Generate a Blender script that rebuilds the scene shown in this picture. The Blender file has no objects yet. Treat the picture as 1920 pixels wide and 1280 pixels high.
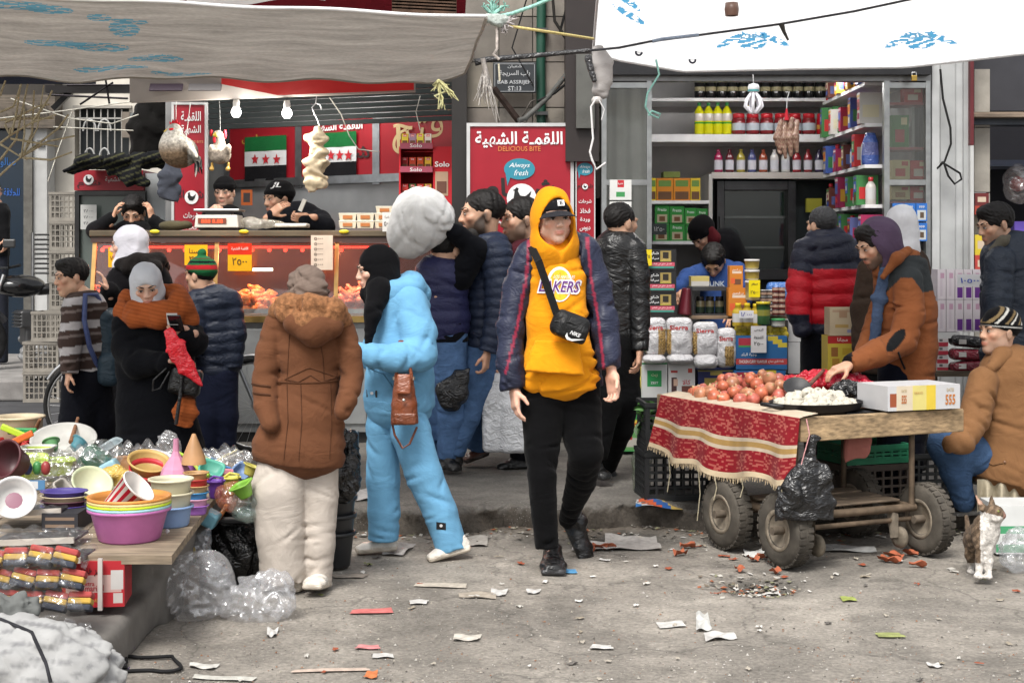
import bpy,bmesh,math,random
import numpy as np
from mathutils import Vector,Matrix,Euler
scene=bpy.context.scene
C=scene.collection
# camera, world, sun, exposure
F,HC,HY=2773.3,1.5,475.0
cam=bpy.data.cameras.new('camera');cam.lens=52.0;cam.sensor_width=36.0
cam.shift_y=-(640-HY)/1920;cam.clip_end=400;cam.clip_start=.05
camo=bpy.data.objects.new('camera',cam);C.objects.link(camo)
camo.location=(0,0,HC);camo.rotation_euler=(math.radians(90),0,0)
scene.camera=camo
world=bpy.data.worlds.new('World');scene.world=world;world.use_nodes=True
wn=world.node_tree;wn.nodes.clear()
sky=wn.nodes.new('ShaderNodeTexSky');sky.sky_type='NISHITA';sky.sun_disc=False
sky.sun_elevation=math.radians(55);sky.sun_rotation=math.radians(200);sky.air_density=1.0;sky.dust_density=4.0;sky.ozone_density=1.0
hsv=wn.nodes.new('ShaderNodeHueSaturation');hsv.inputs['Saturation'].default_value=.16
bg=wn.nodes.new('ShaderNodeBackground');bg.inputs['Strength'].default_value=.10
wo=wn.nodes.new('ShaderNodeOutputWorld')
wn.links.new(sky.outputs[0],hsv.inputs['Color']);wn.links.new(hsv.outputs[0],bg.inputs[0]);wn.links.new(bg.outputs[0],wo.inputs[0])
sl=bpy.data.lights.new('sun','SUN');sl.energy=1.5;sl.angle=math.radians(22);sl.color=(1,.96,.9)
so=bpy.data.objects.new('sun',sl);C.objects.link(so)
so.rotation_euler=Vector((math.sin(math.radians(200))*-math.cos(math.radians(55))*-1,math.cos(math.radians(200))*math.cos(math.radians(55)),math.sin(math.radians(55)))).to_track_quat('Z','Y').to_euler()
so.location=(0,0,8)
vs=scene.view_settings;vs.view_transform='Standard';vs.look='None';vs.gamma=1;vs.use_curve_mapping=False;vs.exposure=1.17
scene.cycles.transparent_max_bounces=32
random.seed(7);RNG=np.random.default_rng(7)
# geometry helpers
def P(x,y,Y):
 return Vector(((x-960)/F*Y,Y,HC-(y-HY)/F*Y))
def PG(x,y,z=0.0):
 return P(x,y,(HC-z)*F/(y-HY))
def srgb(r,g=None,b=None):
 if g is None:
  r,g,b=int(r[1:3],16),int(r[3:5],16),int(r[5:7],16)
 f=lambda c:(c/255/12.92)if c/255<.04045 else((c/255+.055)/1.055)**2.4
 return(f(r),f(g),f(b))
S=srgb
def dim(c,k):return(c[0]*k,c[1]*k,c[2]*k)
def mixc(a,b,t):
 t=np.clip(t,0,1)[:,None];return np.array(a)[None]*(1-t)+np.array(b)[None]*t
# materials: colour from the mesh attribute 'Col', surface character from the kind
KINDS={'fabric':(.92,.06,0,9,.10,420,.22),'knit':(.95,.05,0,14,.14,230,.6),'denim':(.9,.08,0,16,.22,500,.3),'nylon':(.5,.28,0,10,.10,70,.18),'leather':(.32,.5,0,20,.15,160,.25),'fur':(.95,.1,0,60,.45,160,1.0),'skin':(.5,.35,0,25,.10,300,.08),'hair':(.6,.3,0,60,.3,220,.5),'card':(.7,.3,0,7,.09,60,.08),'print':(.45,.4,0,12,.05,60,.04),'paper':(.85,.2,0,10,.10,40,.2),'plastic':(.36,.5,0,6,.07,90,.05),'tub':(.45,.4,0,9,.16,35,.1),'gloss':(.14,.5,0,6,.06,40,.05),'bag':(.2,.6,0,8,.12,45,.1),'metal':(.36,.5,1,14,.18,60,.05),'rust':(.75,.3,.4,18,.45,80,.3),'paint':(.5,.4,0,5,.16,40,.1),'rubber':(.85,.2,0,14,.35,90,.4),'stone':(.8,.3,0,6,.22,60,.3),'concrete':(.95,.2,0,5,.28,45,.6),'plaster':(.9,.2,0,3,.18,30,.25),'food':(.38,.5,0,30,.22,60,.25),'onion':(.33,.5,0,25,.4,50,.2),'garlic':(.6,.3,0,40,.14,60,.2),'crate':(.6,.35,0,6,.2,50,.12),'rope':(.9,.2,0,80,.3,200,.8),'leaf':(.5,.4,0,20,.35,40,.3),'eye':(.08,.6,0,4,.02,10,0),'screen':(.12,.5,0,4,.02,10,0),'dirtmetal':(.42,.4,.6,8,.14,50,.1),'litter':(.8,.25,0,30,.25,60,.3),}
MATS={}
WRINKLE={'fabric':(5,.2),'nylon':(9,.3),'denim':(8,.35),'leather':(8,.4),'bag':(12,.6),'knit':(6,.15)}
def node(nt,t,**kw):
 n=nt.nodes.new(t)
 for k,v in kw.items():
  if k in n.inputs:n.inputs[k].default_value=v
  else:setattr(n,k,v)
 return n
def base_mat(name):
 m=bpy.data.materials.new(name);m.use_nodes=True;nt=m.node_tree;nt.nodes.clear()
 o=nt.nodes.new('ShaderNodeOutputMaterial');b=nt.nodes.new('ShaderNodeBsdfPrincipled')
 nt.links.new(b.outputs[0],o.inputs[0])
 return m,nt,b,o
def tint(nt,col_socket,scale,amt,coord,detail=4):
 n=node(nt,'ShaderNodeTexNoise',Scale=scale,Detail=detail);nt.links.new(coord,n.inputs['Vector'])
 r=node(nt,'ShaderNodeMapRange');r.inputs[1].default_value=.3;r.inputs[2].default_value=.7
 r.inputs[3].default_value=1-amt;r.inputs[4].default_value=1+amt*.7;nt.links.new(n.outputs[0],r.inputs[0])
 mx=nt.nodes.new('ShaderNodeMix');mx.data_type='RGBA';mx.blend_type='MULTIPLY';mx.inputs[0].default_value=1
 nt.links.new(col_socket,mx.inputs[6]);nt.links.new(r.outputs[0],mx.inputs[7])
 return mx.outputs[2],n
def M(kind):
 if kind in MATS:return MATS[kind]
 if kind in SPECIAL:m=SPECIAL[kind]()
 else:
  ro,sp,me,ns,na,bs,bst=KINDS[kind]
  m,nt,b,o=base_mat('mat_'+kind)
  at=node(nt,'ShaderNodeAttribute',attribute_name='Col');tc=nt.nodes.new('ShaderNodeTexCoord')
  c,n=tint(nt,at.outputs[0],ns,na,tc.outputs['Object'])
  if kind in('crate','rubber','paint','plaster','stone','metal','tub','card','dirtmetal'):
   c,n2=tint(nt,c,ns*.23,na,tc.outputs['Object'],8)
  nt.links.new(c,b.inputs['Base Color'])
  b.inputs['Roughness'].default_value=ro;b.inputs['Metallic'].default_value=me
  b.inputs['Specular IOR Level'].default_value=sp
  if ro>.2:
   rr=node(nt,'ShaderNodeMapRange');rr.inputs[3].default_value=ro*.8;rr.inputs[4].default_value=min(1,ro*1.2)
   nt.links.new(n.outputs[0],rr.inputs[0]);nt.links.new(rr.outputs[0],b.inputs['Roughness'])
  if kind=='skin':b.inputs['Subsurface Weight'].default_value=.12;b.inputs['Subsurface Radius'].default_value=(.01,.004,.002);b.inputs['Subsurface Scale'].default_value=1.0
  if kind in('fabric','knit','fur'):b.inputs['Sheen Weight'].default_value=.04
  if bst:
   bn=node(nt,'ShaderNodeTexNoise',Scale=bs,Detail=3);nt.links.new(tc.outputs['Object'],bn.inputs['Vector'])
   bp=node(nt,'ShaderNodeBump',Strength=bst,Distance=.004);nt.links.new(bn.outputs[0],bp.inputs['Height']);nt.links.new(bp.outputs[0],b.inputs['Normal'])
   if kind in WRINKLE:
    wsc,wst=WRINKLE[kind]
    wm=node(nt,'ShaderNodeMapping');wm.inputs['Scale'].default_value=(1,1,1.6);wm.inputs['Rotation'].default_value=(.4,.5,0);nt.links.new(tc.outputs['Object'],wm.inputs[0])
    w=node(nt,'ShaderNodeTexNoise',Scale=wsc,Detail=3,Distortion=1.6,Roughness=.55);nt.links.new(wm.outputs[0],w.inputs['Vector'])
    wr=node(nt,'ShaderNodeMath',operation='ABSOLUTE');wsu=node(nt,'ShaderNodeMath',operation='SUBTRACT');wsu.inputs[1].default_value=.5
    nt.links.new(w.outputs[0],wsu.inputs[0]);nt.links.new(wsu.outputs[0],wr.inputs[0])
    b2=node(nt,'ShaderNodeBump',Strength=wst,Distance=.05);nt.links.new(wr.outputs[0],b2.inputs['Height']);nt.links.new(b2.outputs[0],bp.inputs['Normal'])
 MATS[kind]=m
 return m
def mat_wood():
 m,nt,b,o=base_mat('mat_wood')
 at=node(nt,'ShaderNodeAttribute',attribute_name='Col');tc=nt.nodes.new('ShaderNodeTexCoord')
 mp=node(nt,'ShaderNodeMapping');mp.inputs['Scale'].default_value=(3,30,45);nt.links.new(tc.outputs['Object'],mp.inputs[0])
 c,n=tint(nt,at.outputs[0],1.6,.5,mp.outputs[0],8);c,n2=tint(nt,c,6,.25,tc.outputs['Object'],6)
 nt.links.new(c,b.inputs['Base Color']);b.inputs['Roughness'].default_value=.8
 bp=node(nt,'ShaderNodeBump',Strength=.5,Distance=.004);nt.links.new(n.outputs[0],bp.inputs['Height']);nt.links.new(bp.outputs[0],b.inputs['Normal'])
 return m
def thin_mix(name,transp,diff,rough,tcol=(1,1,1),usecol=False,bump=0,bscale=30,translucent=0,crumple=0):
 m=bpy.data.materials.new(name);m.use_nodes=True;nt=m.node_tree;nt.nodes.clear()
 o=nt.nodes.new('ShaderNodeOutputMaterial')
 tr=node(nt,'ShaderNodeBsdfTransparent');tr.inputs[0].default_value=(*tcol,1)
 gl=node(nt,'ShaderNodeBsdfGlossy',Roughness=rough);df=node(nt,'ShaderNodeBsdfDiffuse')
 fr=node(nt,'ShaderNodeFresnel',IOR=1.5)
 at=node(nt,'ShaderNodeAttribute',attribute_name='Col');nt.links.new(at.outputs[0],df.inputs[0])
 body=df
 if translucent:
  tl=node(nt,'ShaderNodeBsdfTranslucent');nt.links.new(at.outputs[0],tl.inputs[0])
  mm=node(nt,'ShaderNodeMixShader');mm.inputs[0].default_value=translucent;nt.links.new(df.outputs[0],mm.inputs[1]);nt.links.new(tl.outputs[0],mm.inputs[2]);body=mm
 m1=node(nt,'ShaderNodeMixShader');m1.inputs[0].default_value=diff;nt.links.new(tr.outputs[0],m1.inputs[1]);nt.links.new(body.outputs[0],m1.inputs[2])
 m2=node(nt,'ShaderNodeMixShader');nt.links.new(fr.outputs[0],m2.inputs[0]);nt.links.new(m1.outputs[0],m2.inputs[1]);nt.links.new(gl.outputs[0],m2.inputs[2])
 if bump:
  tc=nt.nodes.new('ShaderNodeTexCoord');bn=node(nt,'ShaderNodeTexNoise',Scale=bscale,Detail=4,Distortion=1.2);nt.links.new(tc.outputs['Object'],bn.inputs[0])
  bp=node(nt,'ShaderNodeBump',Strength=bump,Distance=.01);nt.links.new(bn.outputs[0],bp.inputs['Height'])
  for q in(gl,df,fr):nt.links.new(bp.outputs[0],q.inputs['Normal'])
 if crumple:
  tc=nt.nodes.new('ShaderNodeTexCoord');wn_=node(nt,'ShaderNodeTexNoise',Scale=9,Detail=2);nt.links.new(tc.outputs['Object'],wn_.inputs[0])
  ad=node(nt,'ShaderNodeVectorMath',operation='MULTIPLY_ADD');ad.inputs[1].default_value=(.12,.12,.12);nt.links.new(wn_.outputs['Color'],ad.inputs[0]);nt.links.new(tc.outputs['Object'],ad.inputs[2])
  v1=node(nt,'ShaderNodeTexVoronoi',Scale=crumple);v2=node(nt,'ShaderNodeTexVoronoi',Scale=crumple*2.7)
  for v in(v1,v2):nt.links.new(ad.outputs[0],v.inputs['Vector'])
  sm=node(nt,'ShaderNodeMath',operation='MULTIPLY_ADD');sm.inputs[1].default_value=.45;nt.links.new(v2.outputs['Distance'],sm.inputs[0]);nt.links.new(v1.outputs['Distance'],sm.inputs[2])
  bp=node(nt,'ShaderNodeBump',Strength=.8,Distance=.03);nt.links.new(sm.outputs[0],bp.inputs['Height'])
  for q in(gl,df):nt.links.new(bp.outputs[0],q.inputs['Normal'])
  nt.links.remove(m2.inputs[0].links[0]);m2.inputs[0].default_value=.13
 nt.links.new(m2.outputs[0],o.inputs[0])
 return m
def mat_emit(name,strength):
 def f():
  m=bpy.data.materials.new(name);m.use_nodes=True;nt=m.node_tree;nt.nodes.clear()
  o=nt.nodes.new('ShaderNodeOutputMaterial');e=node(nt,'ShaderNodeEmission',Strength=strength)
  at=node(nt,'ShaderNodeAttribute',attribute_name='Col');nt.links.new(at.outputs[0],e.inputs[0]);nt.links.new(e.outputs[0],o.inputs[0])
  return m
 return f
def mat_tarp(name,translucency,dirt,tcol):
 def f():
  m=bpy.data.materials.new(name);m.use_nodes=True;nt=m.node_tree;nt.nodes.clear()
  o=nt.nodes.new('ShaderNodeOutputMaterial');at=node(nt,'ShaderNodeAttribute',attribute_name='Col');tc=nt.nodes.new('ShaderNodeTexCoord')
  mp=node(nt,'ShaderNodeMapping');mp.inputs['Scale'].default_value=(1,4,4);nt.links.new(tc.outputs['Object'],mp.inputs[0])
  c,n=tint(nt,at.outputs[0],2.5,dirt,mp.outputs[0],8);c,n2=tint(nt,c,40,dirt*.4,tc.outputs['Object'],4)
  df=node(nt,'ShaderNodeBsdfDiffuse');tl=node(nt,'ShaderNodeBsdfTranslucent');mx=node(nt,'ShaderNodeMixShader');mx.inputs[0].default_value=translucency
  nt.links.new(c,df.inputs[0]);nt.links.new(c,tl.inputs[0]);nt.links.new(df.outputs[0],mx.inputs[1]);nt.links.new(tl.outputs[0],mx.inputs[2]);nt.links.new(mx.outputs[0],o.inputs[0])
  bn=node(nt,'ShaderNodeTexNoise',Scale=8,Detail=5);nt.links.new(mp.outputs[0],bn.inputs[0])
  bp=node(nt,'ShaderNodeBump',Strength=.5,Distance=.02);nt.links.new(bn.outputs[0],bp.inputs['Height']);nt.links.new(bp.outputs[0],df.inputs['Normal']);nt.links.new(bp.outputs[0],tl.inputs['Normal'])
  return m
 return f
SPECIAL={'wood':mat_wood,'glass':lambda:thin_mix('mat_glass',1,.03,.03,(.93,.96,.95)),'dirtyglass':lambda:thin_mix('mat_dirty_glass',1,.05,.08,(.9,.92,.9),bump=.05,bscale=4),'film':lambda:thin_mix('mat_clear_film',1,.05,.14,(.98,.98,.98),crumple=11),'film2':lambda:thin_mix('mat_cloudy_film',1,.34,.12,(.97,.97,.97),crumple=10,translucent=.4),'film3':lambda:thin_mix('mat_white_film',1,.30,.10,(.98,.98,.98),crumple=7,translucent=.45),'liquid':lambda:thin_mix('mat_bottle',1,.75,.08,(.9,.9,.9)),'lamp':mat_emit('mat_lamp',6.0),'strip':mat_emit('mat_strip',45.0),'led':mat_emit('mat_led',3.0),'bulb':mat_emit('mat_bulb',14.0),'display':mat_emit('mat_display',1.2),'tarp_dark':mat_tarp('mat_tarp_dark',.36,.26,None),'tarp_white':mat_tarp('mat_tarp_white',.78,.02,None),}
# objects
ORG={}
def meta(o,label=None,cat=None,group=None,kind=None):
 if label:o['label']=label
 if cat:o['category']=cat
 if group:o['group']=group
 if kind:o['kind']=kind
 return o
def thing(name,label,cat,loc=(0,0,0),group=None):
 o=bpy.data.objects.new(name,None);C.objects.link(o);o.location=loc;o.empty_display_size=.1
 ORG[o]=Vector(loc);return meta(o,label,cat,group)
def make_mesh(name,V,faces,cols,kinds,fk=None,smooth=False,per_vert=False):
 """V (n,3); faces: list of lists or (m,4) array; cols per face (or per vertex); fk: kind index per face"""
 me=bpy.data.meshes.new(name)
 V=np.asarray(V,np.float32)
 if isinstance(faces,np.ndarray):
  m,w=faces.shape;lv=faces.ravel().astype(np.int32);ls=np.arange(0,m*w,w,dtype=np.int32);lt=np.full(m,w,np.int32)
 else:
  lt=np.array([len(f)for f in faces],np.int32);lv=np.concatenate([np.asarray(f,np.int32)for f in faces])if len(faces)else np.zeros(0,np.int32)
  ls=np.concatenate([[0],np.cumsum(lt)[:-1]]).astype(np.int32);m=len(faces)
 me.vertices.add(len(V));me.vertices.foreach_set('co',V.ravel())
 me.loops.add(len(lv));me.loops.foreach_set('vertex_index',lv)
 me.polygons.add(m);me.polygons.foreach_set('loop_start',ls);me.polygons.foreach_set('loop_total',lt)
 if isinstance(smooth,(list,np.ndarray)):me.polygons.foreach_set('use_smooth',np.asarray(smooth,bool))
 else:me.polygons.foreach_set('use_smooth',np.full(m,bool(smooth)))
 if fk is not None:me.polygons.foreach_set('material_index',np.asarray(fk,np.int32))
 me.update(calc_edges=True)
 cols=np.asarray(cols,np.float32)
 if per_vert:
  a=me.color_attributes.new('Col','FLOAT_COLOR','POINT');cc=np.ones((len(V),4),np.float32);cc[:,:3]=cols
 else:
  a=me.color_attributes.new('Col','FLOAT_COLOR','CORNER');cc=np.ones((len(lv),4),np.float32);cc[:,:3]=np.repeat(cols,lt,axis=0)if cols.ndim==2 else cols
 a.data.foreach_set('color',cc.ravel())
 for k in kinds:me.materials.append(M(k))
 me.validate();return me
def link(name,me,parent=None,loc=(0,0,0)):
 o=bpy.data.objects.new(name,me);C.objects.link(o)
 if parent is not None:o.parent=parent;ORG[o]=ORG.get(parent,Vector((0,0,0)))
 else:o.location=loc;ORG[o]=Vector(loc)
 return o
def dup(root,loc=None,rot=None,scale=None,label=None,group=None):
 r=root.copy();C.objects.link(r);r.parent=None
 if loc is not None:r.location=loc
 if rot is not None:r.rotation_euler=rot
 if scale is not None:r.scale=scale if hasattr(scale,'__len__')else(scale,)*3
 if label:r['label']=label
 if group:r['group']=group
 for ch in root.children:
  c=ch.copy();C.objects.link(c);c.parent=r
  for g in ch.children:
   d=g.copy();C.objects.link(d);d.parent=c
 ORG[r]=Vector(r.location);return r
def wipe(root):
 for c in list(root.children):
  for g in list(c.children):bpy.data.objects.remove(g)
  bpy.data.objects.remove(c)
 bpy.data.objects.remove(root)
def frame(d,up=(0,0,1)):
 d=Vector(d).normalized();up=Vector(up)
 if abs(d.dot(up))>.97:up=Vector((1,0,0))
 x=up.cross(d).normalized();y=d.cross(x);return x,y,d
class MB:
 def __init__(s):s.v=[];s.f=[];s.c=[];s.k=[];s.s=[];s.kinds=[]
 def ki(s,k):
  if k not in s.kinds:s.kinds.append(k)
  return s.kinds.index(k)
 def add(s,vs,fs,col,kind,smooth=False):
  b=len(s.v);s.v+=[tuple(v)for v in vs];q=s.ki(kind)
  multi=isinstance(col,list)
  for i,f in enumerate(fs):
   s.f.append([b+j for j in f]);s.c.append(col[i]if multi else col);s.k.append(q);s.s.append(smooth)
  return s
 def box(s,c,sz,col,kind='card',R=None,taper=1.0,bev=0):
  x,y,z=sz[0]/2,sz[1]/2,sz[2]/2;t=taper
  if bev:
   bm=bmesh.new();bmesh.ops.create_cube(bm,size=1)
   for v in bm.verts:v.co=Vector((v.co.x*sz[0]*(t if v.co.z>0 else 1),v.co.y*sz[1]*(t if v.co.z>0 else 1),v.co.z*sz[2]))
   bmesh.ops.bevel(bm,geom=bm.edges[:],offset=bev,segments=2,affect='EDGES',profile=.5)
   bm.normal_update();vs=[v.co.copy()for v in bm.verts];fs=[[v.index for v in f.verts]for f in bm.faces];bm.free()
  else:
   vs=[Vector((a*x*(t if d>0 else 1),b*y*(t if d>0 else 1),d*z))for d in(-1,1)for b in(-1,1)for a in(-1,1)]
   fs=[(0,2,3,1),(4,5,7,6),(0,1,5,4),(2,6,7,3),(0,4,6,2),(1,3,7,5)]
  if R is not None:vs=[R@v for v in vs]
  return s.add([Vector(c)+v for v in vs],fs,col,kind)
 def bx(s,x0,x1,y0,y1,z0,z1,col,kind='card',bev=0):return s.box(((x0+x1)/2,(y0+y1)/2,(z0+z1)/2),(x1-x0,y1-y0,z1-z0),col,kind,bev=bev)
 def bar(s,a,b,w,h,col,kind='metal',up=(0,0,1)):
  a,b=Vector(a),Vector(b);x,y,d=frame(b-a,up)
  R=Matrix((x,y,d)).transposed();return s.box((a+b)/2,(w,h,(b-a).length),col,kind,R)
 def tube(s,pts,r,col,kind='metal',n=8,cap=True,smooth=True):
  pts=[Vector(p)for p in pts];rs=r if hasattr(r,'__len__')else[r]*len(pts);vs=[];X=None
  for i,p in enumerate(pts):
   d=(pts[min(i+1,len(pts)-1)]-pts[max(i-1,0)])
   if X is None:X,Yv,D=frame(d)
   else:
    D=d.normalized();X=(X-D*X.dot(D)).normalized();Yv=D.cross(X)
   for k in range(n):
    a=2*math.pi*k/n;vs.append(p+X*math.cos(a)*rs[i]+Yv*math.sin(a)*rs[i])
  fs=[(i*n+k,i*n+(k+1)%n,(i+1)*n+(k+1)%n,(i+1)*n+k)for i in range(len(pts)-1)for k in range(n)]
  s.add(vs,fs,col,kind,smooth)
  if cap:s.add([vs[k]for k in range(n)],[list(range(n))[::-1]],col,kind);s.add([vs[(len(pts)-1)*n+k]for k in range(n)],[list(range(n))],col,kind)
  return s
 def lathe(s,prof,c=(0,0,0),col=(1,1,1),kind='plastic',n=20,R=None,sx=1,sy=1,smooth=True,cols=None,sq=2.0):
  """prof [(r,z)], open; cols: colour per profile segment; sq: superellipse power"""
  vs=[];c=Vector(c)
  for r,z in prof:
   for k in range(n):
    a=2*math.pi*k/n;ca,sa=math.cos(a),math.sin(a)
    if sq!=2:e=2/sq;ca=math.copysign(abs(ca)**e,ca);sa=math.copysign(abs(sa)**e,sa)
    v=Vector((r*ca*sx,r*sa*sy,z));vs.append(c+(R@v if R is not None else v))
  fs=[(i*n+k,i*n+(k+1)%n,(i+1)*n+(k+1)%n,(i+1)*n+k)for i in range(len(prof)-1)for k in range(n)]
  cl=[cols[i]for i in range(len(prof)-1)for k in range(n)]if cols else col
  return s.add(vs,fs,cl,kind,smooth)
 def prism(s,outline,d,col,kind,o=(0,0,0),r=(1,0,0),u=(0,0,1)):
  o,r,u=Vector(o),Vector(r),Vector(u);nrm=r.cross(u);n=len(outline)
  a=[o+r*x+u*y for x,y in outline];b=[p-nrm*d for p in a]
  return s.add(a+b,[list(range(n)),list(range(2*n-1,n-1,-1))]+[(i,n+i,n+(i+1)%n,(i+1)%n)for i in range(n)],col,kind)
 def grid(s,fn,nu,nv,col,kind,smooth=True):
  vs=[fn(i/nu,j/nv)for j in range(nv+1)for i in range(nu+1)]
  fs=[(j*(nu+1)+i,j*(nu+1)+i+1,(j+1)*(nu+1)+i+1,(j+1)*(nu+1)+i)for j in range(nv)for i in range(nu)]
  if callable(col):col=[col((i+.5)/nu,(j+.5)/nv)for j in range(nv)for i in range(nu)]
  return s.add(vs,fs,col,kind,smooth)
 def build(s,name,parent=None,label=None,cat=None,group=None,kind=None,loc=None):
  V=np.array(s.v,np.float32)
  if parent is not None:base=ORG.get(parent,Vector((0,0,0)))
  elif loc is not None:base=Vector(loc)
  else:base=Vector(((V[:,0].min()+V[:,0].max())/2,(V[:,1].min()+V[:,1].max())/2,V[:,2].min()))
  me=make_mesh(name,V-np.array(base,np.float32),s.f,s.c,s.kinds,s.k,s.s)
  return meta(link(name,me,parent,base),label,cat,group,kind)
# signed distance fields -> mesh
def foldfn(p,amp,freq,seed,bias=(.5,.5,1.4)):
 r=np.random.default_rng(seed);out=np.zeros(len(p),np.float32);b=np.array(bias)
 for i in range(3):
  d1=r.normal(size=3)*b;d1*=freq*(1+.6*i)/np.linalg.norm(d1);d2=r.normal(size=3);d2*=freq*.7/np.linalg.norm(d2)
  d3=r.normal(size=3);d3*=freq*.45/np.linalg.norm(d3)
  ph=p@d1+1.7*np.sin(p@d2+r.uniform(0,6))+r.uniform(0,6)
  m=.5+.5*np.sin(p@d3+r.uniform(0,6))
  out+=m*((1-2*np.abs(np.sin(ph*.5)))if i!=1 else np.sin(ph))/(1+.5*i)
 return out*amp*.6
class Fld:
 def __init__(s,h):s.h=h;s.pr=[];s.folds=[];s.cr=[];s.lo=np.full(3,1e9);s.hi=np.full(3,-1e9)
 def _ext(s,lo,hi):s.lo=np.minimum(s.lo,lo);s.hi=np.maximum(s.hi,hi)
 def tube(s,st,k=.02,u=(1,0,0),flat=(0,0),quilt=None,cut=False,ring=None):
  """st: [(point, ra, rb)] ra along u"""
  st=[(np.array(p,float),ra,rb)for p,ra,rb in st];cum=0
  for i in range(len(st)-1):
   (a,a1,a2),(b,b1,b2)=st[i],st[i+1];L=np.linalg.norm(b-a)
   if L<1e-6:continue
   m=max(a1,a2,b1,b2);lo=np.minimum(a,b)-m;hi=np.maximum(a,b)+m
   s.pr.append(('seg',lo,hi,a,b,a1,a2,b1,b2,np.array(u,float),k,(flat[0]and i==0,flat[1]and i==len(st)-2),quilt,cum,cut,ring));cum+=L
   if not cut:s._ext(lo,hi)
  return s
 def ell(s,c,r,R=None,k=.02,cut=False):
  c=np.array(c,float);r=np.array(r if hasattr(r,'__len__')else(r,)*3,float);m=r.max()if R is not None else r
  s.pr.append(('ell',c-m,c+m,c,r,None if R is None else np.array(R),k,cut))
  if not cut:s._ext(c-m,c+m)
  return s
 def box(s,c,half,R=None,rd=.01,k=.01,cut=False):
  c=np.array(c,float);hf=np.array(half,float);m=np.linalg.norm(hf)if R is not None else hf
  s.pr.append(('box',c-m,c+m,c,hf,None if R is None else np.array(R),rd,k,cut))
  if not cut:s._ext(c-m,c+m)
  return s
 def plane(s,p,n,k=.005):
  s.pr.append(('pl',np.array(p,float),np.array(n,float)/np.linalg.norm(n),k));return s
 def fold(s,amp,freq=30,seed=1,bias=(.5,.5,1.4)):s.folds.append((amp,freq,seed,bias));return s
 def crease(s,st,n,amp,rng,u=(1,0,0)):
  """sharp cloth creases gathered round the bends of a limb or skirt"""
  for i in range(1,len(st)):
   a,b=np.array(st[i-1][0],float),np.array(st[i][0],float);ax=b-a;L=np.linalg.norm(ax)
   if L<.01:continue
   ax/=L
   for _ in range(n):
    t=min(1.05,max(0,1-abs(rng.normal(0,.38))));p=a+(b-a)*t;r1,r2=st[i-1][1]+(st[i][1]-st[i-1][1])*t,st[i-1][2]+(st[i][2]-st[i-1][2])*t
    x=np.array(u,float);x-=ax*(x@ax);x/=np.linalg.norm(x)+1e-9;y=np.cross(ax,x);th=rng.uniform(0,6.283);rad=np.cos(th)*x*r1+np.sin(th)*y*r2;rn=rad/(np.linalg.norm(rad)+1e-9);tg=np.cross(ax,rn)
    an=rng.normal(0,.5);nn=ax*np.cos(an)+tg*np.sin(an);tt=np.cross(rn,nn);R=max(r1,r2)
    s.cr.append((p+rad,nn,tt,amp*rng.uniform(.5,1.3),rng.uniform(.006,.014),R*rng.uniform(.3,1.0)))
  return s
 def crumple(s,c,r,n,amp,seed,ln=.5,wd=.012):
  """random sharp folds all over a bag"""
  g=np.random.default_rng(seed);c=np.array(c,float);r=np.array(r if hasattr(r,'__len__')else(r,)*3,float)
  for _ in range(n):
   q=g.normal(size=3);q/=np.linalg.norm(q);t=np.cross(q,g.normal(size=3));t/=np.linalg.norm(t);s.cr.append((c+q*r,np.cross(q,t),t,amp*g.uniform(.4,1.3),wd*g.uniform(.6,1.5),r.mean()*ln*g.uniform(.5,1.5)))
  return s
 def mesh(s):
  h=s.h;lo=s.lo-4*h-.012;hi=s.hi+4*h+.012;n=np.ceil((hi-lo)/h).astype(int)+1
  D=np.full(n,1.0,np.float32);ax=[(lo[i]+h*np.arange(n[i])).astype(np.float32)for i in range(3)]
  for p in s.pr:
   if p[0]=='pl':
    _,q,nn,k=p
    d=(ax[0][:,None,None]-q[0])*nn[0]+(ax[1][None,:,None]-q[1])*nn[1]+(ax[2][None,None,:]-q[2])*nn[2]
    D=np.maximum(D,d.astype(np.float32));continue
   k={'seg':10,'ell':6,'box':7}[p[0]];k=p[k];mg=k+3*h
   i0=np.clip(np.floor((p[1]-mg-lo)/h).astype(int),0,n);i1=np.clip(np.ceil((p[2]+mg-lo)/h).astype(int)+1,0,n)
   if(i1<=i0).any():continue
   sl_=tuple(slice(a,b)for a,b in zip(i0,i1));X=ax[0][sl_[0]][:,None,None];Yv=ax[1][sl_[1]][None,:,None];Z=ax[2][sl_[2]][None,None,:]
   if p[0]=='seg':
    _,_,_,a,b,a1,a2,b1,b2,u,k,flat,quilt,cum,cut,ring=p
    ba=b-a;L=np.linalg.norm(ba);ba=ba/L;u=u-ba*(u@ba);nu=np.linalg.norm(u);u=u/nu if nu>1e-4 else np.array(frame(ba)[0]);v=np.cross(ba,u)
    x,y,z=X-a[0],Yv-a[1],Z-a[2]
    t=(x*ba[0]+y*ba[1]+z*ba[2])/L;tc=np.clip(t,0,1);pu=x*u[0]+y*u[1]+z*u[2];pv=x*v[0]+y*v[1]+z*v[2]
    ra=a1+(b1-a1)*tc;rb=a2+(b2-a2)*tc
    if ring:ra=ra+ring[0]*np.sin((cum+t*L)*ring[1]+1.5*np.sin(pu*ring[2]));rb=rb+ring[0]*np.sin((cum+t*L)*ring[1]+1.5*np.sin(pv*ring[2]))
    if quilt:
     q=quilt[1]*(np.abs(np.sin(np.pi*(cum+t*L+quilt[2])/quilt[0]))**.55-.6);ra=ra+q;rb=rb+q
    ov=(t-tc)*L;g=np.sqrt((pu/ra)**2+(pv/rb)**2);d=(g-1)*np.minimum(ra,rb)
    pos=np.sqrt(np.maximum(d+np.minimum(ra,rb),0)**2+ov**2)-np.minimum(ra,rb)
    d=np.where(ov!=0,pos,d)
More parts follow.
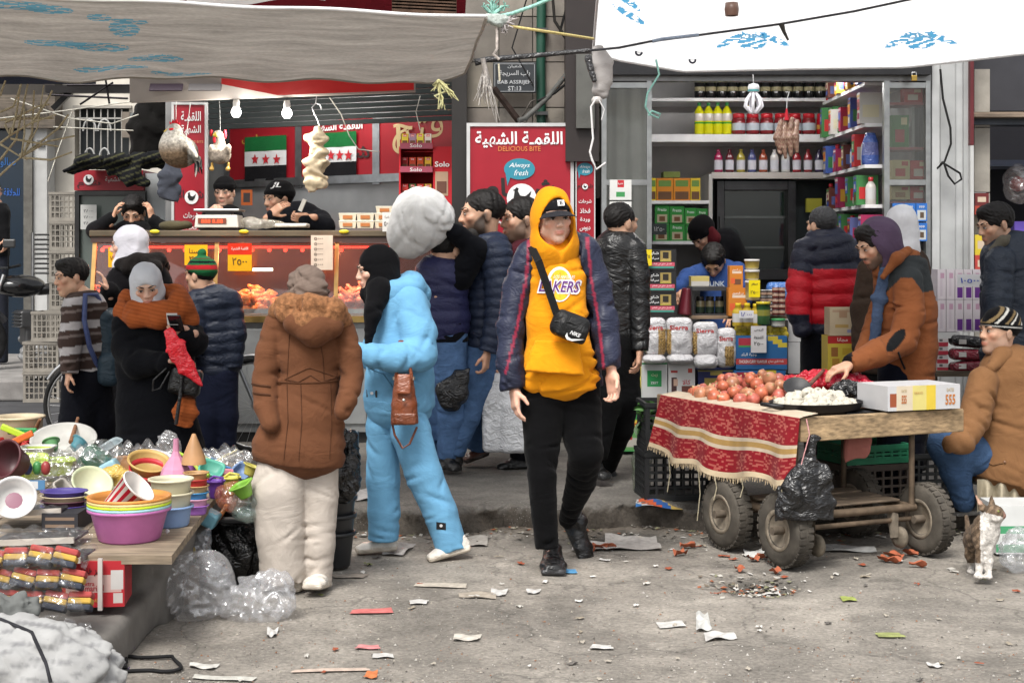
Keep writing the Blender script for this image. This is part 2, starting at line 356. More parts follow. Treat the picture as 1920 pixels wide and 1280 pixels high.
    if flat[0]:d=np.maximum(d,-t*L)
    if flat[1]:d=np.maximum(d,(t-1)*L)
   elif p[0]=='ell':
    _,_,_,c,r,R,k,cut=p;x,y,z=X-c[0],Yv-c[1],Z-c[2]
    if R is not None:x,y,z=(R[0,0]*x+R[1,0]*y+R[2,0]*z,R[0,1]*x+R[1,1]*y+R[2,1]*z,R[0,2]*x+R[1,2]*y+R[2,2]*z)
    k0=np.sqrt((x/r[0])**2+(y/r[1])**2+(z/r[2])**2);k1=np.sqrt((x/r[0]**2)**2+(y/r[1]**2)**2+(z/r[2]**2)**2)+1e-6
    d=k0*(k0-1)/k1
   else:
    _,_,_,c,hf,R,rd,k,cut=p;x,y,z=X-c[0],Yv-c[1],Z-c[2]
    if R is not None:x,y,z=(R[0,0]*x+R[1,0]*y+R[2,0]*z,R[0,1]*x+R[1,1]*y+R[2,1]*z,R[0,2]*x+R[1,2]*y+R[2,2]*z)
    qx,qy,qz=np.abs(x)-hf[0]+rd,np.abs(y)-hf[1]+rd,np.abs(z)-hf[2]+rd
    d=np.sqrt(np.maximum(qx,0)**2+np.maximum(qy,0)**2+np.maximum(qz,0)**2)+np.minimum(np.maximum(np.maximum(qx,qy),qz),0)-rd
   d=d.astype(np.float32);B=D[sl_]
   if cut:
    hh=np.maximum(k-np.abs(B+d),0)/max(k,1e-6);D[sl_]=np.maximum(B,-d)+hh*hh*k*.25
   else:
    hh=np.maximum(k-np.abs(B-d),0)/max(k,1e-6);D[sl_]=np.minimum(B,d)-hh*hh*k*.25
  if s.folds or s.cr:
   mk=np.abs(D)<.05;ii=np.argwhere(mk);pp=lo+ii*h;acc=np.zeros(len(pp),np.float32)
   for a in s.folds:acc+=foldfn(pp,*a)
   for c,nn,tt,am,wd,ln in s.cr:
    q=pp-c;sel=np.flatnonzero((np.abs(q[:,0])<ln*2.2)&(np.abs(q[:,1])<ln*2.2)&(np.abs(q[:,2])<ln*2.2))
    if len(sel):q=q[sel];d=q@nn;l=q@tt;e=np.exp(-(l/ln)**2)*np.exp(-((q*q).sum(1)-d*d-l*l)/.006);acc[sel]+=(am*e*(np.exp(-np.abs(d)/wd)-.35*np.exp(-((np.abs(d)-2.2*wd)/(1.3*wd))**2))).astype(np.float32)
   D[mk]+=np.clip(acc,-.02,.016)
  return surfnets(D,lo,h)
def surfnets(D,lo,h):
 D[0]=D[-1]=1;D[:,0]=D[:,-1]=1;D[:,:,0]=D[:,:,-1]=1
 Sg=D<0;c=np.zeros(tuple(q-1 for q in D.shape),np.uint8);offs=[(i,j,k)for i in(0,1)for j in(0,1)for k in(0,1)]
 nx,ny,nz=D.shape
 for i,j,k in offs:c+=Sg[i:nx-1+i,j:ny-1+j,k:nz-1+k]
 mask=(c>0)&(c<8);ids=np.argwhere(mask);idx=np.full(c.shape,-1,np.int64);idx[mask]=np.arange(len(ids))
 acc=np.zeros((len(ids),3));cnt=np.zeros(len(ids))
 for a in offs:
  for e in range(3):
   if a[e]:continue
   b=list(a);b[e]=1
   da=D[ids[:,0]+a[0],ids[:,1]+a[1],ids[:,2]+a[2]];db=D[ids[:,0]+b[0],ids[:,1]+b[1],ids[:,2]+b[2]]
   cr=(da<0)!=(db<0);t=np.where(cr,da/np.where(cr,da-db,1),0);q=np.tile(np.array(a,float),(len(ids),1));q[:,e]+=t
   acc+=q*cr[:,None];cnt+=cr
 V=lo+(ids+acc/np.maximum(cnt,1)[:,None])*h;Fs=[]
 for e in range(3):
  o1,o2=(e+1)%3,(e+2)%3;s0=[slice(None)]*3;s1=[slice(None)]*3;s0[e]=slice(0,-1);s1[e]=slice(1,None)
  A,B=Sg[tuple(s0)],Sg[tuple(s1)]
  for inv in(0,1):
   ed=np.argwhere((A&~B)if not inv else(~A&B))
   if not len(ed):continue
   q=[]
   for d1,d2 in((1,1),(0,1),(0,0),(1,0)):
    z=ed.copy();z[:,o1]-=d1;z[:,o2]-=d2;q.append(idx[z[:,0],z[:,1],z[:,2]])
   q=np.stack(q,1);Fs.append(q[:,::-1]if inv else q)
 Fc=np.concatenate(Fs)if Fs else np.zeros((0,4),np.int64)
 Fc=Fc[(Fc>=0).all(1)]
 return V,Fc
def topx(V):
 return 960+V[:,0]/V[:,1]*F,HY+(HC-V[:,2])/V[:,1]*F
def relax(V,Fc,it=2,w=.5):
 if not it or not len(Fc):return V
 e=np.concatenate([Fc[:,[0,1]],Fc[:,[1,2]],Fc[:,[2,3]],Fc[:,[3,0]]]);e=np.concatenate([e,e[:,::-1]])
 for _ in range(it):
  s=np.zeros_like(V);np.add.at(s,e[:,0],V[e[:,1]]);n=np.bincount(e[:,0],minlength=len(V));V=V*(1-w)+w*s/np.maximum(n,1)[:,None]
 return V
def blob(name,fld,col,kind,parent=None,label=None,cat=None,group=None,okind=None,T=None,it=1,loc=None,obj=True):
 """mesh a field; col: colour or function(V)->(n,3)"""
 V,Fc=fld.mesh();V=relax(V,Fc,it);L=V.copy()
 if T is not None:V=V@np.array(T.to_3x3()).T+np.array(T.translation)
 cc=col(L)if callable(col)else np.tile(np.array(col,np.float32),(len(V),1))
 cc=np.where(cc.max(1,keepdims=True)<.026,cc*.45,cc)
 if not obj:return V,Fc,cc
 if parent is not None:base=ORG.get(parent,Vector((0,0,0)))
 elif loc is not None:base=Vector(loc)
 else:base=Vector(((V[:,0].min()+V[:,0].max())/2,(V[:,1].min()+V[:,1].max())/2,V[:,2].min()))
 me=make_mesh(name,V-np.array(base),Fc,cc,[kind],smooth=True,per_vert=True)
 return meta(link(name,me,parent,base),label,cat,group,okind)
from mathutils.bvhtree import BVHTree
BV={}
def surf(o,x,y,lift=.003):
 """point of object o's surface that lies behind photo pixel x,y (for seams and prints on garments)"""
 if o not in BV:
  me=o.data;V=np.zeros(len(me.vertices)*3,np.float32);me.vertices.foreach_get('co',V);b=ORG[o]
  BV[o]=BVHTree.FromPolygons([Vector(v)+b for v in V.reshape(-1,3)],[tuple(p.vertices)for p in me.polygons])
 e=Vector((0,0,HC));d=(P(x,y,10)-e).normalized();hit=BV[o].ray_cast(e,d)
 return(hit[0]-d*lift)if hit[0]else None
def seam(o,pts,r,col,kind='fabric',name='seam',lift=.001,n=5):
 q=[]
 for i in range(len(pts)-1):
  for t in np.linspace(0,1,6)[:-1]:q.append((pts[i][0]+(pts[i+1][0]-pts[i][0])*t,pts[i][1]+(pts[i+1][1]-pts[i][1])*t))
 q.append(pts[-1]);w=[surf(o,x,y,lift)for x,y in q];w=[a for a in w if a is not None]
 if len(w)>1:m=MB();m.tube(w,r,col,kind,n=n);return m.build(name,o)
def decal(o,outline,col,kind,name,lift=.004,parent=None):
 w=[surf(o,x,y,lift)for x,y in outline];w=[a for a in w if a is not None]
 if len(w)>2:
  c=sum(w,Vector())/len(w);n=len(w);m=MB();m.add(w+[c],[(i,(i+1)%n,n)for i in range(n)],col,kind);return m.build(name,parent or o)
def wrap_letters(o,s,x,y,w,h,col,name,bold=.01,shear=0,rot=0,lift=.004,kind='print',parent=None):
 """writing printed on a curved surface, w x h in photo pixels"""
 V,fs=text_mesh(s,bold,shear);a,b=V.min(0),V.max(0);q=(V-(a+b)/2)/(b-a+1e-6);W=[];ca,sa=math.cos(rot),math.sin(rot)
 for u,v,_ in q:
  dx,dy=u*w,-v*h;pt=surf(o,x+dx*ca-dy*sa,y+dx*sa+dy*ca,lift);W.append(pt or P(x,y,7))
 m=MB();m.add(W,fs,col,kind);return m.build(name,parent or o)
def joined(name,parts,parent):
 """several meshed fields of one body in one mesh: parts [(V,F,col,kind)]"""
 base=np.array(ORG.get(parent,Vector((0,0,0))));Vs,Fs,Cs,K,kinds,n=[],[],[],[],[],0
 for V,Fc,cc,kd in parts:
  Vs.append(V-base);Fs.append(Fc+n);Cs.append(cc);n+=len(V)
  if kd not in kinds:kinds.append(kd)
  K+=[kinds.index(kd)]*len(Fc)
 return link(name,make_mesh(name,np.concatenate(Vs),np.concatenate(Fs),np.concatenate(Cs),kinds,K,True,True),parent)
# lettering
AR={}
for ch,st_,n_ in[('ا',0xFE8D,2),('ب',0xFE8F,4),('ة',0xFE93,2),('ت',0xFE95,4),('ث',0xFE99,4),('ج',0xFE9D,4),('ح',0xFEA1,4),('خ',0xFEA5,4),('د',0xFEA9,2),('ذ',0xFEAB,2),('ر',0xFEAD,2),('ز',0xFEAF,2),('س',0xFEB1,4),('ش',0xFEB5,4),('ص',0xFEB9,4),('ض',0xFEBD,4),('ط',0xFEC1,4),('ظ',0xFEC5,4),('ع',0xFEC9,4),('غ',0xFECD,4),('ف',0xFED1,4),('ق',0xFED5,4),('ك',0xFED9,4),('ل',0xFEDD,4),('م',0xFEE1,4),('ن',0xFEE5,4),('ه',0xFEE9,4),('و',0xFEED,2),('ى',0xFEEF,2),('ي',0xFEF1,4),('أ',0xFE83,2),('ـ',0x0640,1)]:AR[ch]=(st_,n_)
def arabic(t):
 """joined letter forms in drawing order (the built-in font has no shaping of its own)"""
 out=[];t=t.replace('لا','\uFEFB');n=len(t)
 for i,ch in enumerate(t):
  if ch=='\uFEFB':
   pj=i>0 and((t[i-1]in AR and AR[t[i-1]][1]==4)or t[i-1]=='ـ');out.append(chr(0xFEFC)if pj else ch);continue
  if ch not in AR:out.append(ch);continue
  st_,k=AR[ch]
  if k==1:out.append(ch);continue
  pj=i>0 and((t[i-1]in AR and AR[t[i-1]][1]==4)or t[i-1]=='ـ');nj=k==4 and i<n-1 and(t[i+1]in AR or t[i+1]=='\uFEFB')
  out.append(chr(st_+(3 if pj and nj else 2 if nj else 1 if pj else 0)))
 r=''.join(reversed(out));res='';num=''
 for ch in r:
  if '٠'<=ch<='٩':num=ch+num
  else:res+=num+ch;num=''
 return res+num
TXT={}
def text_mesh(s,bold=0.0,shear=0.0):
 k=(s,bold,shear)
 if k in TXT:return TXT[k]
 if any('\u0600'<=c<='\u06FF' for c in s):s=arabic(s)
 cu=bpy.data.curves.new('t','FONT');cu.body=s;cu.resolution_u=2;cu.offset=bold;cu.shear=shear
 ob=bpy.data.objects.new('t',cu);C.objects.link(ob)
 dg=bpy.context.evaluated_depsgraph_get();me=bpy.data.meshes.new_from_object(ob.evaluated_get(dg))
 V=np.zeros(len(me.vertices)*3,np.float32);me.vertices.foreach_get('co',V);V=V.reshape(-1,3);fs=[list(p.vertices)for p in me.polygons]
 bpy.data.objects.remove(ob);bpy.data.curves.remove(cu);bpy.data.meshes.remove(me)
 TXT[k]=(V,fs);return TXT[k]
def lettering(s,o,w,h,col,parent,kind='print',r=(1,0,0),u=(0,0,1),name='lettering',bold=.01,shear=0,arc=None,mb=None,label=None,lift=.0):
 """flat writing centred at o, fitted in a w x h box along r, u (w or h None: keep proportion)"""
 V,fs=text_mesh(s,bold,shear)
 if not len(V):return None
 a,b=V.min(0),V.max(0);sx=w/(b[0]-a[0])if w else None;sy=h/(b[1]-a[1])if h else sx
 if sx is None:sx=sy
 q=(V-(a+b)/2)*(sx,sy,1);r,u=Vector(r).normalized(),Vector(u).normalized();nn=r.cross(u)
 o=Vector(o)+nn*lift;W=np.array(o)[None]+q[:,:1]*np.array(r)[None]+q[:,1:2]*np.array(u)[None]
 own=mb is None;m=MB()if own else mb;m.add(W,fs,col,kind)
 if own:ob=m.build(name,parent);return ob
# ground
def kerb_y(x):return 7.98+.05*math.sin(x*3.3)+.04*math.sin(x*7.7+1)+(.16*max(0,1-abs(x-.62)/.45))+(.12*max(0,1-abs(x+.05)/.3))
def hsh(x,y):
 return(math.sin(x*1.7+y*.9)+math.sin(x*3.1-y*2.3+1.2)+.6*math.sin(x*6.3+y*5.1)+.35*math.sin(x*13-y*11+2))/3
def road_mat():
 m,nt,b,o=base_mat('mat_road');tc=nt.nodes.new('ShaderNodeTexCoord');co=tc.outputs['Object']
 at=node(nt,'ShaderNodeAttribute',attribute_name='Col')
 c,n1=tint(nt,at.outputs[0],.9,.3,co,8);c,n2=tint(nt,c,7,.22,co,8);c,n6=tint(nt,c,1.9,.16,co,10);mrs=[q for q in nt.nodes if q.type=='MAP_RANGE'][-1];mrs.inputs[1].default_value=.46;mrs.inputs[2].default_value=.54;c,n3=tint(nt,c,60,.30,co,4)
 vo=node(nt,'ShaderNodeTexVoronoi',Scale=75);nt.links.new(co,vo.inputs['Vector'])
 r=node(nt,'ShaderNodeMapRange');r.inputs[1].default_value=.05;r.inputs[2].default_value=.22;nt.links.new(vo.outputs['Distance'],r.inputs[0])
 n4=node(nt,'ShaderNodeTexNoise',Scale=3.0,Detail=3);nt.links.new(co,n4.inputs[0])
 mm=node(nt,'ShaderNodeMapRange');mm.inputs[1].default_value=.5;mm.inputs[2].default_value=.62;mm.inputs[3].default_value=1;mm.inputs[4].default_value=0;nt.links.new(n4.outputs[0],mm.inputs[0])
 mx=node(nt,'ShaderNodeMath',operation='MAXIMUM');nt.links.new(r.outputs[0],mx.inputs[0]);nt.links.new(mm.outputs[0],mx.inputs[1])
 g=nt.nodes.new('ShaderNodeMix');g.data_type='RGBA';g.inputs[6].default_value=(.36,.345,.32,1);nt.links.new(mx.outputs[0],g.inputs[0]);nt.links.new(c,g.inputs[7])
 nt.links.new(g.outputs[2],b.inputs['Base Color']);b.inputs['Roughness'].default_value=.9
 cw=node(nt,'ShaderNodeTexNoise',Scale=3.5,Detail=4);nt.links.new(co,cw.inputs[0]);cm=node(nt,'ShaderNodeVectorMath',operation='MULTIPLY_ADD');cm.inputs[1].default_value=(.5,.5,.5);nt.links.new(cw.outputs['Color'],cm.inputs[0]);nt.links.new(co,cm.inputs[2])
 cv=node(nt,'ShaderNodeTexVoronoi',Scale=.9,feature='DISTANCE_TO_EDGE');nt.links.new(cm.outputs[0],cv.inputs['Vector']);ck=node(nt,'ShaderNodeMapRange');ck.inputs[2].default_value=.012;ck.inputs[3].default_value=.62;nt.links.new(cv.outputs[0],ck.inputs[0])
 g2=nt.nodes.new('ShaderNodeMix');g2.data_type='RGBA';g2.blend_type='MULTIPLY';g2.inputs[0].default_value=1;nt.links.new(g.outputs[2],g2.inputs[6]);nt.links.new(ck.outputs[0],g2.inputs[7]);nt.links.new(g2.outputs[2],b.inputs['Base Color'])
 n5=node(nt,'ShaderNodeTexNoise',Scale=28,Detail=8,Roughness=.7);nt.links.new(co,n5.inputs[0])
 bp=node(nt,'ShaderNodeBump',Strength=.75,Distance=.02);nt.links.new(n5.outputs[0],bp.inputs['Height']);nt.links.new(bp.outputs[0],b.inputs['Normal'])
 return m
SPECIAL['road']=road_mat
POT=[(PG(1420,1098),.21,.045),(PG(1070,1010),.3,.03),(PG(1180,1005),.25,.035),(PG(1390,1160),.12,.012),(PG(1200,1190),.3,.01)]
def road_z(x,y):
 z=hsh(x*1.1,y*1.1)*.012
 for c,r,d in POT:
  q=((x-c.x)**2+(y-c.y)**2)/(r*r)
  if q<4:z-=d*math.exp(-q*1.6)*(1+.3*math.sin(x*40)*math.sin(y*37))
 return z-.004
xs=np.concatenate([np.linspace(-70,-4,12),np.linspace(-3.9,3.9,150),np.linspace(4,70,12)]);ys=np.concatenate([np.linspace(-40,4,10),np.linspace(4.1,8.3,90),np.linspace(8.4,14,20),np.linspace(15,140,14)])
V=[(x,y,road_z(x,y)if 3.9<y<9 else-.004)for y in ys for x in xs];nx_=len(xs)
Fq=np.array([(j*nx_+i,j*nx_+i+1,(j+1)*nx_+i+1,(j+1)*nx_+i)for j in range(len(ys)-1)for i in range(nx_-1)])
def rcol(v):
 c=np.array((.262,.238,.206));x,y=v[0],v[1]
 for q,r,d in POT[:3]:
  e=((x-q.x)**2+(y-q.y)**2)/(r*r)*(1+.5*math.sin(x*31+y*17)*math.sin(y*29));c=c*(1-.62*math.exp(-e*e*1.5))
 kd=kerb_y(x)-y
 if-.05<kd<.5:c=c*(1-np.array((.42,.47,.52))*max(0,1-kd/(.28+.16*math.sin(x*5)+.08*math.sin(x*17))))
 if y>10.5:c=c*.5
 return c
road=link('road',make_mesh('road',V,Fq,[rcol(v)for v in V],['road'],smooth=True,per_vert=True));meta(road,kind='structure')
pv=[];n=460;xs2=np.linspace(-5,7,n);rk_=np.random.default_rng(5)
rows=[(0,-.02),(.002,.03),(.003,.07),(.006,.1),(.016,.116),(.05,.121),(.1,.121),(.2,.12),(.5,.12),(1.1,.118),(1.8,.12),(2.75,.12),(3.6,.121)]
for dy,z in rows:
 for x in xs2:ed=(dy<.08);jy,jz=(rk_.normal(0,.008)+.025*math.sin(x*23+z*30)*math.sin(x*7.1)*ed,rk_.normal(0,.005))if ed else(0,rk_.normal(0,.0015));pv.append((x,kerb_y(x)+jy+dy*(1+.5*math.sin(x*9)*(dy<.1)),jz+z+(.006*hsh(x*1.6,dy*3+x)if z>.05 else 0)-(.02*max(0,math.sin(x*4.1)*math.sin(x*11.3))if 0<dy<.1 else 0)))
Fq=np.array([(j*n+i,j*n+i+1,(j+1)*n+i+1,(j+1)*n+i)for j in range(len(rows)-1)for i in range(n-1)])
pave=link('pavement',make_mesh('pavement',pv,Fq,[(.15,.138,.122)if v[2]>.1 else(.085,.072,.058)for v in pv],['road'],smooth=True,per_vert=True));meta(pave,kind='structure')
m=MB();m.bx(-14,-2.9,11.6,60,-.05,.1,(.055,.055,.058),'concrete');alley=m.build('alley_floor',kind='structure')
m=MB();m.bx(-14,-4.35,14.0,40,.102,.30,(.22,.21,.2),'concrete',bev=.02);m.build('alley_pavement',kind='structure')
f=Fld(.02);f.box((-2.35,6.1,.07),(.93,1.2,.085),None,.03);f.box((-2.3,6.75,.14),(.90,.75,.18),None,.04,.03);f.box((-1.78,5.98,.16),(.3,.16,.14),Matrix.Rotation(.2,3,'Z'),.05,.04);f.fold(.02,14,91,(1,1,1));f.fold(.01,45,92,(1,1,1))
blob('concrete_ledge',f,(.15,.14,.128),'concrete',None,okind='structure')
# wall between the shops, with its tiles
Yw=10.75
wall=thing('building','stone clad building front between the two shops with cables and pipe','building',(0.35,Yw,.12))
m=MB();a,b=P(868,0,Yw),P(1128,0,Yw);m.bx(a.x,b.x,Yw,Yw+.5,.12,5.4,(.10,.095,.085),'plaster');m.build('wall',wall)
tr=random.Random(3)
for r in range(9):
 for c in range(4):
  x0=a.x+.02+c*.245;z0=1.9+r*.33
  if c==3 and x0+.235>b.x:continue
  m=MB();q=tr.uniform(.75,1.1);col=tr.choice([(.25,.225,.19),(.21,.19,.165),(.28,.25,.205),(.17,.15,.13)])
  m.bx(x0,x0+.238,Yw-.022-tr.uniform(0,.006),Yw-.001,z0,z0+.322,dim(col,q),'stone');m.build('tile',wall)
m=MB();m.tube([P(1015,235,Yw-.06),P(1014,120,Yw-.06),P(1016,-60,Yw-.06)],.034,(.012,.06,.038),'paint',n=12);m.build('pipe',wall)
for y in(215,60):
 m=MB();m.bx(P(1015,y,Yw).x-.045,P(1015,y,Yw).x+.045,Yw-.11,Yw-.024,P(0,y,Yw).z-.012,P(0,y,Yw).z+.012,(.1,.1,.1),'metal');m.build('pipe_bracket',wall)
m=MB();m.bar(P(925,165,10.5),P(975,230,10.6),.05,.03,(.045,.03,.025),'rust');m.build('steel_brace',wall)
for pts,r_,c_ in(([(1080,100),(1062,140),(1030,180),(1004,205),(985,222),(972,226)],.02,(.09,.09,.085)),([(1085,118),(1070,150),(1040,175),(1008,190)],.010,(.012,.012,.012)),([(1072,-20),(1050,60),(1075,90),(1120,110)],.010,(.012,.012,.012)),([(1075,130),(1070,160),(1066,180)],.007,(.02,.02,.02)),([(1035,-20),(1040,40),(1060,70),(1080,95)],.012,(.02,.018,.016)),([(1000,205),(985,230),(974,228),(996,190),(1003,188)],.006,(.1,.09,.08)),([(990,-10),(960,90),(1000,160)],.006,(.015,.015,.015))):
 m=MB();m.tube([P(x,y,10.62-.02*i)for i,(x,y)in enumerate(pts)],r_,c_,'rubber',n=6);m.build('cable',wall)
m=MB();m.bx(P(848,0,10.7).x,P(876,0,10.7).x,10.6,10.95,.12,3.1,(.018,.016,.015),'paint');m.build('shop_jamb',wall)
for i in range(7):
 m=MB();y=158+i*10.5;m.bar(P(392,y+22-i*.6,10.95),P(868,y,10.75),.032,.043,(.014,.018,.018),'dirtmetal',(0,1,0));m.build('shutter_slat',wall)
m=MB();m.bx(-2.2,.6,11.05,11.15,2.72,5.2,(.05,.045,.04),'plaster');m.build('upper_wall',wall)
m=MB();m.bx(P(1060,0,10.5).x,P(1122,0,10.5).x,10.45,10.74,2.15,5.2,(.022,.016,.015),'paint');m.build('dark_pier',wall)
m=MB();m.bx(P(1078,0,10.6).x,P(1112,0,10.6).x,10.40,10.44,2.38,2.9,(.12,.12,.11),'dirtmetal');m.build('meter_box',wall)
sp=thing('street_sign','dark street name plate reading BAB ASSRIJEH ST:13','sign',P(965,172,10.6))
m=MB();c=P(965,146,10.6);m.box(c,(.31,.02,.22),(.022,.026,.03),'paint',bev=.006);pl=m.build('plate',sp)
m=MB();e=P(965,146,10.588)
for dx,dz,w,h in((0,.098,.285,.004),(0,-.098,.285,.004),(-.142,0,.004,.2),(.142,0,.004,.2)):m.box(e+Vector((dx,0,dz)),(w,.003,h),(.28,.29,.3),'print')
m.build('border',sp)['kind']='stuff'
for t,y,w,h in(('شعبان',125,.1,.026),('باب السريجة',138,.22,.045),('BAB ASSRIJEH',155,.245,.034),('ST:13',166,.095,.032)):lettering(t,P(965,y,10.585),w,h,(.4,.41,.42),sp,bold=.012)
# chicken shop interior
shop=thing('shop_interior','tiled chicken shop room behind the counter with red panels','shop room',(-2,12.6,.12))
def wl(x,Y0=13.0,Y1=11.5):t=(x-430)/425;return Y0+(Y1-Y0)*t
def WP(x,y,d=0):return P(x,y,wl(x)+d)
def wq(mb,x0,y0,x1,y1,col,kind,d=0):
 a,b=WP(x0,y0,d),WP(x1,y0,d);zt,zb=a.z,WP(x0,y1,d).z
 v=[Vector((a.x,a.y,zb)),Vector((b.x,b.y,zb)),Vector((b.x,b.y,zt)),Vector((a.x,a.y,zt))];bk=Vector((.05,.18,0)).normalized()*.02
 mb.add(v+[q+bk for q in v],[(0,1,2,3),(4,7,6,5),(0,4,5,1),(1,5,6,2),(2,6,7,3),(3,7,4,0)],col,kind);return a,b,zt,zb
m=MB();wq(m,372,150,880,820,(.26,.27,.28),'plaster',.05);m.build('back_wall',shop)
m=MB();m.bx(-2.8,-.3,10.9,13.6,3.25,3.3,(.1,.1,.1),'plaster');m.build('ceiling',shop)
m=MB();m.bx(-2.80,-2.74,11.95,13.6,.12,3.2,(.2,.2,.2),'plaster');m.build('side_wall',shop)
m=MB();wq(m,520,340,662,470,(.008,.009,.011),'paint',.02);m.build('dark_hatch',shop)
RED=(.28,.008,.016)
for x0,y0,x1,y1 in((430,238,553,338),(565,230,698,332),(711,224,862,330)):
 m=MB();wq(m,x0,y0,x1,y1,RED,'print',-.02);m.build('red_panel',shop)
for x0,y0,x1,y1 in((421,236,430,355),(553,234,565,352),(698,226,711,346)):
 m=MB();wq(m,x0,y0,x1,y1,(.42,.44,.46),'metal',-.035);m.build('frame_post',shop)
m=MB();wq(m,425,338,760,352,(.42,.44,.46),'metal',-.04);m.build('frame_rail',shop)
rr=(WP(698,0)-WP(565,0));rr.z=0;rr.normalize()
lettering('اللقمـة الشهية',WP(633,238,-.04),.55,.1,(.75,.75,.75),shop,r=rr,bold=.02)
lettering('شـــام',WP(650,292,-.04),.5,.16,(.03,.02,.02),shop,r=rr,bold=.02)
lettering('منتجات',WP(493,262,-.04),.52,.1,(.5,.3,.04),shop,r=rr,bold=.01)
lettering('افتح',WP(790,248,-.04),.6,.34,(.55,.42,.22),shop,r=rr,bold=.0);lettering('يا',WP(765,270,-.045),.25,.28,(.55,.42,.22),shop,r=rr,bold=.0)
for i,(x0,x1,y0,y1,lab)in enumerate(((459,537,258,340,'green white and black flag with three red stars above the scales'),(605,668,250,333,'green white and black flag with red stars partly behind hanging cloth'))):
 fl=thing('flag',lab,'flag',WP((x0+x1)/2,y1,-.05),'flags on the chicken shop wall');h=(y1-y0)/3
 for k,c in enumerate(((.012,.12,.035),(.62,.63,.65),(.01,.01,.012))):
  m=MB()
  A,B=WP(x0,y0,-.05),WP(x1,y0,-.05);zt=WP(x0,y0+h*k,-.05).z;zb=WP(x0,y0+h*(k+1),-.05).z
  m.grid(lambda u,v:A.lerp(B,u)*1+Vector((0,-.006-.006*math.sin(u*11+v),zt+(zb-zt)*v-A.z+(A.z-(A.z+(B.z-A.z)*u)))),10,2,c,'fabric');m.f=[f_[::-1]for f_ in m.f];m.build('stripe',fl)
 for s_ in(-1,0,1):
  o=WP((x0+x1)/2+s_*(x1-x0)*.26,y0+h*1.5,-.07);m=MB();pts=[]
  for k in range(10):rd=.048 if k%2==0 else.02;an=math.pi/2+k*math.pi/5;pts.append((rd*math.cos(an),rd*math.sin(an)))
  m.prism(pts,.002,(.45,.02,.03),'print',o,rr);m.build('star',fl)
def red_board(name,label,x0,y0,x1,y1,Y,fr=.02,extra=None):
 s=thing(name,label,'sign',P((x0+x1)/2,y1,Y));A,B=P(x0,y0,Y),P(x1,y1,Y)
 m=MB();m.bx(A.x+fr,B.x-fr,Y,Y+.03,B.z+fr,A.z-fr,(.30,.008,.02),'print');m.build('panel',s)
 for nm,(a_,b_,c_,d_)in(('left',(A.x,A.x+fr,B.z,A.z)),('right',(B.x-fr,B.x,B.z,A.z)),('top',(A.x+fr,B.x-fr,A.z-fr,A.z)),('bottom',(A.x+fr,B.x-fr,B.z,B.z+fr))):
  m=MB();m.bx(a_,b_,Y-.012,Y+.034,c_,d_,(.5,.5,.5),'paint');m.build('frame',s)
 return s
def hen_mark(o,par,sc,bg=(.75,.75,.75)):
 m=MB();m.prism([(.1*sc*math.cos(i*math.tau/24),.1*sc*math.sin(i*math.tau/24))for i in range(24)],.002,bg,'print',o);d=m.build('hen_disc',par)
 hen=[(-.055,.0),(-.03,-.045),(.02,-.05),(.05,-.01),(.065,.05),(.045,.03),(.02,.012),(-.01,.02),(-.025,.05),(-.02,.068),(-.035,.075),(-.045,.062),(-.06,.055),(-.047,.05)]
 m=MB();m.prism([(x*sc,y*sc)for x,y in hen],.002,(.015,.015,.015),'print',Vector(o)+Vector((0,-.003,0)));m.build('hen_mark',d)
s1=red_board('shop_sign','tall narrow red sign with white Arabic writing behind the hanging rooster',322,192,389,436,11.85)
for t,y,w,h in(('اللقمـة',218,.16,.08),('الشهية',244,.16,.08),('DELICIOUS BITE',266,.2,.02),('شرحات',405,.12,.06),('فخاذ',424,.1,.05)):lettering(t,P(358,y,11.845),w,h,(.7,.7,.7)if y!=266 else(.5,.2,.1),s1,bold=.015)
lettering('شـــام',P(356,368,11.845),.22,.1,(.04,.015,.02),s1,bold=.015);hen_mark(P(359,370,11.84),s1,.55)
s2=red_board('shop_sign','large red sign reading DELICIOUS BITE on the stone pier',875,231,1076,660,10.5,.024)
lettering('اللقمـة الشهية',P(973,262,10.494),.62,.12,(.78,.78,.78),s2,bold=.02);lettering('DELICIOUS BITE',P(974,279,10.494),.3,.034,(.62,.22,.06),s2,bold=.002)
def bubble(s,x,y,sc,Y,w=1.0):
 pts=[(.11*w*sc*math.cos(t),.075*sc*math.sin(t))for t in np.linspace(-2.2,3.6,26)]+[(-.085*w*sc,-.12*sc)]
 m=MB();m.prism(pts,.002,(.03,.22,.30),'print',P(x,y,Y));b=m.build('speech_bubble',s)
 lettering('Always',P(x,y-6*sc,Y-.003),.15*sc*w,.042*sc,(.75,.8,.82),b,shear=.35,bold=.0);lettering('fresh',P(x+3*sc,y+7*sc,Y-.003),.1*sc*w,.04*sc,(.75,.8,.82),b,shear=.35,bold=.0)
bubble(s2,974,317,1.0,10.494);hen_mark(P(978,372,10.494),s2,1.05)
m=MB();m.bx(P(958,0,10.49).x,P(998,0,10.49).x,10.488,10.494,P(0,392,10.49).z,P(0,384,10.49).z,(.03,.03,.03),'print');m.build('ribbon',s2)
lettering('شـــام',P(975,360,10.496),.5,.2,(.02,.015,.015),s2,bold=.02);lettering('شرحات فخاذ',P(960,415,10.494),.32,.07,(.7,.7,.7),s2)
s3=red_board('shop_sign','narrow red sign strip with white Arabic lines beside the large sign',1079,231,1116,640,10.5,.008)
for t,y,w,h in(('اللقمة',263,.11,.045),('الشهية',278,.11,.045),('شرحات',378,.09,.035),('فخاذ',395,.075,.035),('وردة',412,.07,.035),('دبوس',429,.075,.035)):lettering(t,P(1097,y,10.495),w,h,(.7,.7,.7),s3,bold=.012)
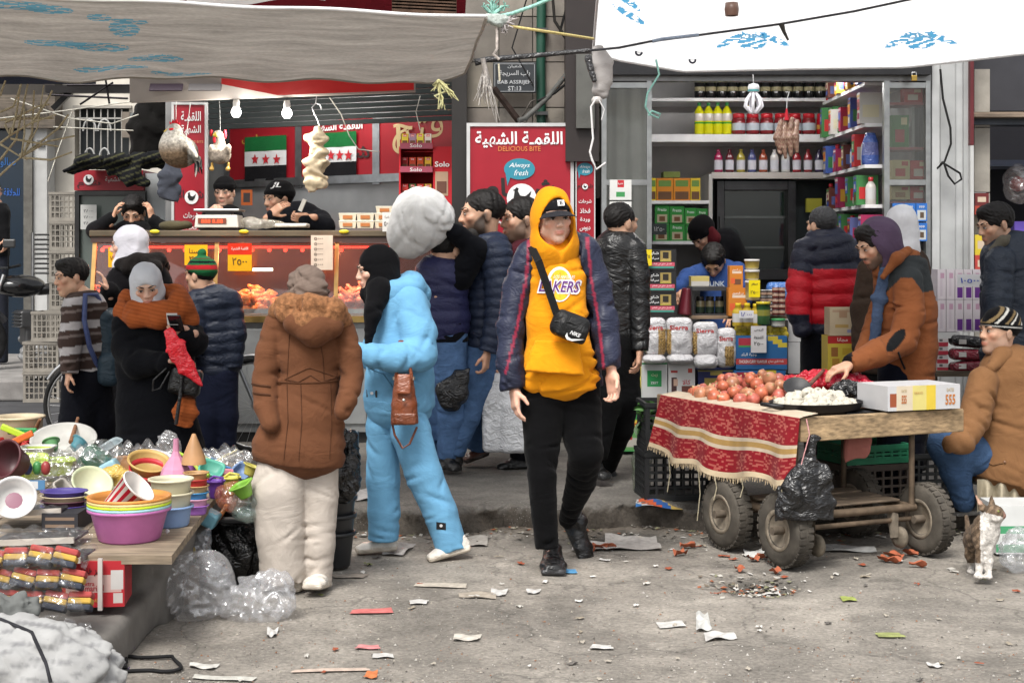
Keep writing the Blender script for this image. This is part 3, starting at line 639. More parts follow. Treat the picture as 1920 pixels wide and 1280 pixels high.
bubble(s3,1097,317,.6,10.495,.85);lettering('شـــام',P(1097,350,10.495),.11,.045,(.02,.015,.015),s3);hen_mark(P(1097,350,10.492),s3,.2)
fs=thing('fascia_sign','long grey and red fascia board hanging under the grey tarpaulin','sign',P(510,190,9.9))
m=MB();A,B=P(243,192,9.9),P(778,172,9.9);A2,B2=P(243,80,9.6),P(778,80,9.6)
m.add([A,B,B2,A2,A+Vector((0,.06,0)),B+Vector((0,.06,0)),B2+Vector((0,.06,0)),A2+Vector((0,.06,0))],[(0,1,2,3),(4,7,6,5),(0,4,5,1),(1,5,6,2),(2,6,7,3),(3,7,4,0)],(.3,.27,.25),'print');m.build('board',fs)
m=MB();a_,b_,c_=P(415,158,9.77),P(776,110,9.64),P(776,169,9.80);m.add([a_,P(520,179,9.82),c_,b_,P(415,110,9.64)],[(0,1,2,3,4)],(.5,.02,.02),'print');m.build('red_sweep',fs)
for x,c2 in((312,(.03,.015,.03)),(385,(.14,.13,.13))):
 m=MB();m.box(P(x,162,9.80),(.22,.012,.08),c2,'print',Matrix.Rotation(-.6,3,'X'),bev=.004);m.build('printed_pack',fs)
# back building and left shop in the alley
Yb=18.0
bb=thing('building','cream plastered building at the end of the alley with a grilled window','building',P(200,700,Yb))
def brect(mb,x0,y0,x1,y1,Y0,Y1,col,kind):A,B=P(x0,y0,Y0),P(x1,y1,Y0);mb.bx(A.x,B.x,Y0,Y1,B.z,A.z,col,kind);return mb
for r in((75,-300,140,700),(242,-300,420,700),(140,-300,242,200),(140,310,242,700)):
 brect(MB(),*r,Yb,Yb+.4,(.6,.56,.49),'plaster').build('wall',bb)
w=brect(MB(),140,200,242,310,Yb+.2,Yb+.25,(.02,.025,.028),'paint').build('window',bb)
for x in(150,163,176,189,202,215,228):brect(MB(),x-1,205,x+1,308,Yb-.02,Yb,(.3,.29,.27),'paint').build('grille_bar',w)
for y in(222,300):brect(MB(),142,y-1.5,240,y+1.5,Yb-.03,Yb-.01,(.3,.29,.27),'paint').build('grille_bar',w)
for x in(168,196):
 m=MB();m.tube([P(x+12*math.cos(t),246+22*math.sin(t),Yb-.05)for t in np.linspace(0,3.14,9)-3.14],.012,(.35,.35,.34),'paint',n=5);m.build('grille_scroll',w)
 m=MB();m.tube([P(x+10*math.cos(t),300-22*math.sin(t),Yb-.05)for t in np.linspace(0,3.14,9)],.012,(.35,.35,.34),'paint',n=5);m.build('grille_scroll',w)
brect(MB(),136,198,246,203,Yb-.05,Yb,(.3,.28,.25),'stone').build('window_sill',w)
for x0,y0,x1,y1,c in((228,210,244,258,(.2,.17,.14)),(243,212,260,240,(.16,.17,.17)),(244,226,258,234,(.5,.5,.48))):brect(MB(),x0,y0,x1,y1,Yb-.12,Yb-.052,c,'dirtmetal').build('junction_box',bb)
m=MB();m.bar(P(100,205,15.8),P(133,172,15.8),.06,.06,(.02,.02,.02),'metal');m.build('bracket',bb)
brect(MB(),85,160,250,174,15.7,15.8,(.02,.018,.018),'dirtmetal').build('beam',bb)
for pts in([(125,160),(245,160)],[(150,196),(212,155)],[(198,150),(205,195)],[(90,178),(240,185)]):
 m=MB();m.tube([P(x,y,15.6)for x,y in pts],.012,(.02,.018,.02),'metal',n=5);m.build('rod',bb)
ls=thing('building','barber shop at the far left with timber sign and dark blue glass','building',P(40,700,17.60))
brect(MB(),-200,178,103,240,17.50,17.80,(.105,.085,.065),'wood').build('sign_board',ls)
brect(MB(),-200,-200,103,178,17.60,17.90,(.05,.045,.04),'plaster').build('wall',ls)
brect(MB(),60,240,88,700,17.60,17.90,(.42,.42,.41),'plaster').build('pier',ls);brect(MB(),44,240,60,700,17.55,17.70,(.2,.19,.17),'metal').build('door_frame',ls)
brect(MB(),-200,240,44,700,17.70,17.75,(.006,.016,.03),'screen').build('glass_door',ls)
lettering('الأندلس',P(50,208,17.48),.5,.2,(.05,.04,.03),ls,bold=.01);lettering('للحلاقة',P(22,360,17.69),.19,.09,(.02,.1,.4),ls);lettering('صالون',P(10,305,17.69),.25,.12,(.02,.1,.3),ls)
m=MB();m.bx(P(72,268,17.50).x-.04,P(72,268,17.50).x+.05,17.57,17.60,P(0,274,17.50).z,P(0,262,17.50).z,(.15,.15,.15),'metal');m.build('number_plate',ls)
# right shop column and far right shop
col=thing('shop_column','white painted metal column between the grocery and the dark shop','column',P(1785,860,10.5))
for x0,x1,d,c in((1748,1762,0,.42),(1763,1792,.02,.36),(1793,1806,0,.40),(1807,1819,-.03,.34)):
 brect(MB(),x0,-40,x1,866,10.5+d,10.8,(c*.98,c,c),'paint').build('panel',col)
brect(MB(),1744,-40,1748,866,10.52,10.8,(.015,.015,.016),'paint').build('joint',col)
brect(MB(),1819.5,-40,1826,272,10.42,10.7,(.10,.012,.016),'paint').build('red_strip',col);brect(MB(),1819.5,273,1826,866,10.42,10.7,(.45,.45,.44),'paint').build('white_strip',col)
m=MB();m.tube([P(1763,130,10.4),P(1768,185,10.4),P(1782,240,10.4),P(1783,270,10.4),P(1771,303,10.4),P(1757,316,10.4),P(1766,304,10.4),P(1800,325,10.4),P(1803,336,10.4),P(1790,345,10.4),P(1778,330,10.4),P(1770,306,10.4)],.008,(.014,.014,.014),'rubber',n=6);m.build('loose_cable',col)
rs=thing('building','dark shop at the right edge with beige tiles beside its opening','building',P(1880,860,11))
for i,(y0,y1)in enumerate(((130,215),(218,238),(240,360),(362,480),(482,600),(602,860))):
 brect(MB(),1827,y0,1856,y1,10.6,10.7,dim((.30,.28,.245),.9+.05*(i%3)),'stone').build('tile',rs)
brect(MB(),1820,210,2100,219,10.45,10.6,(.2,.15,.11),'wood').build('timber_rail',rs);brect(MB(),1826,222,2100,234,10.58,10.75,(.06,.065,.075),'metal').build('shutter_rail',rs)
brect(MB(),1856,-100,2200,870,12.4,12.5,(.016,.016,.02),'plaster').build('back_wall',rs);brect(MB(),1826,-100,2200,208,10.62,10.8,(.03,.03,.036),'paint').build('lintel',rs)
for y in(300,420,560):brect(MB(),1850,y,2100,y+7,12.0,12.4,(.05,.05,.055),'wood').build('shelf',rs)
brect(MB(),1835,300,2100,312,10.9,11.3,(.02,.03,.07),'plastic').build('blue_box',rs)
# grocery: room, frame, shelves
gr=thing('shop_interior','small grocery room lined with white shelves behind an aluminium front','shop room',P(1450,850,11.5))
YB=12.75
for nm,r,Y0,Y1,c in(('back_wall',(1130,100,1720,800),12.8,12.9,(.46,.45,.45)),):brect(MB(),*r,Y0,Y1,c,'plaster').build(nm,gr)
xl,xr=P(1128,0,10.6).x,P(1746,0,10.6).x
m=MB();m.bx(xl,xr,10.7,12.8,2.98,3.02,(.3,.3,.3),'plaster');m.build('ceiling',gr)
m=MB();m.bx(xl-.05,xl,10.75,12.8,.12,3,(.28,.28,.28),'plaster');m.build('side_wall',gr);m=MB();m.bx(xr-.01,xr+.04,10.8,12.8,.12,3,(.28,.28,.28),'plaster');m.build('side_wall',gr)
m=MB();m.bx(xl,xr,10.55,12.8,.121,.14,(.14,.13,.12),'concrete');m.build('floor',gr)
brect(MB(),1130,60,1746,140,10.42,10.62,(.03,.03,.032),'dirtmetal').build('shutter_box',gr);brect(MB(),1130,139.5,1746,152,10.5,10.6,(.2,.2,.2),'metal').build('frame_rail',gr)
AL=(.36,.37,.37)
for x0,x1 in((1128,1137),(1213,1222),(1658,1668),(1736,1745)):brect(MB(),x0,152,x1,862,10.5,10.56,AL,'metal').build('frame_post',gr)
for x0,x1,y in((1137,1213,342),(1668,1736,342),(1137,1213,160),(1668,1736,160),(1137,1213,600),(1668,1736,600)):brect(MB(),x0,y-5,x1,y+5,10.505,10.555,AL,'metal').build('frame_rail',gr)
for x0,x1 in((1137,1213),(1668,1736)):
 for y0,y1 in((165,337),(347,595)):brect(MB(),x0,y0,x1,y1,10.525,10.53,(.5,.5,.48),'dirtyglass').build('glass_pane',gr)
m=MB();m.grid(lambda u,v:P(1138+74*u,165+430*v,10.75+.02*math.sin(u*17)),20,3,(.36,.35,.33),'plaster');m.f=[f_[::-1]for f_ in m.f];m.build('curtain',gr)
WS=(.68,.67,.68)
def shelf(x0,x1,y,Y,d=.3,t=9,c=WS):brect(MB(),x0,y,x1,y+t,Y,Y+d,c,'paint').build('shelf',gr)
shelf(1222,1592,184,12.3,.5,6);shelf(1222,1592,252,12.25,.55,14);shelf(1334,1585,323,12.25,.55,12,(.42,.39,.36));shelf(1222,1330,376,12.2,.6,6);shelf(1222,1330,452,12.2,.6,6)
brect(MB(),1329,326,1336,700,12.2,12.75,(.4,.39,.37),'paint').build('shelf_side',gr);brect(MB(),1583,262,1589,700,12.2,12.75,(.4,.39,.37),'paint').build('shelf_side',gr)
def SW(t,y):Y=12.4-1.7*t;return P(1588+70*t,0,12.4-1.7*t).x,Y
xw=P(1658,0,10.7).x
SH=[2.72,2.42,2.12,1.83,1.55,1.26,.9]
for z in SH:m=MB();m.bx(xw-.13,xw+.2,10.75,12.2,z,z+.025,WS,'paint');m.build('shelf',gr)
m=MB();m.bx(xw+.2,xw+.22,10.7,12.75,.14,2.98,(.4,.4,.4),'paint');m.build('shelf_back',gr)
for Y in(11.4,12.2):m=MB();m.bx(xw+.18,xw+.2,Y,Y+.02,.14,2.98,WS,'paint');m.build('shelf_side',gr)
for i,(x0,x1)in enumerate(((1342,1432),(1448,1546),(1552,1652),(1232,1320))):
 A,B=P(x0,146,11.4),P(x1,146,11.4);lt=thing('tube_light','lit strip light at the ceiling of the grocery','light',A.lerp(B,.5),'strip lights in the grocery')
 m=MB();m.bx(A.x,B.x,11.4,11.43,A.z+.012,A.z+.03,(.6,.6,.6),'plastic');m.build('housing',lt);m=MB();m.bx(A.x,B.x,11.4,11.43,A.z-.004,A.z+.0115,(1,.98,.95),'strip');m.build('tube',lt)
# goods: builders
def carton(name,label,cat,x0,y0,x1,y1,Y,d,col,bands=(),texts=(),rz=0,kind='card',group=None,side=None):
 """box whose front face shows coloured print; bands (u0,v0,u1,v1,col) and texts (s,u,v,w,h,col) in face units, v down"""
 A,B=P(x0,y0,Y),P(x1,y1,Y);w,h=B.x-A.x,A.z-B.z;us=sorted({0,1}|{b[0]for b in bands}|{b[2]for b in bands});vs_=sorted({0,1}|{b[1]for b in bands}|{b[3]for b in bands})
 R=Matrix.Rotation(rz,3,'Z');o=Vector(((A.x+B.x)/2,Y,B.z));loc=lambda u,v,y=0:o+R@Vector(((u-.5)*w,y,(1-v)*h))
 m=MB();vv=[loc(u,v)for v in vs_ for u in us];fs=[];cs=[];nu=len(us)
 for j in range(len(vs_)-1):
  for i in range(nu-1):
   fs.append((j*nu+i,(j+1)*nu+i,(j+1)*nu+i+1,j*nu+i+1));c=col;uc,vc=(us[i]+us[i+1])/2,(vs_[j]+vs_[j+1])/2
   for b in bands:
    if b[0]<=uc<=b[2]and b[1]<=vc<=b[3]:c=b[4]
   cs.append(c)
 n0=len(vv);vv+=[loc(0,0,d),loc(1,0,d),loc(1,1,d),loc(0,1,d)];J=(len(vs_)-1)*nu;sd=side or dim(col,.9)
 fs+=[(n0+1,n0,n0+3,n0+2),[i for i in range(nu)]+[n0+1,n0],[n0+3,n0+2]+[J+i for i in range(nu)][::-1],[j*nu for j in range(len(vs_))][::-1]+[n0,n0+3][::1],[j*nu+nu-1 for j in range(len(vs_))]+[n0+2,n0+1]]
 cs+=[sd]*5;m.add(vv,fs,cs,kind);ob=m.build(name,None,label,cat,group,loc=o)
 for t in texts:
  s,u,v,tw,th,tc=t[:6];lettering(s,loc(u,v,-.0025),tw*w if tw else None,th*h,tc,ob,r=R@Vector((1,0,0)),bold=t[6]if len(t)>6 else.01)
 return ob
def bottle(prof,cols,kind='plastic',n=14,sx=1,sy=1,sq=2.0):
 m=MB();m.lathe([(1e-4,prof[0][1])]+list(prof)+[(1e-4,prof[-1][1])],(0,0,0),kind=kind,n=n,cols=[cols[0]]+list(cols)+[cols[-1]],sx=sx,sy=sy,sq=sq);return m
def row(proto,spots,label,group,first=[None]):
 for i,(loc,rz,sc)in enumerate(spots):dup(proto,loc,(0,0,rz),sc,label,group)
 wipe(proto)
def X_(x,Y):return(x-960)/F*Y
def Z_(y,Y):return HC-(y-HY)/F*Y
def placed(mb,name,label,cat,group,spots,jig=0):
 pr=mb.build(name,None,label,cat,group,loc=(0,0,0));row(pr,[((X_(x,Y),Y,Z_(y,Y)),random.uniform(-jig,jig),sc)for x,y,Y,sc in spots],label,group)
K=(.012,.012,.013)
placed(bottle([(.04,0),(.045,.01),(.045,.055),(.045,.09),(.043,.13),(.04,.14),(.04,.165),(.038,.17)],[K,K,(.38,.34,.2),K,K,(.03,.03,.03),(.03,.03,.03)],'gloss'),'jar','black jar with pale label on the top grocery shelf','jar','black jars on the top shelf',[(1312+20.5*i,184,12.4,1)for i in range(14)])
YL=(.62,.60,.01);GN=(.02,.2,.06)
placed(bottle([(.036,0),(.04,.01),(.04,.085),(.04,.10),(.041,.11),(.041,.17),(.037,.195),(.018,.225),(.014,.235),(.016,.24),(.016,.262)],[YL,YL,(.05,.3,.03),YL,(.6,.55,.5),YL,YL,YL,GN,GN],'gloss'),'bottle','yellow lemon juice bottle with green cap on the grocery shelf','bottle','yellow bottles on the shelf',[(1311+17.3*i,252,12.35,1)for i in range(4)])
RJ=(.20,.015,.02);placed(bottle([(.052,0),(.058,.012),(.058,.03),(.058,.09),(.056,.12),(.048,.135),(.05,.136),(.05,.168),(.046,.172)],[RJ,RJ,(.45,.5,.55),RJ,RJ,(.5,.02,.03),(.5,.02,.03),(.5,.02,.03)],'gloss'),'jar','large red jam jar with red lid on the grocery shelf','jar','red jars on the shelf',[(1385+26.3*i,252,12.35,1)for i in range(6)])
placed(bottle([(.05,0),(.056,.012),(.056,.04),(.056,.075),(.054,.12),(.048,.135),(.05,.136),(.05,.168),(.046,.172)],[(.42,.01,.02),(.42,.01,.02),(.6,.3,.06),(.42,.01,.02),(.42,.01,.02),(.55,.02,.03),(.55,.02,.03),(.55,.02,.03)],'gloss'),'jar','bright red jar with orange label at the right shelf end','jar','bright red jars',[(1543,252,12.35,1),(1569,252,12.35,1)])
for i,(c,nm)in enumerate((((.30,.012,.07),'crimson'),((.10,.012,.02),'dark red'),((.32,.26,.03),'yellow'),((.05,.06,.18),'blue'),((.26,.05,.02),'orange'),((.5,.48,.47),'first white'),((.48,.48,.46),'second white'),((.26,.012,.02),'scarlet'),((.22,.015,.02),'brick red'),((.03,.02,.06),'violet'),((.25,.22,.03),'olive'))):
 mb=bottle([(.034,0),(.036,.01),(.036,.02),(.037,.1),(.034,.13),(.014,.165),(.015,.168),(.015,.19)],[c,c,(.5,.5,.55),c,c,dim(c,.6),dim(c,.6)],'gloss',sx=1,sy=.7)
 mb.build('bottle',None,nm+' detergent bottle with white label on the middle grocery shelf','bottle','detergent bottles in a row',loc=(0,0,0)).location=(X_(1347+21*i,12.35),12.35,Z_(323,12.35))
OG=(.55,.2,.02)
for x0,x1,c,nm in((1221,1230,(.6,.45,.02),'narrow yellow'),(1231,1262,OG,'left orange'),(1263,1294,OG,'right orange'),(1295,1313,(.6,.42,.03),'yellow')):
 carton('cereal_box',nm+' breakfast box on the left grocery shelf','box',x0,334,x1,376,12.25,.06,c,[(.1,.6,.9,.95,(.12,.06,.03)),(.12,.1,.88,.38,(.12,.22,.05))])
GB=(.03,.22,.04)
for k,(x0,x1,y0,y1)in enumerate(((1228,1255,384,420),(1256,1283,386,420),(1284,1306,390,421),(1307,1327,391,421),(1225,1255,421,452),(1256,1284,418,452),(1285,1306,422,452),(1307,1327,423,452))):
 carton('food_packet',('upper' if k<4 else 'lower')+' row green packet, number %s from the left on the shelf unit'%('one','two','three','four')[k%4],'packet',x0,y0,x1,y1,12.22,.04,dim(GB,.9+.08*(k%3)),[(.15,.5,.85,.92,(.42,.36,.25)),(.3,.6,.7,.85,(.15,.07,.03))],[('Presto',.5,.25,.6,.16,(.7,.75,.7))],group='green packets')
carton('paper_sign','small dark sign card in front of green packets','sign',1222,419,1250,440,12.1,.01,(.04,.05,.05),texts=[('١٢٥٠',.5,.5,.7,.4,(.4,.4,.4))])
carton('green_box','flat green box above the orange breakfast boxes','box',1244,322,1275,333,12.4,.2,(.16,.2,.05))
fr=thing('fridge','dark glass door fridge at the back of the grocery','fridge',P(1460,700,12.2))
brect(MB(),1338,336,1588,700,12.5,12.75,(.012,.02,.022),'paint').build('cabinet',fr)
for r in((1345,340,1358,700),(1478,340,1492,700),(1359,340,1477,356),(1359,505,1477,524)):brect(MB(),*r,12.3,12.5,(.06,.06,.062),'metal').build('door_frame',fr)
brect(MB(),1359,356,1477,505,12.4,12.41,(.05,.05,.05),'glass').build('glass',fr)
for y in(405,462):brect(MB(),1359,y,1477,y+4,12.45,12.49,(.14,.14,.14),'metal').build('shelf',fr)
brect(MB(),1350,405,1354,440,12.26,12.3,(.03,.03,.03),'plastic').build('handle',fr)
carton('yellow_packet','yellow packet standing beside the dark fridge','packet',1512,372,1541,398,12.35,.05,(.3,.28,.03))
cols=[(.5,.03,.03),(.55,.5,.35),(.1,.12,.3),(.55,.3,.03),(.05,.2,.06),(.5,.48,.45),(.12,.03,.02),(.3,.02,.08),(.05,.1,.35)]
cn=['red','cream','navy','orange','green','white','brown','crimson','blue']
kinds_=['jar','bottle','packet','box'];lv=['top','second','third','fourth','fifth','sixth','lowest']
rg=random.Random(5);used=set()
for zi,z in enumerate(SH):
 for j in range(13):
  Y=10.80+j*.107;ci=rg.randrange(9);h=rg.uniform(.15,.24);w=rg.uniform(.07,.1);c=cols[ci]
  if zi==0:h=.15
  x=xw-.09+rg.uniform(0,.02);m=MB();t=(zi+j)%3
  if t==0:m=bottle([(.035,0),(.04,.01),(.04,.04),(.04,h*.6),(.036,h*.7),(.016,h*.85),(.018,h*.86),(.018,h)],[c,c,(.5,.5,.5),c,c,(.4,.02,.03),(.4,.02,.03)],'gloss',n=10);kd='bottle'
  elif t==1:
   m.box((0,0,h/2),(.16,w,h),[dim(c,.8),c,c,c,c,c],'print');m.box((-.0815,0,h*.62),(.002,w*.8,h*.35),cols[(ci+4)%9],'print');m.box((0,-w/2-.001,h*.4),(.12,.002,h*.4),cols[(ci+5)%9],'print');m.box((-.0815,0,h*.25),(.002,w*.6,h*.2),cols[(ci+2)%9],'print');m.box((-.0815,0,h*.9),(.002,w*.9,h*.08),cols[(ci+7)%9],'print');m.box((-.083,0,h*.62),(.001,w*.4,h*.16),cols[(ci+1)%9],'print');kd='box'
  else:
   m=bottle([(.05,0),(.055,.02),(.055,h*.3),(.05,h*.7),(.035,h*.92),(.03,h)],[c,c,cols[(ci+3)%9],c,dim(c,.7)],'bag',n=8,sx=1.2,sy=.75);kd='packet'
  lab='%s %s on the %s side shelf of the grocery, place %s from the front'%(cn[ci],kd,lv[zi],['one','two','three','four','five','six','seven','eight','nine','ten','eleven','twelve','thirteen'][j])
  m.build('grocery_'+kd,None,lab,kd,'goods on the side shelves',loc=(0,0,0)).location=(x,Y,z+.025)
for x0,y0,x1,y1,c,b2,nm in((1695,166,1730,192,(.36,.03,.03),(.5,.45,.4),'red pack high behind the right glass'),(1672,216,1704,276,(.04,.16,.03),(.35,.03,.03),'green and red sachet behind the right glass'),(1672,300,1706,336,(.5,.42,.22),(.4,.03,.03),'cream coffee box behind the right glass'),(1707,301,1738,336,(.42,.02,.02),(.55,.5,.45),'red coffee box behind the right glass'),(1672,349,1706,374,(.5,.42,.22),(.3,.15,.05),'cream coffee box below the glass rail'),(1707,349,1738,376,(.42,.02,.02),(.55,.5,.45),'red cup box below the glass rail')):
 carton('coffee_box',nm,'box',x0,y0,x1,y1,10.58,.1,c,[(.2,.45,.75,.85,b2),(.55,.08,.9,.3,(.4,.02,.02)if c[0]>.45 else(.6,.5,.3))])
for y in(192,276,337,377):brect(MB(),1669,y,1736,y+5,10.57,10.8,(.28,.05,.06),'plastic').build('glass_shelf',gr)
for k in range(6):
 x0=1674+22*(k%3);y0=381+37*(k//3)
 carton('coffee_sachet',('upper' if k<3 else 'lower')+' blue coffee sachet, %s of three behind the right glass'%('left','middle','right')[k%3],'sachet',x0,y0,x0+20.5,y0+34,10.465,.025,(.02,.12,.4),[(.1,.38,.9,.92,(.4,.42,.42)),(.35,.5,.7,.82,(.08,.05,.03))],[('ووو',.5,.2,.5,.12,(.6,.6,.6))],kind='print',group='blue coffee sachets')
for y0,nm in((337,'upper'),(378,'lower')):carton('brand_card',nm+' white card with red emblem on the left glass panel','sign',1143,y0,1184,y0+38,10.48,.004,(.6,.6,.58),[(.36,.02,.66,.38,(.45,.02,.03)),(.3,.6,.7,.85,(.05,.25,.08))],[('خمرة',.5,.2,.24,.14,(.7,.7,.7))])
# glass chicken counter
ct=thing('display_counter','glass fronted chicken counter with granite top and steel base','counter',(-1.7,10.75,.12))
x0,x1=-3.07,-.38
m=MB();m.bx(x0+.03,x1,10.78,11.55,.2,1.0,(.34,.35,.35),'dirtmetal');m.build('base',ct)
m=MB();m.bx(x0+.06,x1,10.82,11.5,.12,.2,(.03,.03,.03),'paint');m.build('plinth',ct)
for i in range(4):
 a=x0+.07+i*.66;m=MB();m.bx(a,a+.62,10.762,10.78,.26,.95,(.36,.37,.37),'dirtmetal',bev=.004);d=m.build('steel_panel',ct)
 m=MB();m.bx(a+.25,a+.38,10.745,10.762,.84,.87,(.1,.1,.1),'plastic');m.build('handle',d)
m=MB();m.bx(x0,x1,10.72,11.56,1.0,1.045,(.5,.34,.12),'metal');m.build('gold_trim',ct)
m=MB();m.bx(x0,x1,10.76,11.55,1.0455,1.06,(.5,.5,.5),'metal');m.build('deck',ct)
m=MB();m.bx(x0-.02,x1,10.8,11.58,1.622,1.668,(.11,.085,.055),'stone',bev=.008);m.build('granite_top',ct)
m=MB();m.bx(x0-.01,x1,10.815,10.86,1.58,1.6215,(.06,.035,.03),'paint');m.build('top_rail',ct)
m=MB();zt,zb=1.582,1.062
for k in range(3):
 a,b=x0+.035+k*.88,x0+.035+k*.88+.868;m=MB();m.add([(a,10.735,zb),(b,10.735,zb),(b,10.83,zt),(a,10.83,zt),(a,10.741,zb),(b,10.741,zb),(b,10.836,zt),(a,10.836,zt)],[(0,1,2,3),(4,7,6,5),(0,4,5,1),(1,5,6,2),(2,6,7,3),(3,7,4,0)],(.5,.5,.5),'glass');m.build('glass_pane',ct)
for a in(x0+.015,x0+.035+.874,x0+.035+1.754):m=MB();m.bar((a,10.735,zb),(a,10.835,zt),.03,.012,(.42,.26,.1),'metal',(0,1,0));m.build('glass_post',ct)
m=MB();m.add([(x0+.01,10.76,zb),(x0+.01,11.54,zb),(x0+.01,11.54,zt),(x0+.01,10.85,zt)],[(3,2,1,0)],(.5,.5,.5),'glass');m.build('side_glass',ct)
m=MB();m.bx(x0+.02,x1,11.5,11.54,1.061,1.58,(.055,.022,.018),'plaster');m.build('rear_door',ct)
m=MB();m.tube([(x0+.05,10.93,1.545),(x1-.05,10.93,1.545)],.008,(1,.02,.01),'led',n=6);m.build('red_led_strip',ct)
for x in(192,240,317,347,411,473,505,535,567,640,700):
 m=MB();c=P(x,0,10.95);m.lathe([(1e-4,-.016),(.011,-.011),(.016,0),(.011,.011),(1e-4,.016)],(c.x,10.95,1.525),(1,.03,.015),'led',n=10);m.build('red_bulb',ct)
m=MB();m.bx(P(465,0,11).x,P(502,0,11).x,11.2,11.23,Z_(508,11.2),Z_(503,11.2),(1,.85,.6),'lamp');m.build('warm_tube',ct)
for i,x in enumerate((-2.75,-2.0,-1.3)):
 l=bpy.data.lights.new('counter_lamp','POINT');l.energy=11;l.color=(1,.30,.15);l.shadow_soft_size=.06;o=bpy.data.objects.new('counter_lamp',l);C.objects.link(o);o.parent=ct;o.location=Vector((x,11.02,1.49))-ORG[ct]
for i,(x,w)in enumerate(((290,14),(457,18),(645,20))):
 c=P(x,434,10.79);m=MB();m.lathe([(1e-4,.004),(.022,.003),(.024,0)],(0,0,0),(.6,.5,.02),'print',n=14);m.v=[tuple(c+Vector((v[0]*1.5,-v[2],v[1]*.6)))for v in m.v];m.build('sticker',ct)
tl2=thing('tube_light','lit tube lamp under the chicken shop ceiling, mirrored in the counter glass','light',(-1.7,11.7,2.95));m=MB();m.bx(-2.4,-1.0,11.68,11.72,2.97,3.0,(.6,.6,.6),'plastic');m.build('housing',tl2);m=MB();m.bx(-2.4,-1.0,11.685,11.715,2.94,2.969,(1,.96,.9),'strip');m.build('tube',tl2)
TR=[]
for x0p,x1p,nm in((178,232,'marinated strips'),(400,528,'breaded pieces'),(612,735,'raw drumsticks'),(540,608,'fillets')):
 a,b=X_(x0p,10.95),X_(x1p,10.95);m=MB();m.bx(a,b,10.80,11.3,1.062,1.068,(.5,.5,.5),'metal')
 for r in((a,a+.008,10.8,11.3),(b-.008,b,10.8,11.3),(a+.008,b-.008,10.8,10.808),(a+.008,b-.008,11.292,11.3)):m.bx(r[0],r[1],r[2],r[3],1.068,1.095,(.5,.5,.5),'metal')
 m.build('steel_tray',None,'shallow steel tray of %s inside the counter'%nm,'tray','trays in the counter');TR.append((a,b))
def piece(kind,seed):
 f=Fld(.006);r=random.Random(seed)
 if kind=='leg':f.ell((0,0,.0),(.03,.026,.026));f.tube([((.01,0,0),.022,.022),((.075,0,.012),.009,.009)],k=.02);f.ell((.08,0,.013),.013,k=.006)
 elif kind=='strip':f.tube([((-.05,0,0),.016,.01),((0,.012,.006),.02,.012),((.05,-.004,0),.014,.009)],k=.01)
 else:
  for i in range(4):f.ell((r.uniform(-.02,.02),r.uniform(-.02,.02),r.uniform(-.008,.008)),(r.uniform(.018,.03),r.uniform(.016,.026),r.uniform(.014,.02)),k=.012)
 f.fold(.003,120,seed,(1,1,1));V,Fc=f.mesh();return make_mesh('chicken_piece',V,Fc,np.tile({'leg':(.52,.24,.18),'strip':(.55,.14,.03),'bread':(.58,.27,.08)}[kind],(len(V),1)),['food'],smooth=True,per_vert=True)
pm={k:[piece(k,s)for s in(1,2,3)]for k in('leg','strip','bread')};rp=random.Random(9)
for ti,(kd,n,lab)in enumerate((('strip',22,'orange marinated chicken strip at the left end of the counter'),('bread',110,'breaded chicken piece heaped in the middle tray of the counter'),('leg',110,'raw pink chicken drumstick heaped in the right tray'),('bread',26,'pale chicken piece in the tray beside the drumsticks'))):
 a,b=TR[ti]
 for i in range(n):
  lay=i/n;x=rp.uniform(a+.05+.08*lay*(b-a),b-.05-.08*lay*(b-a));y=rp.uniform(10.86+.05*lay,11.22);z=1.09+.20*lay*(1-abs((x-(a+b)/2)/(b-a))*1.1)*(.5+(y-10.86))
  o=link('chicken_piece',rp.choice(pm[kd]),None,(x,y,z));o.rotation_euler=(rp.uniform(-.6,.6),rp.uniform(-.6,.6),rp.uniform(0,6.3));s_=rp.uniform(.85,1.15);o.scale=(s_,)*3;meta(o,lab,'chicken','chicken pieces, tray %s'%('one','two','three','four')[ti])
def card(name,label,x0,y0,x1,y1,Y,col,texts,top=None,rz=0):
 return carton(name,label,'price card',x0,y0,x1,y1,Y,.003,col,[(0,0,1,top[0],top[1])]if top else(),texts,rz=rz,kind='paper')
YC=(.75,.38,.01)
card('price_card','small orange price card at the left of the counter glass',203,464,224,501,10.70,YC,[('٧٠٠٠',.5,.55,.7,.25,(.1,.04,.01))])
card('price_card','yellow price card with Arabic writing above the beanie boy',346,459,389,497,10.70,YC,[('كستا',.5,.3,.6,.25,(.08,.03,.01)),('٢٠٠٠',.5,.68,.6,.26,(.08,.03,.01))])
card('price_card','red topped yellow price card reading 2500 in Arabic digits',427,456,472,508,10.70,YC,[('٢٥٠٠',.5,.65,.62,.27,(.05,.02,.01)),('اللقمة الشهية',.5,.2,.7,.13,(.8,.7,.6))],(.42,(.6,.03,.01)))
card('price_list','tall cream price list taped inside the counter glass',583,441,624,506,10.72,(.62,.5,.40),[('٥٠٠٠',.35,.1+.15*i,.4,.08,(.08,.05,.04))for i in range(6)])
card('price_card','white price card reading 5000 hung on the counter end',717,398,737,434,10.72,(.62,.6,.57),[('شامية',.5,.25,.6,.14,(.08,.06,.06)),('٥٠٠٠',.5,.6,.7,.22,(.05,.04,.04))],None)
sc=thing('scale','silver digital weighing scale with red display on the counter','scale',P(407,428,11.0))
A,B=P(365,403,11.0),P(448,427,11.0);f=MB();f.box(((A.x+B.x)/2,11.1,(A.z+B.z)/2),(B.x-A.x,.24,A.z-B.z),(.55,.52,.46),'plastic',taper=.94,bev=.008);f.build('housing',sc)
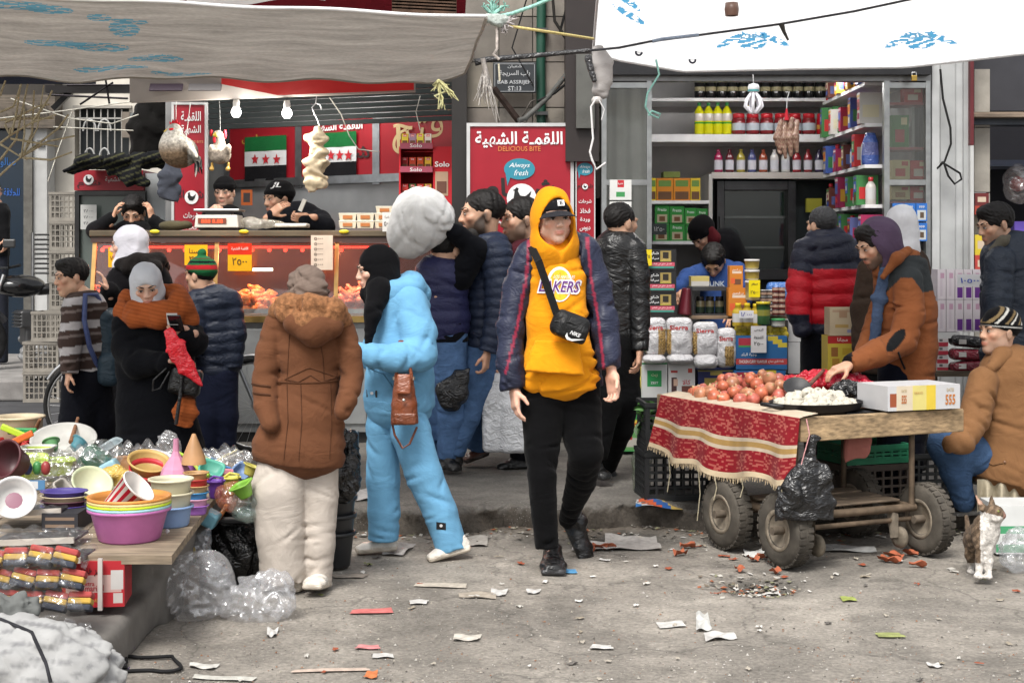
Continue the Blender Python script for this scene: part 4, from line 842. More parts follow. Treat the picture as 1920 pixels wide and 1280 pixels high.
m=MB();m.bx(A.x-.005,B.x+.005,10.98,11.24,A.z+.028,A.z+.044,(.5,.5,.48),'metal',bev=.004);m.build('plate',sc);m=MB();m.bx(A.x+.07,B.x-.07,11.05,11.17,A.z-.002,A.z+.028,(.1,.1,.1),'metal');m.build('stem',sc)
m=MB();m.bx(A.x+.03,B.x-.09,10.974,10.979,B.z+.03,A.z-.025,(.18,.05,.03),'screen');d=m.build('display',sc);lettering('888 8.88',Vector(((A.x+B.x)/2-.03,10.972,(A.z+B.z)/2)),.16,.03,(1,.1,.04),d,kind='display')
f=Fld(.009);f.ell(P(495,420,11.0),(.15,.09,.032));f.ell(P(470,416,11.0),(.07,.07,.035),k=.03);f.fold(.008,50,3,(1,1,1));blob('plastic_bag',f,(.6,.55,.45),'film2',None,'clear plastic bag of dough lying on the counter top','bag')
f=Fld(.007);f.box(P(548,423,11.0),(.12,.08,.014),None,.01);f.fold(.003,40,4);blob('bread_stack',f,(.62,.57,.5),'food',None,'flat bread wraps on a tray in front of the bearded worker','bread')
f=Fld(.008);f.ell(P(325,424,11.1),(.1,.08,.035));f.ell(P(345,422,11.1),(.06,.06,.028),k=.02);f.fold(.012,40,5,(1,1,1));blob('rag',f,(.07,.06,.035),'fabric',None,'crumpled olive rag on the counter beside the scale','rag')
m=MB();m.box(P(567,385,11.55),(.03,.03,.1),(.62,.6,.55),'paper',Matrix.Rotation(.4,3,'Y'));m.build('wrap',None,'folded white paper wrap held by the bearded worker','wrap')
for k,(x,y)in enumerate(((653,428),(653,414),(686,428),(686,414),(720,428),(720,414),(722,401))):
 m=MB();w=.115;m.box((0,0,.024),(w,.09,.048),(.62,.55,.42),'tub',taper=1.12);m.box((0,0,.052),(w*1.16,.105,.008),(.66,.62,.5),'tub',bev=.002);m.box((0,-.053,.026),(.07,.002,.026),(.4,.14,.04),'print')
 m.build('food_container',None,'%s plastic tub of food in the %s stack on the counter'%(('lower','upper','lower','upper','lowest','middle','topmost')[k],('left','left','middle','middle','right','right','right')[k]),'tub','clear food tubs on the counter',loc=(0,0,0)).location=P(x,y,11.0)
# sweets rack
rk=thing('snack_rack','red cardboard snack rack with three shelves of small boxes','rack',P(800,428,11.05))
def rrect(x0,y0,x1,y1,Y0,Y1,c,nm,kind='card',par=None):return brect(MB(),x0,y0,x1,y1,Y0,Y1,c,kind).build(nm,par or rk)
RR=(.5,.02,.03)
rrect(812,275,852,430,11.02,11.3,RR,'side_panel');rrect(750,262,812,430,11.3,11.32,dim(RR,.7),'back_panel');rrect(748,275,751,430,11.0,11.3,RR,'side_panel')
for y in(268,312,362):rrect(750,y,811,y+11,10.99,11.01,(.35,.06,.10),'shelf_lip','gloss');rrect(751,y+8,811,y+11,11.011,11.29,dim(RR,.8),'shelf')
for y in(273,318):lettering('Solo',P(780,y,10.985),.09,.028,(.75,.7,.7),rk)
lettering('Solo',P(829,308,11.01),.11,.04,(.8,.78,.78),rk,bold=.02);rrect(816,322,840,367,11.015,11.02,(.45,.3,.2),'poster','print');rrect(819,340,837,362,11.011,11.0148,(.14,.06,.04),'poster_picture','print')
sc_=[(.62,.5,.05),(.3,.2,.28),(.6,.52,.06),(.6,.56,.5),(.3,.02,.02),(.45,.05,.02),(.5,.08,.02),(.65,.4,.04),(.5,.05,.04),(.05,.14,.05),(.55,.06,.03),(.6,.4,.05)]
for k in range(12):
 r,c=divmod(k,4);xx=753+c*14.5;yb=(268,312,362)[r]+8
 carton('snack_box','%s snack box, place %s on the %s shelf of the red rack'%(('yellow','mauve','gold','cream','dark red','red','orange red','amber','scarlet','green','vermilion','golden')[k],('one','two','three','four')[c],('top','middle','bottom')[r]),'box',xx,yb-25,xx+12,yb,11.06,.06,sc_[k],[(.1,.5,.9,.9,(.14,.06,.03)),(.2,.05,.8,.22,(.5,.02,.03))],[('Solo',.5,.14,.5,.12,(.8,.75,.7))],group='snack boxes')
# hanging things
def bulb(x,y,lab):
 b=thing('light_bulb',lab,'bulb',P(x,y+22,9.95));c=P(x,y,9.95)
 m=MB();m.lathe([(1e-4,-.066),(.02,-.062),(.033,-.04),(.033,-.025),(.022,0),(.02,.003)],c,(1,.97,.92),'bulb',n=14);m.build('globe',b)
 m=MB();m.lathe([(.022,.0),(.024,.03),(.019,.055),(1e-4,.056)],c,(.7,.7,.68),'plastic',n=14);m.build('socket',b);m=MB();m.tube([c+Vector((0,0,.055)),c+Vector((.005,0,.12))],.003,(.02,.02,.02),'rubber',n=5);m.build('wire',b);l=bpy.data.lights.new('bulb_light','POINT');l.energy=7;l.color=(1,.95,.86);l.shadow_soft_size=.04;o=bpy.data.objects.new('bulb_light',l);C.objects.link(o);o.parent=b;o.location=c+Vector((0,.02,-.12))-ORG[b]
bulb(443,202,'white bulb hanging above the young worker in the chicken shop');bulb(538,204,'white bulb hanging above the bearded worker in the black beanie')
def px_fld(Y,h):return Fld(h),(lambda x,y,d=0:P(x,y,Y+d)),Y/F
f,w,mm=px_fld(10.0,.008)
ro=thing('rooster_ornament','stuffed white and brown rooster with red comb hanging by the red sign','rooster',w(342,325))
f.ell(w(337,285),(34*mm,30*mm,30*mm));f.ell(w(322,272),(22*mm,24*mm,28*mm),k=.05);f.tube([(w(324,270),.07,.07),(w(328,248),.045,.045)],k=.04);f.ell(w(326,243),(.04,.035,.038),k=.03);f.tube([(w(350,275,-.09),.03,.05),(w(366,292,-.08),.02,.04)],k=.02);f.fold(.006,70,5,(1,1,.6))
def rc(V):x,y=topx(V);t=np.clip((y-262)/25,0,1);return mixc((.36,.34,.30),(.17,.115,.07),t*(x<352))
blob('body',f,rc,'fur',ro)
m=MB()
for k in range(22):
 r_=random.Random(k);a=w(360+r_.uniform(-4,4),288+r_.uniform(-8,8),r_.uniform(-.05,.05));b=w(372+r_.uniform(-8,8),326+r_.uniform(-14,6),r_.uniform(-.07,.07));m.tube([a,a.lerp(b,.5)+Vector((.02,0,.01)),b],[.012,.011,.003],r_.choice([(.012,.014,.018),(.02,.06,.09),(.4,.38,.34)]),'hair',n=5)
m.build('tail',ro)['kind']='stuff'
m=MB();out=[(-.03,0),(-.035,.03),(-.02,.02),(-.012,.045),(0,.025),(.012,.045),(.02,.02),(.035,.025),(.03,0)];m.prism(out,.015,(.5,.02,.03),'fabric',w(327,236,-.01));m.build('comb',ro)
m=MB();m.tube([w(315,244,-.02),w(307,247,-.02)],[.014,.002],(.5,.35,.05),'plastic',n=6);m.build('beak',ro)
f=Fld(.006);f.ell(w(318,251,-.03),(.014,.012,.02));f.ell(w(322,243,-.045),(.02,.012,.012),k=.01);blob('wattle',f,(.5,.02,.03),'fabric',ro)
m=MB();m.tube([w(330,232),w(330,200),w(331,190)],.003,(.5,.5,.48),'rope',n=5);m.build('string',ro);m=MB();m.tube([w(348,268,-.1),w(352,235,-.1),w(357,192)],.003,(.5,.5,.48),'rope',n=5);m.build('string',ro)
hn=thing('hen_ornament','stuffed plucked hen with yellow beak and feet hanging by a string','hen',w(411,325));f=Fld(.008)
f.ell(w(412,291),(21*mm,19*mm,17*mm));f.tube([(w(412,282),.045,.045),(w(412,258),.032,.032)],k=.03);f.ell(w(408,253),(.034,.03,.03),k=.02);f.ell(w(396,280,-.04),(.02,.03,.035),k=.02);f.ell(w(428,280,-.04),(.02,.03,.035),k=.02);f.fold(.004,90,6,(1,1,1));blob('body',f,(.32,.27,.22),'fur',hn)
m=MB();m.tube([w(404,253,-.03),w(399,254,-.04)],[.02,.004],(.6,.45,.05),'plastic',n=8);m.build('beak',hn);f=Fld(.006);f.ell(w(402,262,-.03),(.012,.01,.028));f.ell(w(422,252,0),(.012,.012,.035));f.ell(w(396,250,0),(.012,.012,.026));blob('comb',f,(.45,.02,.03),'fabric',hn)
for x in(398,428):
 f=Fld(.006);f.tube([(w(x,306),.01,.01),(w(x,314),.01,.01)],k=.005);f.ell(w(x-1,317,-.01),(.018,.016,.014),k=.01);blob('foot',f,(.5,.3,.06),'food',hn)
m=MB();m.tube([w(413,250),w(412,205),w(411,190)],.003,(.1,.1,.1),'rope',n=5);m.build('string',hn)
ck=thing('hanging_chicken','cream dressed chicken skins hanging limp from a wire hook','chicken',w(592,357));f=Fld(.008)
f.tube([(w(597,240),.015,.02),(w(596,258),.06,.04),(w(592,275),.035,.03),(w(600,290),.05,.04),(w(606,305),.045,.035)],k=.02);f.tube([(w(592,285),.03,.03),(w(584,305),.055,.035),(w(592,340),.07,.04),(w(596,357),.055,.035)],k=.02,flat=(0,1));f.tube([(w(575,258),.02,.02),(w(592,262),.03,.03),(w(612,258),.02,.02)],k=.02);f.fold(.012,60,7,(1.2,1,.4));r_=np.random.default_rng(8);f.crease([(w(597,240),.05,.04),(w(594,275),.05,.04),(w(598,300),.07,.05),(w(592,357),.08,.05)],14,.010,r_);blob('skin',f,(.62,.50,.33),'food',ck)
m=MB();m.tube([w(603,204),w(600,196),w(592,194),w(585,202),w(590,214),w(596,226),w(600,238)],.0045,(.5,.5,.5),'metal',n=6);m.build('hook',ck);m=MB();m.tube([w(592,194),w(594,180)],.004,(.5,.5,.5),'metal',n=6);m.build('link',ck)
m=MB();m.tube([w(618,183),w(640,215),w(655,255),w(672,280),w(710,285)],.004,(.5,.48,.42),'rubber',n=5);m.build('wire',None,'pale loose wire looping in front of the red panels','wire')
m=MB();m.tube([w(788,180),w(780,210),w(788,245)],.003,(.4,.38,.34),'rope',n=5);m.build('string',None,'thin string hanging above the red snack rack','string')
carton('notice','small orange framed notice on the tiled wall behind the workers','notice',452,356,473,385,12.6,.01,(.5,.12,.03),[(.2,.2,.8,.8,(.06,.05,.05))])
# goods stacked in front of the grocery
st=thing('goods_stand','low timber stand that carries the stacked goods outside the grocery','stand',P(1340,850,10.3))
brect(MB(),1205,752,1480,758,10.15,10.6,(.16,.11,.07),'wood').build('plank',st);brect(MB(),1290,592,1480,598,10.25,10.65,(.16,.11,.07),'wood').build('plank',st)
for x in(1208,1372,1472):brect(MB(),x,600 if x>1300 else 758,x+8,848,10.45,10.5,(.1,.07,.05),'wood').build('post',st)
for k in range(3):
 y0=467+41*k
 carton('tea_carton',('topmost','middle','lowest')[k]+' black tea carton in the stack beside the glass panel','carton',1208,y0,1268,y0+40,10.2,.3,(.016,.016,.017),[(.08,.62,.95,.80,(.5,.08,.12)),(.12,.80,.93,.90,(.06,.25,.2)),(.5,.08,.84,.5,(.30,.22,.07)),(.58,.14,.76,.44,(.025,.02,.015)),(.5,.5,.84,.58,(.4,.33,.05))],[('شاي',.3,.22,.3,.2,(.75,.75,.75)),('سيلاني',.28,.45,.36,.18,(.75,.75,.75)),('افضل شاي في العالم',.55,.71,.6,.11,(.75,.6,.62)),('العطار',.67,.5,.26,.14,(.55,.42,.15))],group='black tea cartons')
card('price_card','yellow price card tucked beside the tea cartons',1206,468,1222,498,10.15,(.65,.5,.02),[('٧٥',.5,.4,.6,.25,(.05,.04,.02))])
def sack(name,lab,x0,y0,x1,y1,Y,col,win,txt=None,group=None,tc=(.45,.03,.03),fill=(.45,.29,.10),lean=0):
 f=Fld(.0075);A,B=P(x0,y0,Y),P(x1,y1,Y);c=(A+B)/2;hw,hh=(B.x-A.x)/2,(A.z-B.z)/2
 f.box(c,(hw*.97,.055,hh*.97),Matrix.Rotation(lean,3,'Y'),.04);f.ell(c-Vector((0,.02,hh*.2)),(hw*.8,.06,hh*.6),k=.03);f.fold(.005,55,hash(lab)%97,(1,1,1))
 def cf(V):
  x,y=topx(V);u=(x-x0)/(x1-x0);v=(y-y0)/(y1-y0);cc=np.tile(np.array(col),(len(V),1));r=np.random.default_rng(3)
  if win:k=(u>win[0])&(u<win[1])&(v>win[2])&(v<win[3]);nz=.75+.5*(np.sin(V[:,0]*330+np.sin(V[:,2]*270)*3)*np.sin(V[:,2]*310));cc[k]=np.array(fill)*nz[k,None]
  return cc
 o=blob(name,f,cf,'bag',None,lab,'bag',group)
 if txt:wrap_letters(o,txt,(x0+x1)/2,y0+(y1-y0)*.27,(x1-x0)*.7,(y1-y0)*.12,tc,'lettering',.02)
 return o
for k,(a,b,y0,win)in enumerate(((1210,1249,594,(.62,.98,.3,.95)),(1248,1298,594,(.0,.22,.3,.95)),(1298,1346,602,(.0,.2,.3,.95)),(1343,1380,614,(.45,.9,.45,.95)))):
 sack('pasta_bag',('first','second','third','fourth')[k]+' white pasta bag from the left on the grocery stand',a,y0,b,668 if k<3 else 690,10.1,(.58,.57,.58),win,'Sierra','white pasta bags')
for k,(a,b)in enumerate(((1204,1248),(1250,1300),(1300,1346))):sack('pasta_bag',('left','middle','right')[k]+' pasta bag lying flat below the upright bags',a,664,b,680 if k<2 else 690,10.06,(.58,.57,.58),None,None,'flat pasta bags')
carton('oil_tin','white and green square oil tin under the pasta bags','tin',1203,680,1251,752,10.1,.24,(.52,.53,.52),[(.22,.2,.78,.62,(.02,.25,.07)),(0,.93,1,1,(.02,.2,.06)),(0,0,1,.04,(.02,.2,.06))],[('زيت',.5,.32,.25,.09,(.6,.65,.4)),('ZEIT',.5,.52,.3,.06,(.7,.7,.7))],kind='print')
carton('ghee_tin','white tin with a picture of a woman under the pasta bags','tin',1253,680,1303,752,10.1,.24,(.55,.54,.53),[(.12,.38,.32,.8,(.06,.03,.03)),(.2,.42,.36,.6,(.5,.33,.25)),(.5,.6,.92,.85,(.14,.05,.04)),(.1,.2,.35,.26,(.4,.02,.02)),(.74,.15,.9,.26,(.45,.05,.03))],[('كالا',.68,.5,.3,.12,(.5,.02,.03))],kind='print')
carton('halva_tin','dark blue tin with gold label on the grocery stand','tin',1309,694,1374,752,10.1,.24,(.012,.016,.09),[(.18,.25,.82,.8,(.35,.26,.06)),(.35,.05,.7,.16,(.35,.28,.06)),(0,0,1,.04,(.3,.25,.06))],kind='print')
carton('oil_tin','green and yellow ALKHAIR ghee box at the foot of the stand','tin',1155,762,1216,846,10.12,.3,(.05,.26,.07),[(.02,.3,.98,.55,(.62,.5,.06)),(.02,.55,.98,.97,(.12,.3,.1)),(.15,.7,.9,.9,(.42,.4,.35)),(.25,.62,.5,.74,(.4,.03,.03)),(.65,.12,.85,.27,(.4,.03,.03))],[('ALKHAIR',.58,.38,.7,.12,(.45,.02,.02)),('Pure Vegetable Ghee',.5,.5,.8,.06,(.3,.1,.05))],kind='print')
carton('ghee_tin','yellow and green tin half hidden behind the leather jacket man','tin',1180,682,1202,758,10.15,.24,(.6,.5,.06),[(0,.6,1,1,(.04,.18,.05)),(.3,.55,.9,.7,(.3,.05,.02))],[('UR',.6,.28,.5,.1,(.45,.02,.02))],kind='print')
for k,y0 in enumerate((630,694)):
 carton('soup_carton',('upper','lower')[k]+' blue chicken curry noodle carton on the stand','carton',1380-4*k,y0,1476-3*k,y0+62,10.05,.28,(.02,.11,.28),[(.0,.68,1,.86,(.42,.05,.05)),(.05,.06,.3,.28,(.35,.03,.05)),(.05,.28,.32,.34,(.05,.25,.08)),(.62,.0,.82,.14,(.5,.4,.04)),(.72,.1,.9,.24,(.5,.4,.04)),(.82,.2,1,.34,(.5,.4,.04))],[('CHICKEN CURRY FLAVOUR',.33,.77,.55,.09,(.75,.75,.75)),('وجبة البلد',.25,.56,.3,.12,(.75,.75,.75)),('نكهة كاري دجاج',.78,.77,.3,.09,(.75,.75,.75))])
card('price_card','white handwritten price card hanging over the blue noodle carton',1408,611,1437,661,10.0,(.58,.57,.57),[('الرومي',.5,.15,.6,.12,(.03,.03,.03)),('القطعة',.5,.42,.6,.12,(.03,.03,.03)),('٢٥٠٠',.5,.66,.6,.14,(.03,.03,.03))])
rg=random.Random(2)
for k in range(16):
 x,y=1384+(k%8)*12+rg.uniform(-2,2),627-(k//8)*9;f=Fld(.008);f.ell((0,0,0),(.036,.03,.026));f.fold(.007,80,k,(1,1,1))
 if k<3:V_,F_=f.mesh();PK=globals().setdefault('PKM',[]);PK.append(make_mesh('noodle_packet',V_,F_,np.tile((.55,.43,.03),(len(V_),1)),['bag'],smooth=True,per_vert=True))
 o=link('noodle_packet',PKM[k%3],None,P(x,y,10.18));o.rotation_euler=(0,0,rg.uniform(0,6));meta(o,'small yellow noodle packet heaped on the blue carton','packet','yellow noodle packets')
OIL=(.45,.32,.03)
placed(bottle([(.036,0),(.04,.01),(.04,.03),(.04,.09),(.038,.11),(.018,.135),(.02,.136),(.02,.158),(.018,.16)],[OIL,OIL,(.5,.5,.5),OIL,OIL,(.6,.45,.02),(.6,.45,.02),(.6,.45,.02)],'gloss'),'oil_bottle','yellow capped cooking oil bottle behind the white price tag','bottle','cooking oil bottles',[(1384,612,10.1,1),(1401,612,10.1,1),(1417,613,10.12,1)])
card('price_card','white price tag reading 18000 in front of the oil bottles',1386,582,1413,596,10.03,(.62,.62,.64),[('١٨٠٠٠',.5,.5,.75,.55,(.03,.04,.3))])
GT=(.03,.085,.03);bottle([(.046,0),(.048,.004),(.048,.06),(.048,.1),(.048,.138),(.05,.139),(.05,.152),(.047,.155)],[GT,GT,(.2,.2,.04),GT,(.5,.42,.03),(.55,.45,.03),(.5,.4,.03)],'gloss',n=18).build('powder_tin',None,'dark green round tin with yellow lid beside the oil bottles','tin',loc=(0,0,0)).location=P(1431,608,10.1)
bottle([(.045,0),(.047,.01),(.047,.04),(.049,.041),(.049,.052),(.045,.055)],[(.5,.5,.45),(.5,.5,.45),(.04,.25,.08),(.04,.25,.08),(.04,.25,.08)],'plastic',n=18).build('tub',None,'small tub with green lid right of the green tin','tub',loc=(0,0,0)).location=P(1459,612,10.12)
OR_=(.5,.17,.02)
for x0,y0,x1,y1,lab in((1368,498,1393,540,'upper orange coffee packet on the pile of goods'),(1366,540,1401,592,'lower orange coffee packet on the pile of goods')):
 carton('coffee_packet',lab,'packet',x0,y0,x1,y1,10.2,.1,OR_,[(.3,.6,.85,.85,(.14,.06,.03)),(.08,.55,.4,.8,(.6,.1,.03)),(.2,.25,.9,.35,(.62,.5,.4))],[('بن الحموي',.5,.2,.6,.12,(.75,.7,.65))])
for k,y in enumerate((525,505)):bottle([(.04,0),(.047,.01),(.05,.055),(.053,.056),(.053,.068),(.05,.07)],[(.6,.55,.4),(.55,.42,.1),(.6,.58,.55),(.6,.58,.55),(.6,.58,.55)],'tub',n=16).build('cheese_tub',None,('lower','upper')[k]+' round cheese tub stacked behind the yellow price card','tub','cheese tubs',loc=(0,0,0)).location=P(1410,y,10.2)
bottle([(.047,0),(.05,.01),(.05,.12),(.053,.121),(.053,.133),(.05,.135)],[(.4,.36,.28),(.45,.38,.2),(.6,.58,.55),(.6,.58,.55),(.6,.58,.55)],'tub',n=16).build('cheese_tub',None,'tall tub under the two stacked cheese tubs','tub',loc=(0,0,0)).location=P(1411,563,10.2)
card('price_card','yellow handwritten price card on the tubs',1404,525,1425,557,10.1,(.68,.55,.01),[('سعر',.5,.25,.6,.15,(.04,.03,.02)),('٢٥٠٠',.5,.7,.7,.2,(.04,.03,.02))])
TN_=bottle([(.034,0),(.036,.004),(.036,.014),(.036,.03),(.036,.044),(.034,.048)],[(.4,.4,.4),(.06,.05,.05),(.3,.2,.15),(.06,.05,.05),(.4,.4,.4)],'gloss',n=14)
placed(TN_,'tuna_can','small dark tuna can in a leaning stack of cans','can','dark tuna cans',[(1429+18*(k%2),592-12*(k//2),10.25,1)for k in range(8)])
TB=bottle([(.022,0),(.024,.004),(.024,.02),(.024,.036),(.022,.04)],[(.3,.3,.3),(.09,.02,.02),(.3,.2,.15),(.09,.02,.02)],'gloss',n=12)
placed(TB,'tomato_can','tiny maroon tomato paste can in the stack at the pile end','can','maroon tomato cans',[(1454+12*(k%2),592-10.6*(k//2),10.2,1)for k in range(10)])
jr=thing('jar_crate','dark open box holding black lidded jars behind the pasta bags','crate',P(1330,595,10.35))
brect(MB(),1298,588,1366,596,10.35,10.6,(.03,.03,.032),'plastic').build('tray',jr);brect(MB(),1298,538,1366,545,10.3,10.62,(.03,.03,.032),'plastic').build('top',jr)
for x in(1298,1362):brect(MB(),x,545,x+4,588,10.35,10.6,(.03,.03,.032),'plastic').build('side',jr)
for k,x in enumerate((1313,1331,1349)):bottle([(.03,0),(.033,.01),(.033,.05),(.033,.09),(.026,.1),(.028,.101),(.028,.12),(.026,.122)],[(.02,.02,.02),(.015,.03,.02),(.2,.18,.1),(.02,.02,.02),(.03,.03,.03),(.03,.03,.03),(.03,.03,.03)],'gloss').build('pickle_jar',None,('left','middle','right')[k]+' dark jar in the open box','jar',loc=(0,0,0)).location=P(x,588,10.42)
f=Fld(.008);f.tube([(P(1283,590,10.3),.05,.1),(P(1287,540,10.3),.03,.08)],k=.01,flat=(1,1));blob('scoop_bin',f,(.1,.012,.02),'plastic',None,'maroon plastic bin between the tea cartons and the jars','bin')
carton('paper_bag','stack of yellow sandwich rolls on paper behind the jars','food',1296,518,1330,536,10.9,.2,(.45,.36,.12),[(0,.5,1,1,(.45,.43,.4))])
for x0,y0,x1,y1,lab in((1478,600,1502,640,'upper white box beside the red jacket'),(1478,641,1500,700,'lower white box beside the red jacket')):carton('white_box',lab,'box',x0,y0,x1,y1,10.35,.2,(.4,.4,.4))
f=Fld(.01);f.box(P(1460,560,10.6),(.085,.06,.12),None,.03);f.fold(.006,40,3);blob('water_bag',f,(.05,.13,.35),'bag',None,'blue plastic sack behind the maroon cans','bag')
carton('food_box','cream printed carton standing on a red and yellow tin','carton',1556,577,1606,629,9.0,.16,(.52,.42,.28),[(.1,.08,.9,.16,(.45,.3,.2)),(.35,.1,.65,.36,(.4,.25,.15)),(.2,.6,.7,.72,(.45,.3,.1)),(.65,.78,.92,.9,(.25,.25,.4))])
carton('food_tin','red and yellow tin under the cream carton','tin',1552,630,1607,700,9.0,.18,(.55,.42,.05),[(0,0,1,.2,(.42,.02,.02)),(.12,.3,.35,.55,(.3,.12,.03)),(.5,.32,.85,.5,(.45,.3,.03)),(.15,.6,.4,.9,(.4,.2,.03))],[('مجانا',.5,.1,.35,.12,(.75,.7,.6))],kind='print')
tb=thing('side_table','small dark table that carries tissue packs by the white column','table',P(1800,870,9.9))
brect(MB(),1748,696,1858,706,9.75,10.2,(.1,.075,.05),'wood').build('table_top',tb)
for x in(1752,1846):
 for Y in(9.8,10.1):brect(MB(),x,706,x+6,855,Y,Y+.03,(.06,.045,.03),'wood').build('leg',tb)
n_=0
for r,(y0,y1)in enumerate(((505,561),(562,622),(623,630))):
 for c in range(5):
  x0=1758+16.5*c
  if r==2:continue
  carton('tissue_pack','%s tissue pack, %s from the left beside the white column'%(('upper row','lower row')[r],('first','second','third','fourth','fifth')[c]),'tissue pack',x0,y0,x0+15.5,y1,9.85+.004*c,.2,(.50,.46,.49),[(.25,.6,.9,.95,(.12,.04,.2))if c>1 else(.3,.1,.6,.9,(.45,.40,.44)),(.35,.12,.8,.3,(.4,.25,.33))],kind='gloss',group='tissue packs')
card('price_card','white price card reading 10500 in blue Arabic digits',1795,514,1841,537,9.7,(.58,.58,.6),[('١٠٥٠٠',.5,.5,.75,.42,(.02,.06,.4))])
carton('soap_box','white box between the tissue packs and the small red boxes','box',1758,623,1800,634,9.85,.2,(.5,.5,.5))
for k,y0 in enumerate((634,650,666,681)):carton('cocoa_box',('topmost','second','third','lowest')[k]+' small red and white box in the pile by the column','box',1757,y0,1778,y0+15,9.85,.12,(.5,.46,.46),[(0,.5,1,1,(.36,.03,.05)),(.2,.1,.5,.4,(.1,.1,.1))],kind='print',group='small red boxes')
for k,(y,c)in enumerate(((686,(.16,.012,.025)),(664,(.2,.015,.03)),(640,(.014,.013,.015)))):
 f=Fld(.008);f.box(P(1815,y,9.85),(.115,.08,.036),Matrix.Rotation(.1*(k-1),3,'Y'),.03);f.fold(.006,45,k,(1,1,1));b_=blob('coffee_bag',f,c,'bag',None,('lowest maroon','middle maroon','topmost black')[k]+' coffee bag in the pile by the column','bag');decal(b_,[(1798,y-4),(1812,y-4),(1812,y+5),(1798,y+5)],(.5,.48,.46),'print','label_patch')
f=Fld(.009);f.ell(P(1908,345,10.9),(.1,.08,.15));f.fold(.015,40,3,(1,1,1));blob('hanging_bag',f,(.4,.36,.36),'film2',None,'clear bag hanging in the dark shop at the right edge','bag')
f=Fld(.009);f.ell(P(1908,345,10.9),(.06,.05,.06));f.fold(.006,40,3,(1,1,1));blob('red_bundle',f,(.3,.02,.02),'bag',None,'red bundle inside the clear bag at the right edge','bundle')
for k,(y0,y1,c,lab)in enumerate(((362,386,(.12,.02,.02),'dark red coffee jar pack'),(386,402,(.35,.05,.03),'red tea box'),(440,478,(.55,.42,.03),'yellow biscuit pack'),(478,510,(.4,.05,.04),'red soup box'))):
 carton('side_pack',lab+' on the tiles of the right hand shop','packet',1828,y0,1854,y1,10.45,.12,c,[(.2,.3,.8,.7,(.5,.4,.3))])
carton('purple_pack','purple packet in the dark right hand shop','packet',1902,415,1925,440,11.0,.1,(.16,.1,.5))
f,w,mm=px_fld(10.3,.007);sb=thing('sausage_bundle','brown dried sausages hanging from a string in the grocery door','sausage',w(1476,300))
for k,(x,y0,y1)in enumerate(((1460,228,288),(1470,224,296),(1481,224,292),(1491,228,285))):
 f=Fld(.007);f.tube([(w(x+4,y0,.02*(k%2)),.016,.016),(w(x-2,(y0+y1)/2),.030,.026),(w(x+3,y1),.012,.012)],k=.01);f.fold(.007,100,k,(1,1,.5));blob('sausage',f,lambda V,k=k:mixc((.15,.07,.05),(.25,.17,.12),(np.sin(V[:,2]*190+4*np.sin(V[:,0]*160+k))>.1)*1.0),'food',sb)
m=MB();m.tube([w(1475,226),w(1475,204)],[.02,.006],(.35,.02,.03),'fabric',n=6);m.build('tie',sb);m=MB();m.tube([w(1475,204),w(1476,185),w(1480,172)],.003,(.6,.6,.6),'rope',n=5);m.build('string',sb)
f,w,mm=px_fld(10.4,.007);lp=thing('spiral_lamp','white energy saving lamp hanging in the grocery doorway','lamp',w(1413,208))
for k in range(7):
 a=k*math.tau/7;m=MB();m.tube([w(1413,172)+Vector((.012*math.cos(a),.012*math.sin(a),0)),w(1413,186)+Vector((.05*math.cos(a),.05*math.sin(a),0)),w(1413,199)+Vector((.064*math.cos(a),.064*math.sin(a),0)),w(1413,212)+Vector((.02*math.cos(a),.02*math.sin(a),0))],.011,(.75,.74,.78),'gloss',n=6);m.build('lamp_tube',lp)
m=MB();m.lathe([(.02,-.01),(.04,0),(.04,.03),(.035,.05),(1e-4,.06)],w(1413,172),(.6,.6,.62),'plastic',n=14);m.build('lamp_base',lp);m=MB();m.lathe([(.041,.0),(.041,.012)],w(1413,172),(.02,.25,.25),'plastic',n=14);m.build('lamp_ring',lp)
m=MB();m.tube([w(1413,160),w(1412,140)],.004,(.5,.5,.5),'rubber',n=5);m.build('wire',lp)
pd=thing('padlock','brass padlock hanging from the shutter above the right glass','padlock',w(1714,153));m=MB();m.box(w(1714,147),(.04,.02,.04),(.45,.3,.08),'metal',bev=.004);m.build('lock_body',pd);m=MB();m.tube([w(1710,142),w(1710,136),w(1718,136),w(1718,142)],.004,(.5,.5,.5),'metal',n=6);m.build('shackle',pd)
# tarpaulins and ropes
rgt=random.Random(4)
def patch_cols(base,marks):
 def c(u,v):
  for(cx,cy,rx,ry,an,col)in marks:
   dx,dy=u-cx,v-cy;a,b=dx*math.cos(an)+dy*math.sin(an),-dx*math.sin(an)+dy*math.cos(an)
   q=(a/rx)**2+(b/ry)**2
   if q<1 and math.sin(a*210+5*math.sin(b*90))+math.sin(b*160+4*math.sin(a*60))>-.35:return col
  return base
 return c
BLUE=(.10,.24,.31)
tl=thing('tarpaulin','sagging dirty grey tarpaulin stretched over the left stall','tarpaulin',P(400,130,8.0))
def tarpL(u,v):
 x=-260+1172*u;yn=-6+.045*x;yf=150+4*math.sin(u*9)-(14 if u>.93 else 0)*(u-.93)/.07
 if u<.35:yf=150-(.35-u)*45
 xx=x-v*40*max(0,u-.8)/.2
 y=yn+(yf-yn)*v+16*math.sin(v*3.14)*math.sin(u*3.14)*.6+3*math.sin(u*40+v*7)*v+2*math.sin(u*23-v*13)
 return P(xx,y,6.7+1.9*v)
marks=[(.30,.12,.04,.05,0,BLUE),(.42,.30,.025,.10,0,BLUE),(.43,.20,.03,.03,0,BLUE),(.37,.52,.06,.05,.1,BLUE),(.31,.50,.05,.05,-.1,BLUE),(.47,.68,.045,.05,.1,BLUE),(.40,.84,.06,.04,0,BLUE),(.51,.92,.05,.035,0,BLUE),(.26,.1,.05,.05,.1,BLUE),(.38,.18,.02,.05,0,BLUE)]
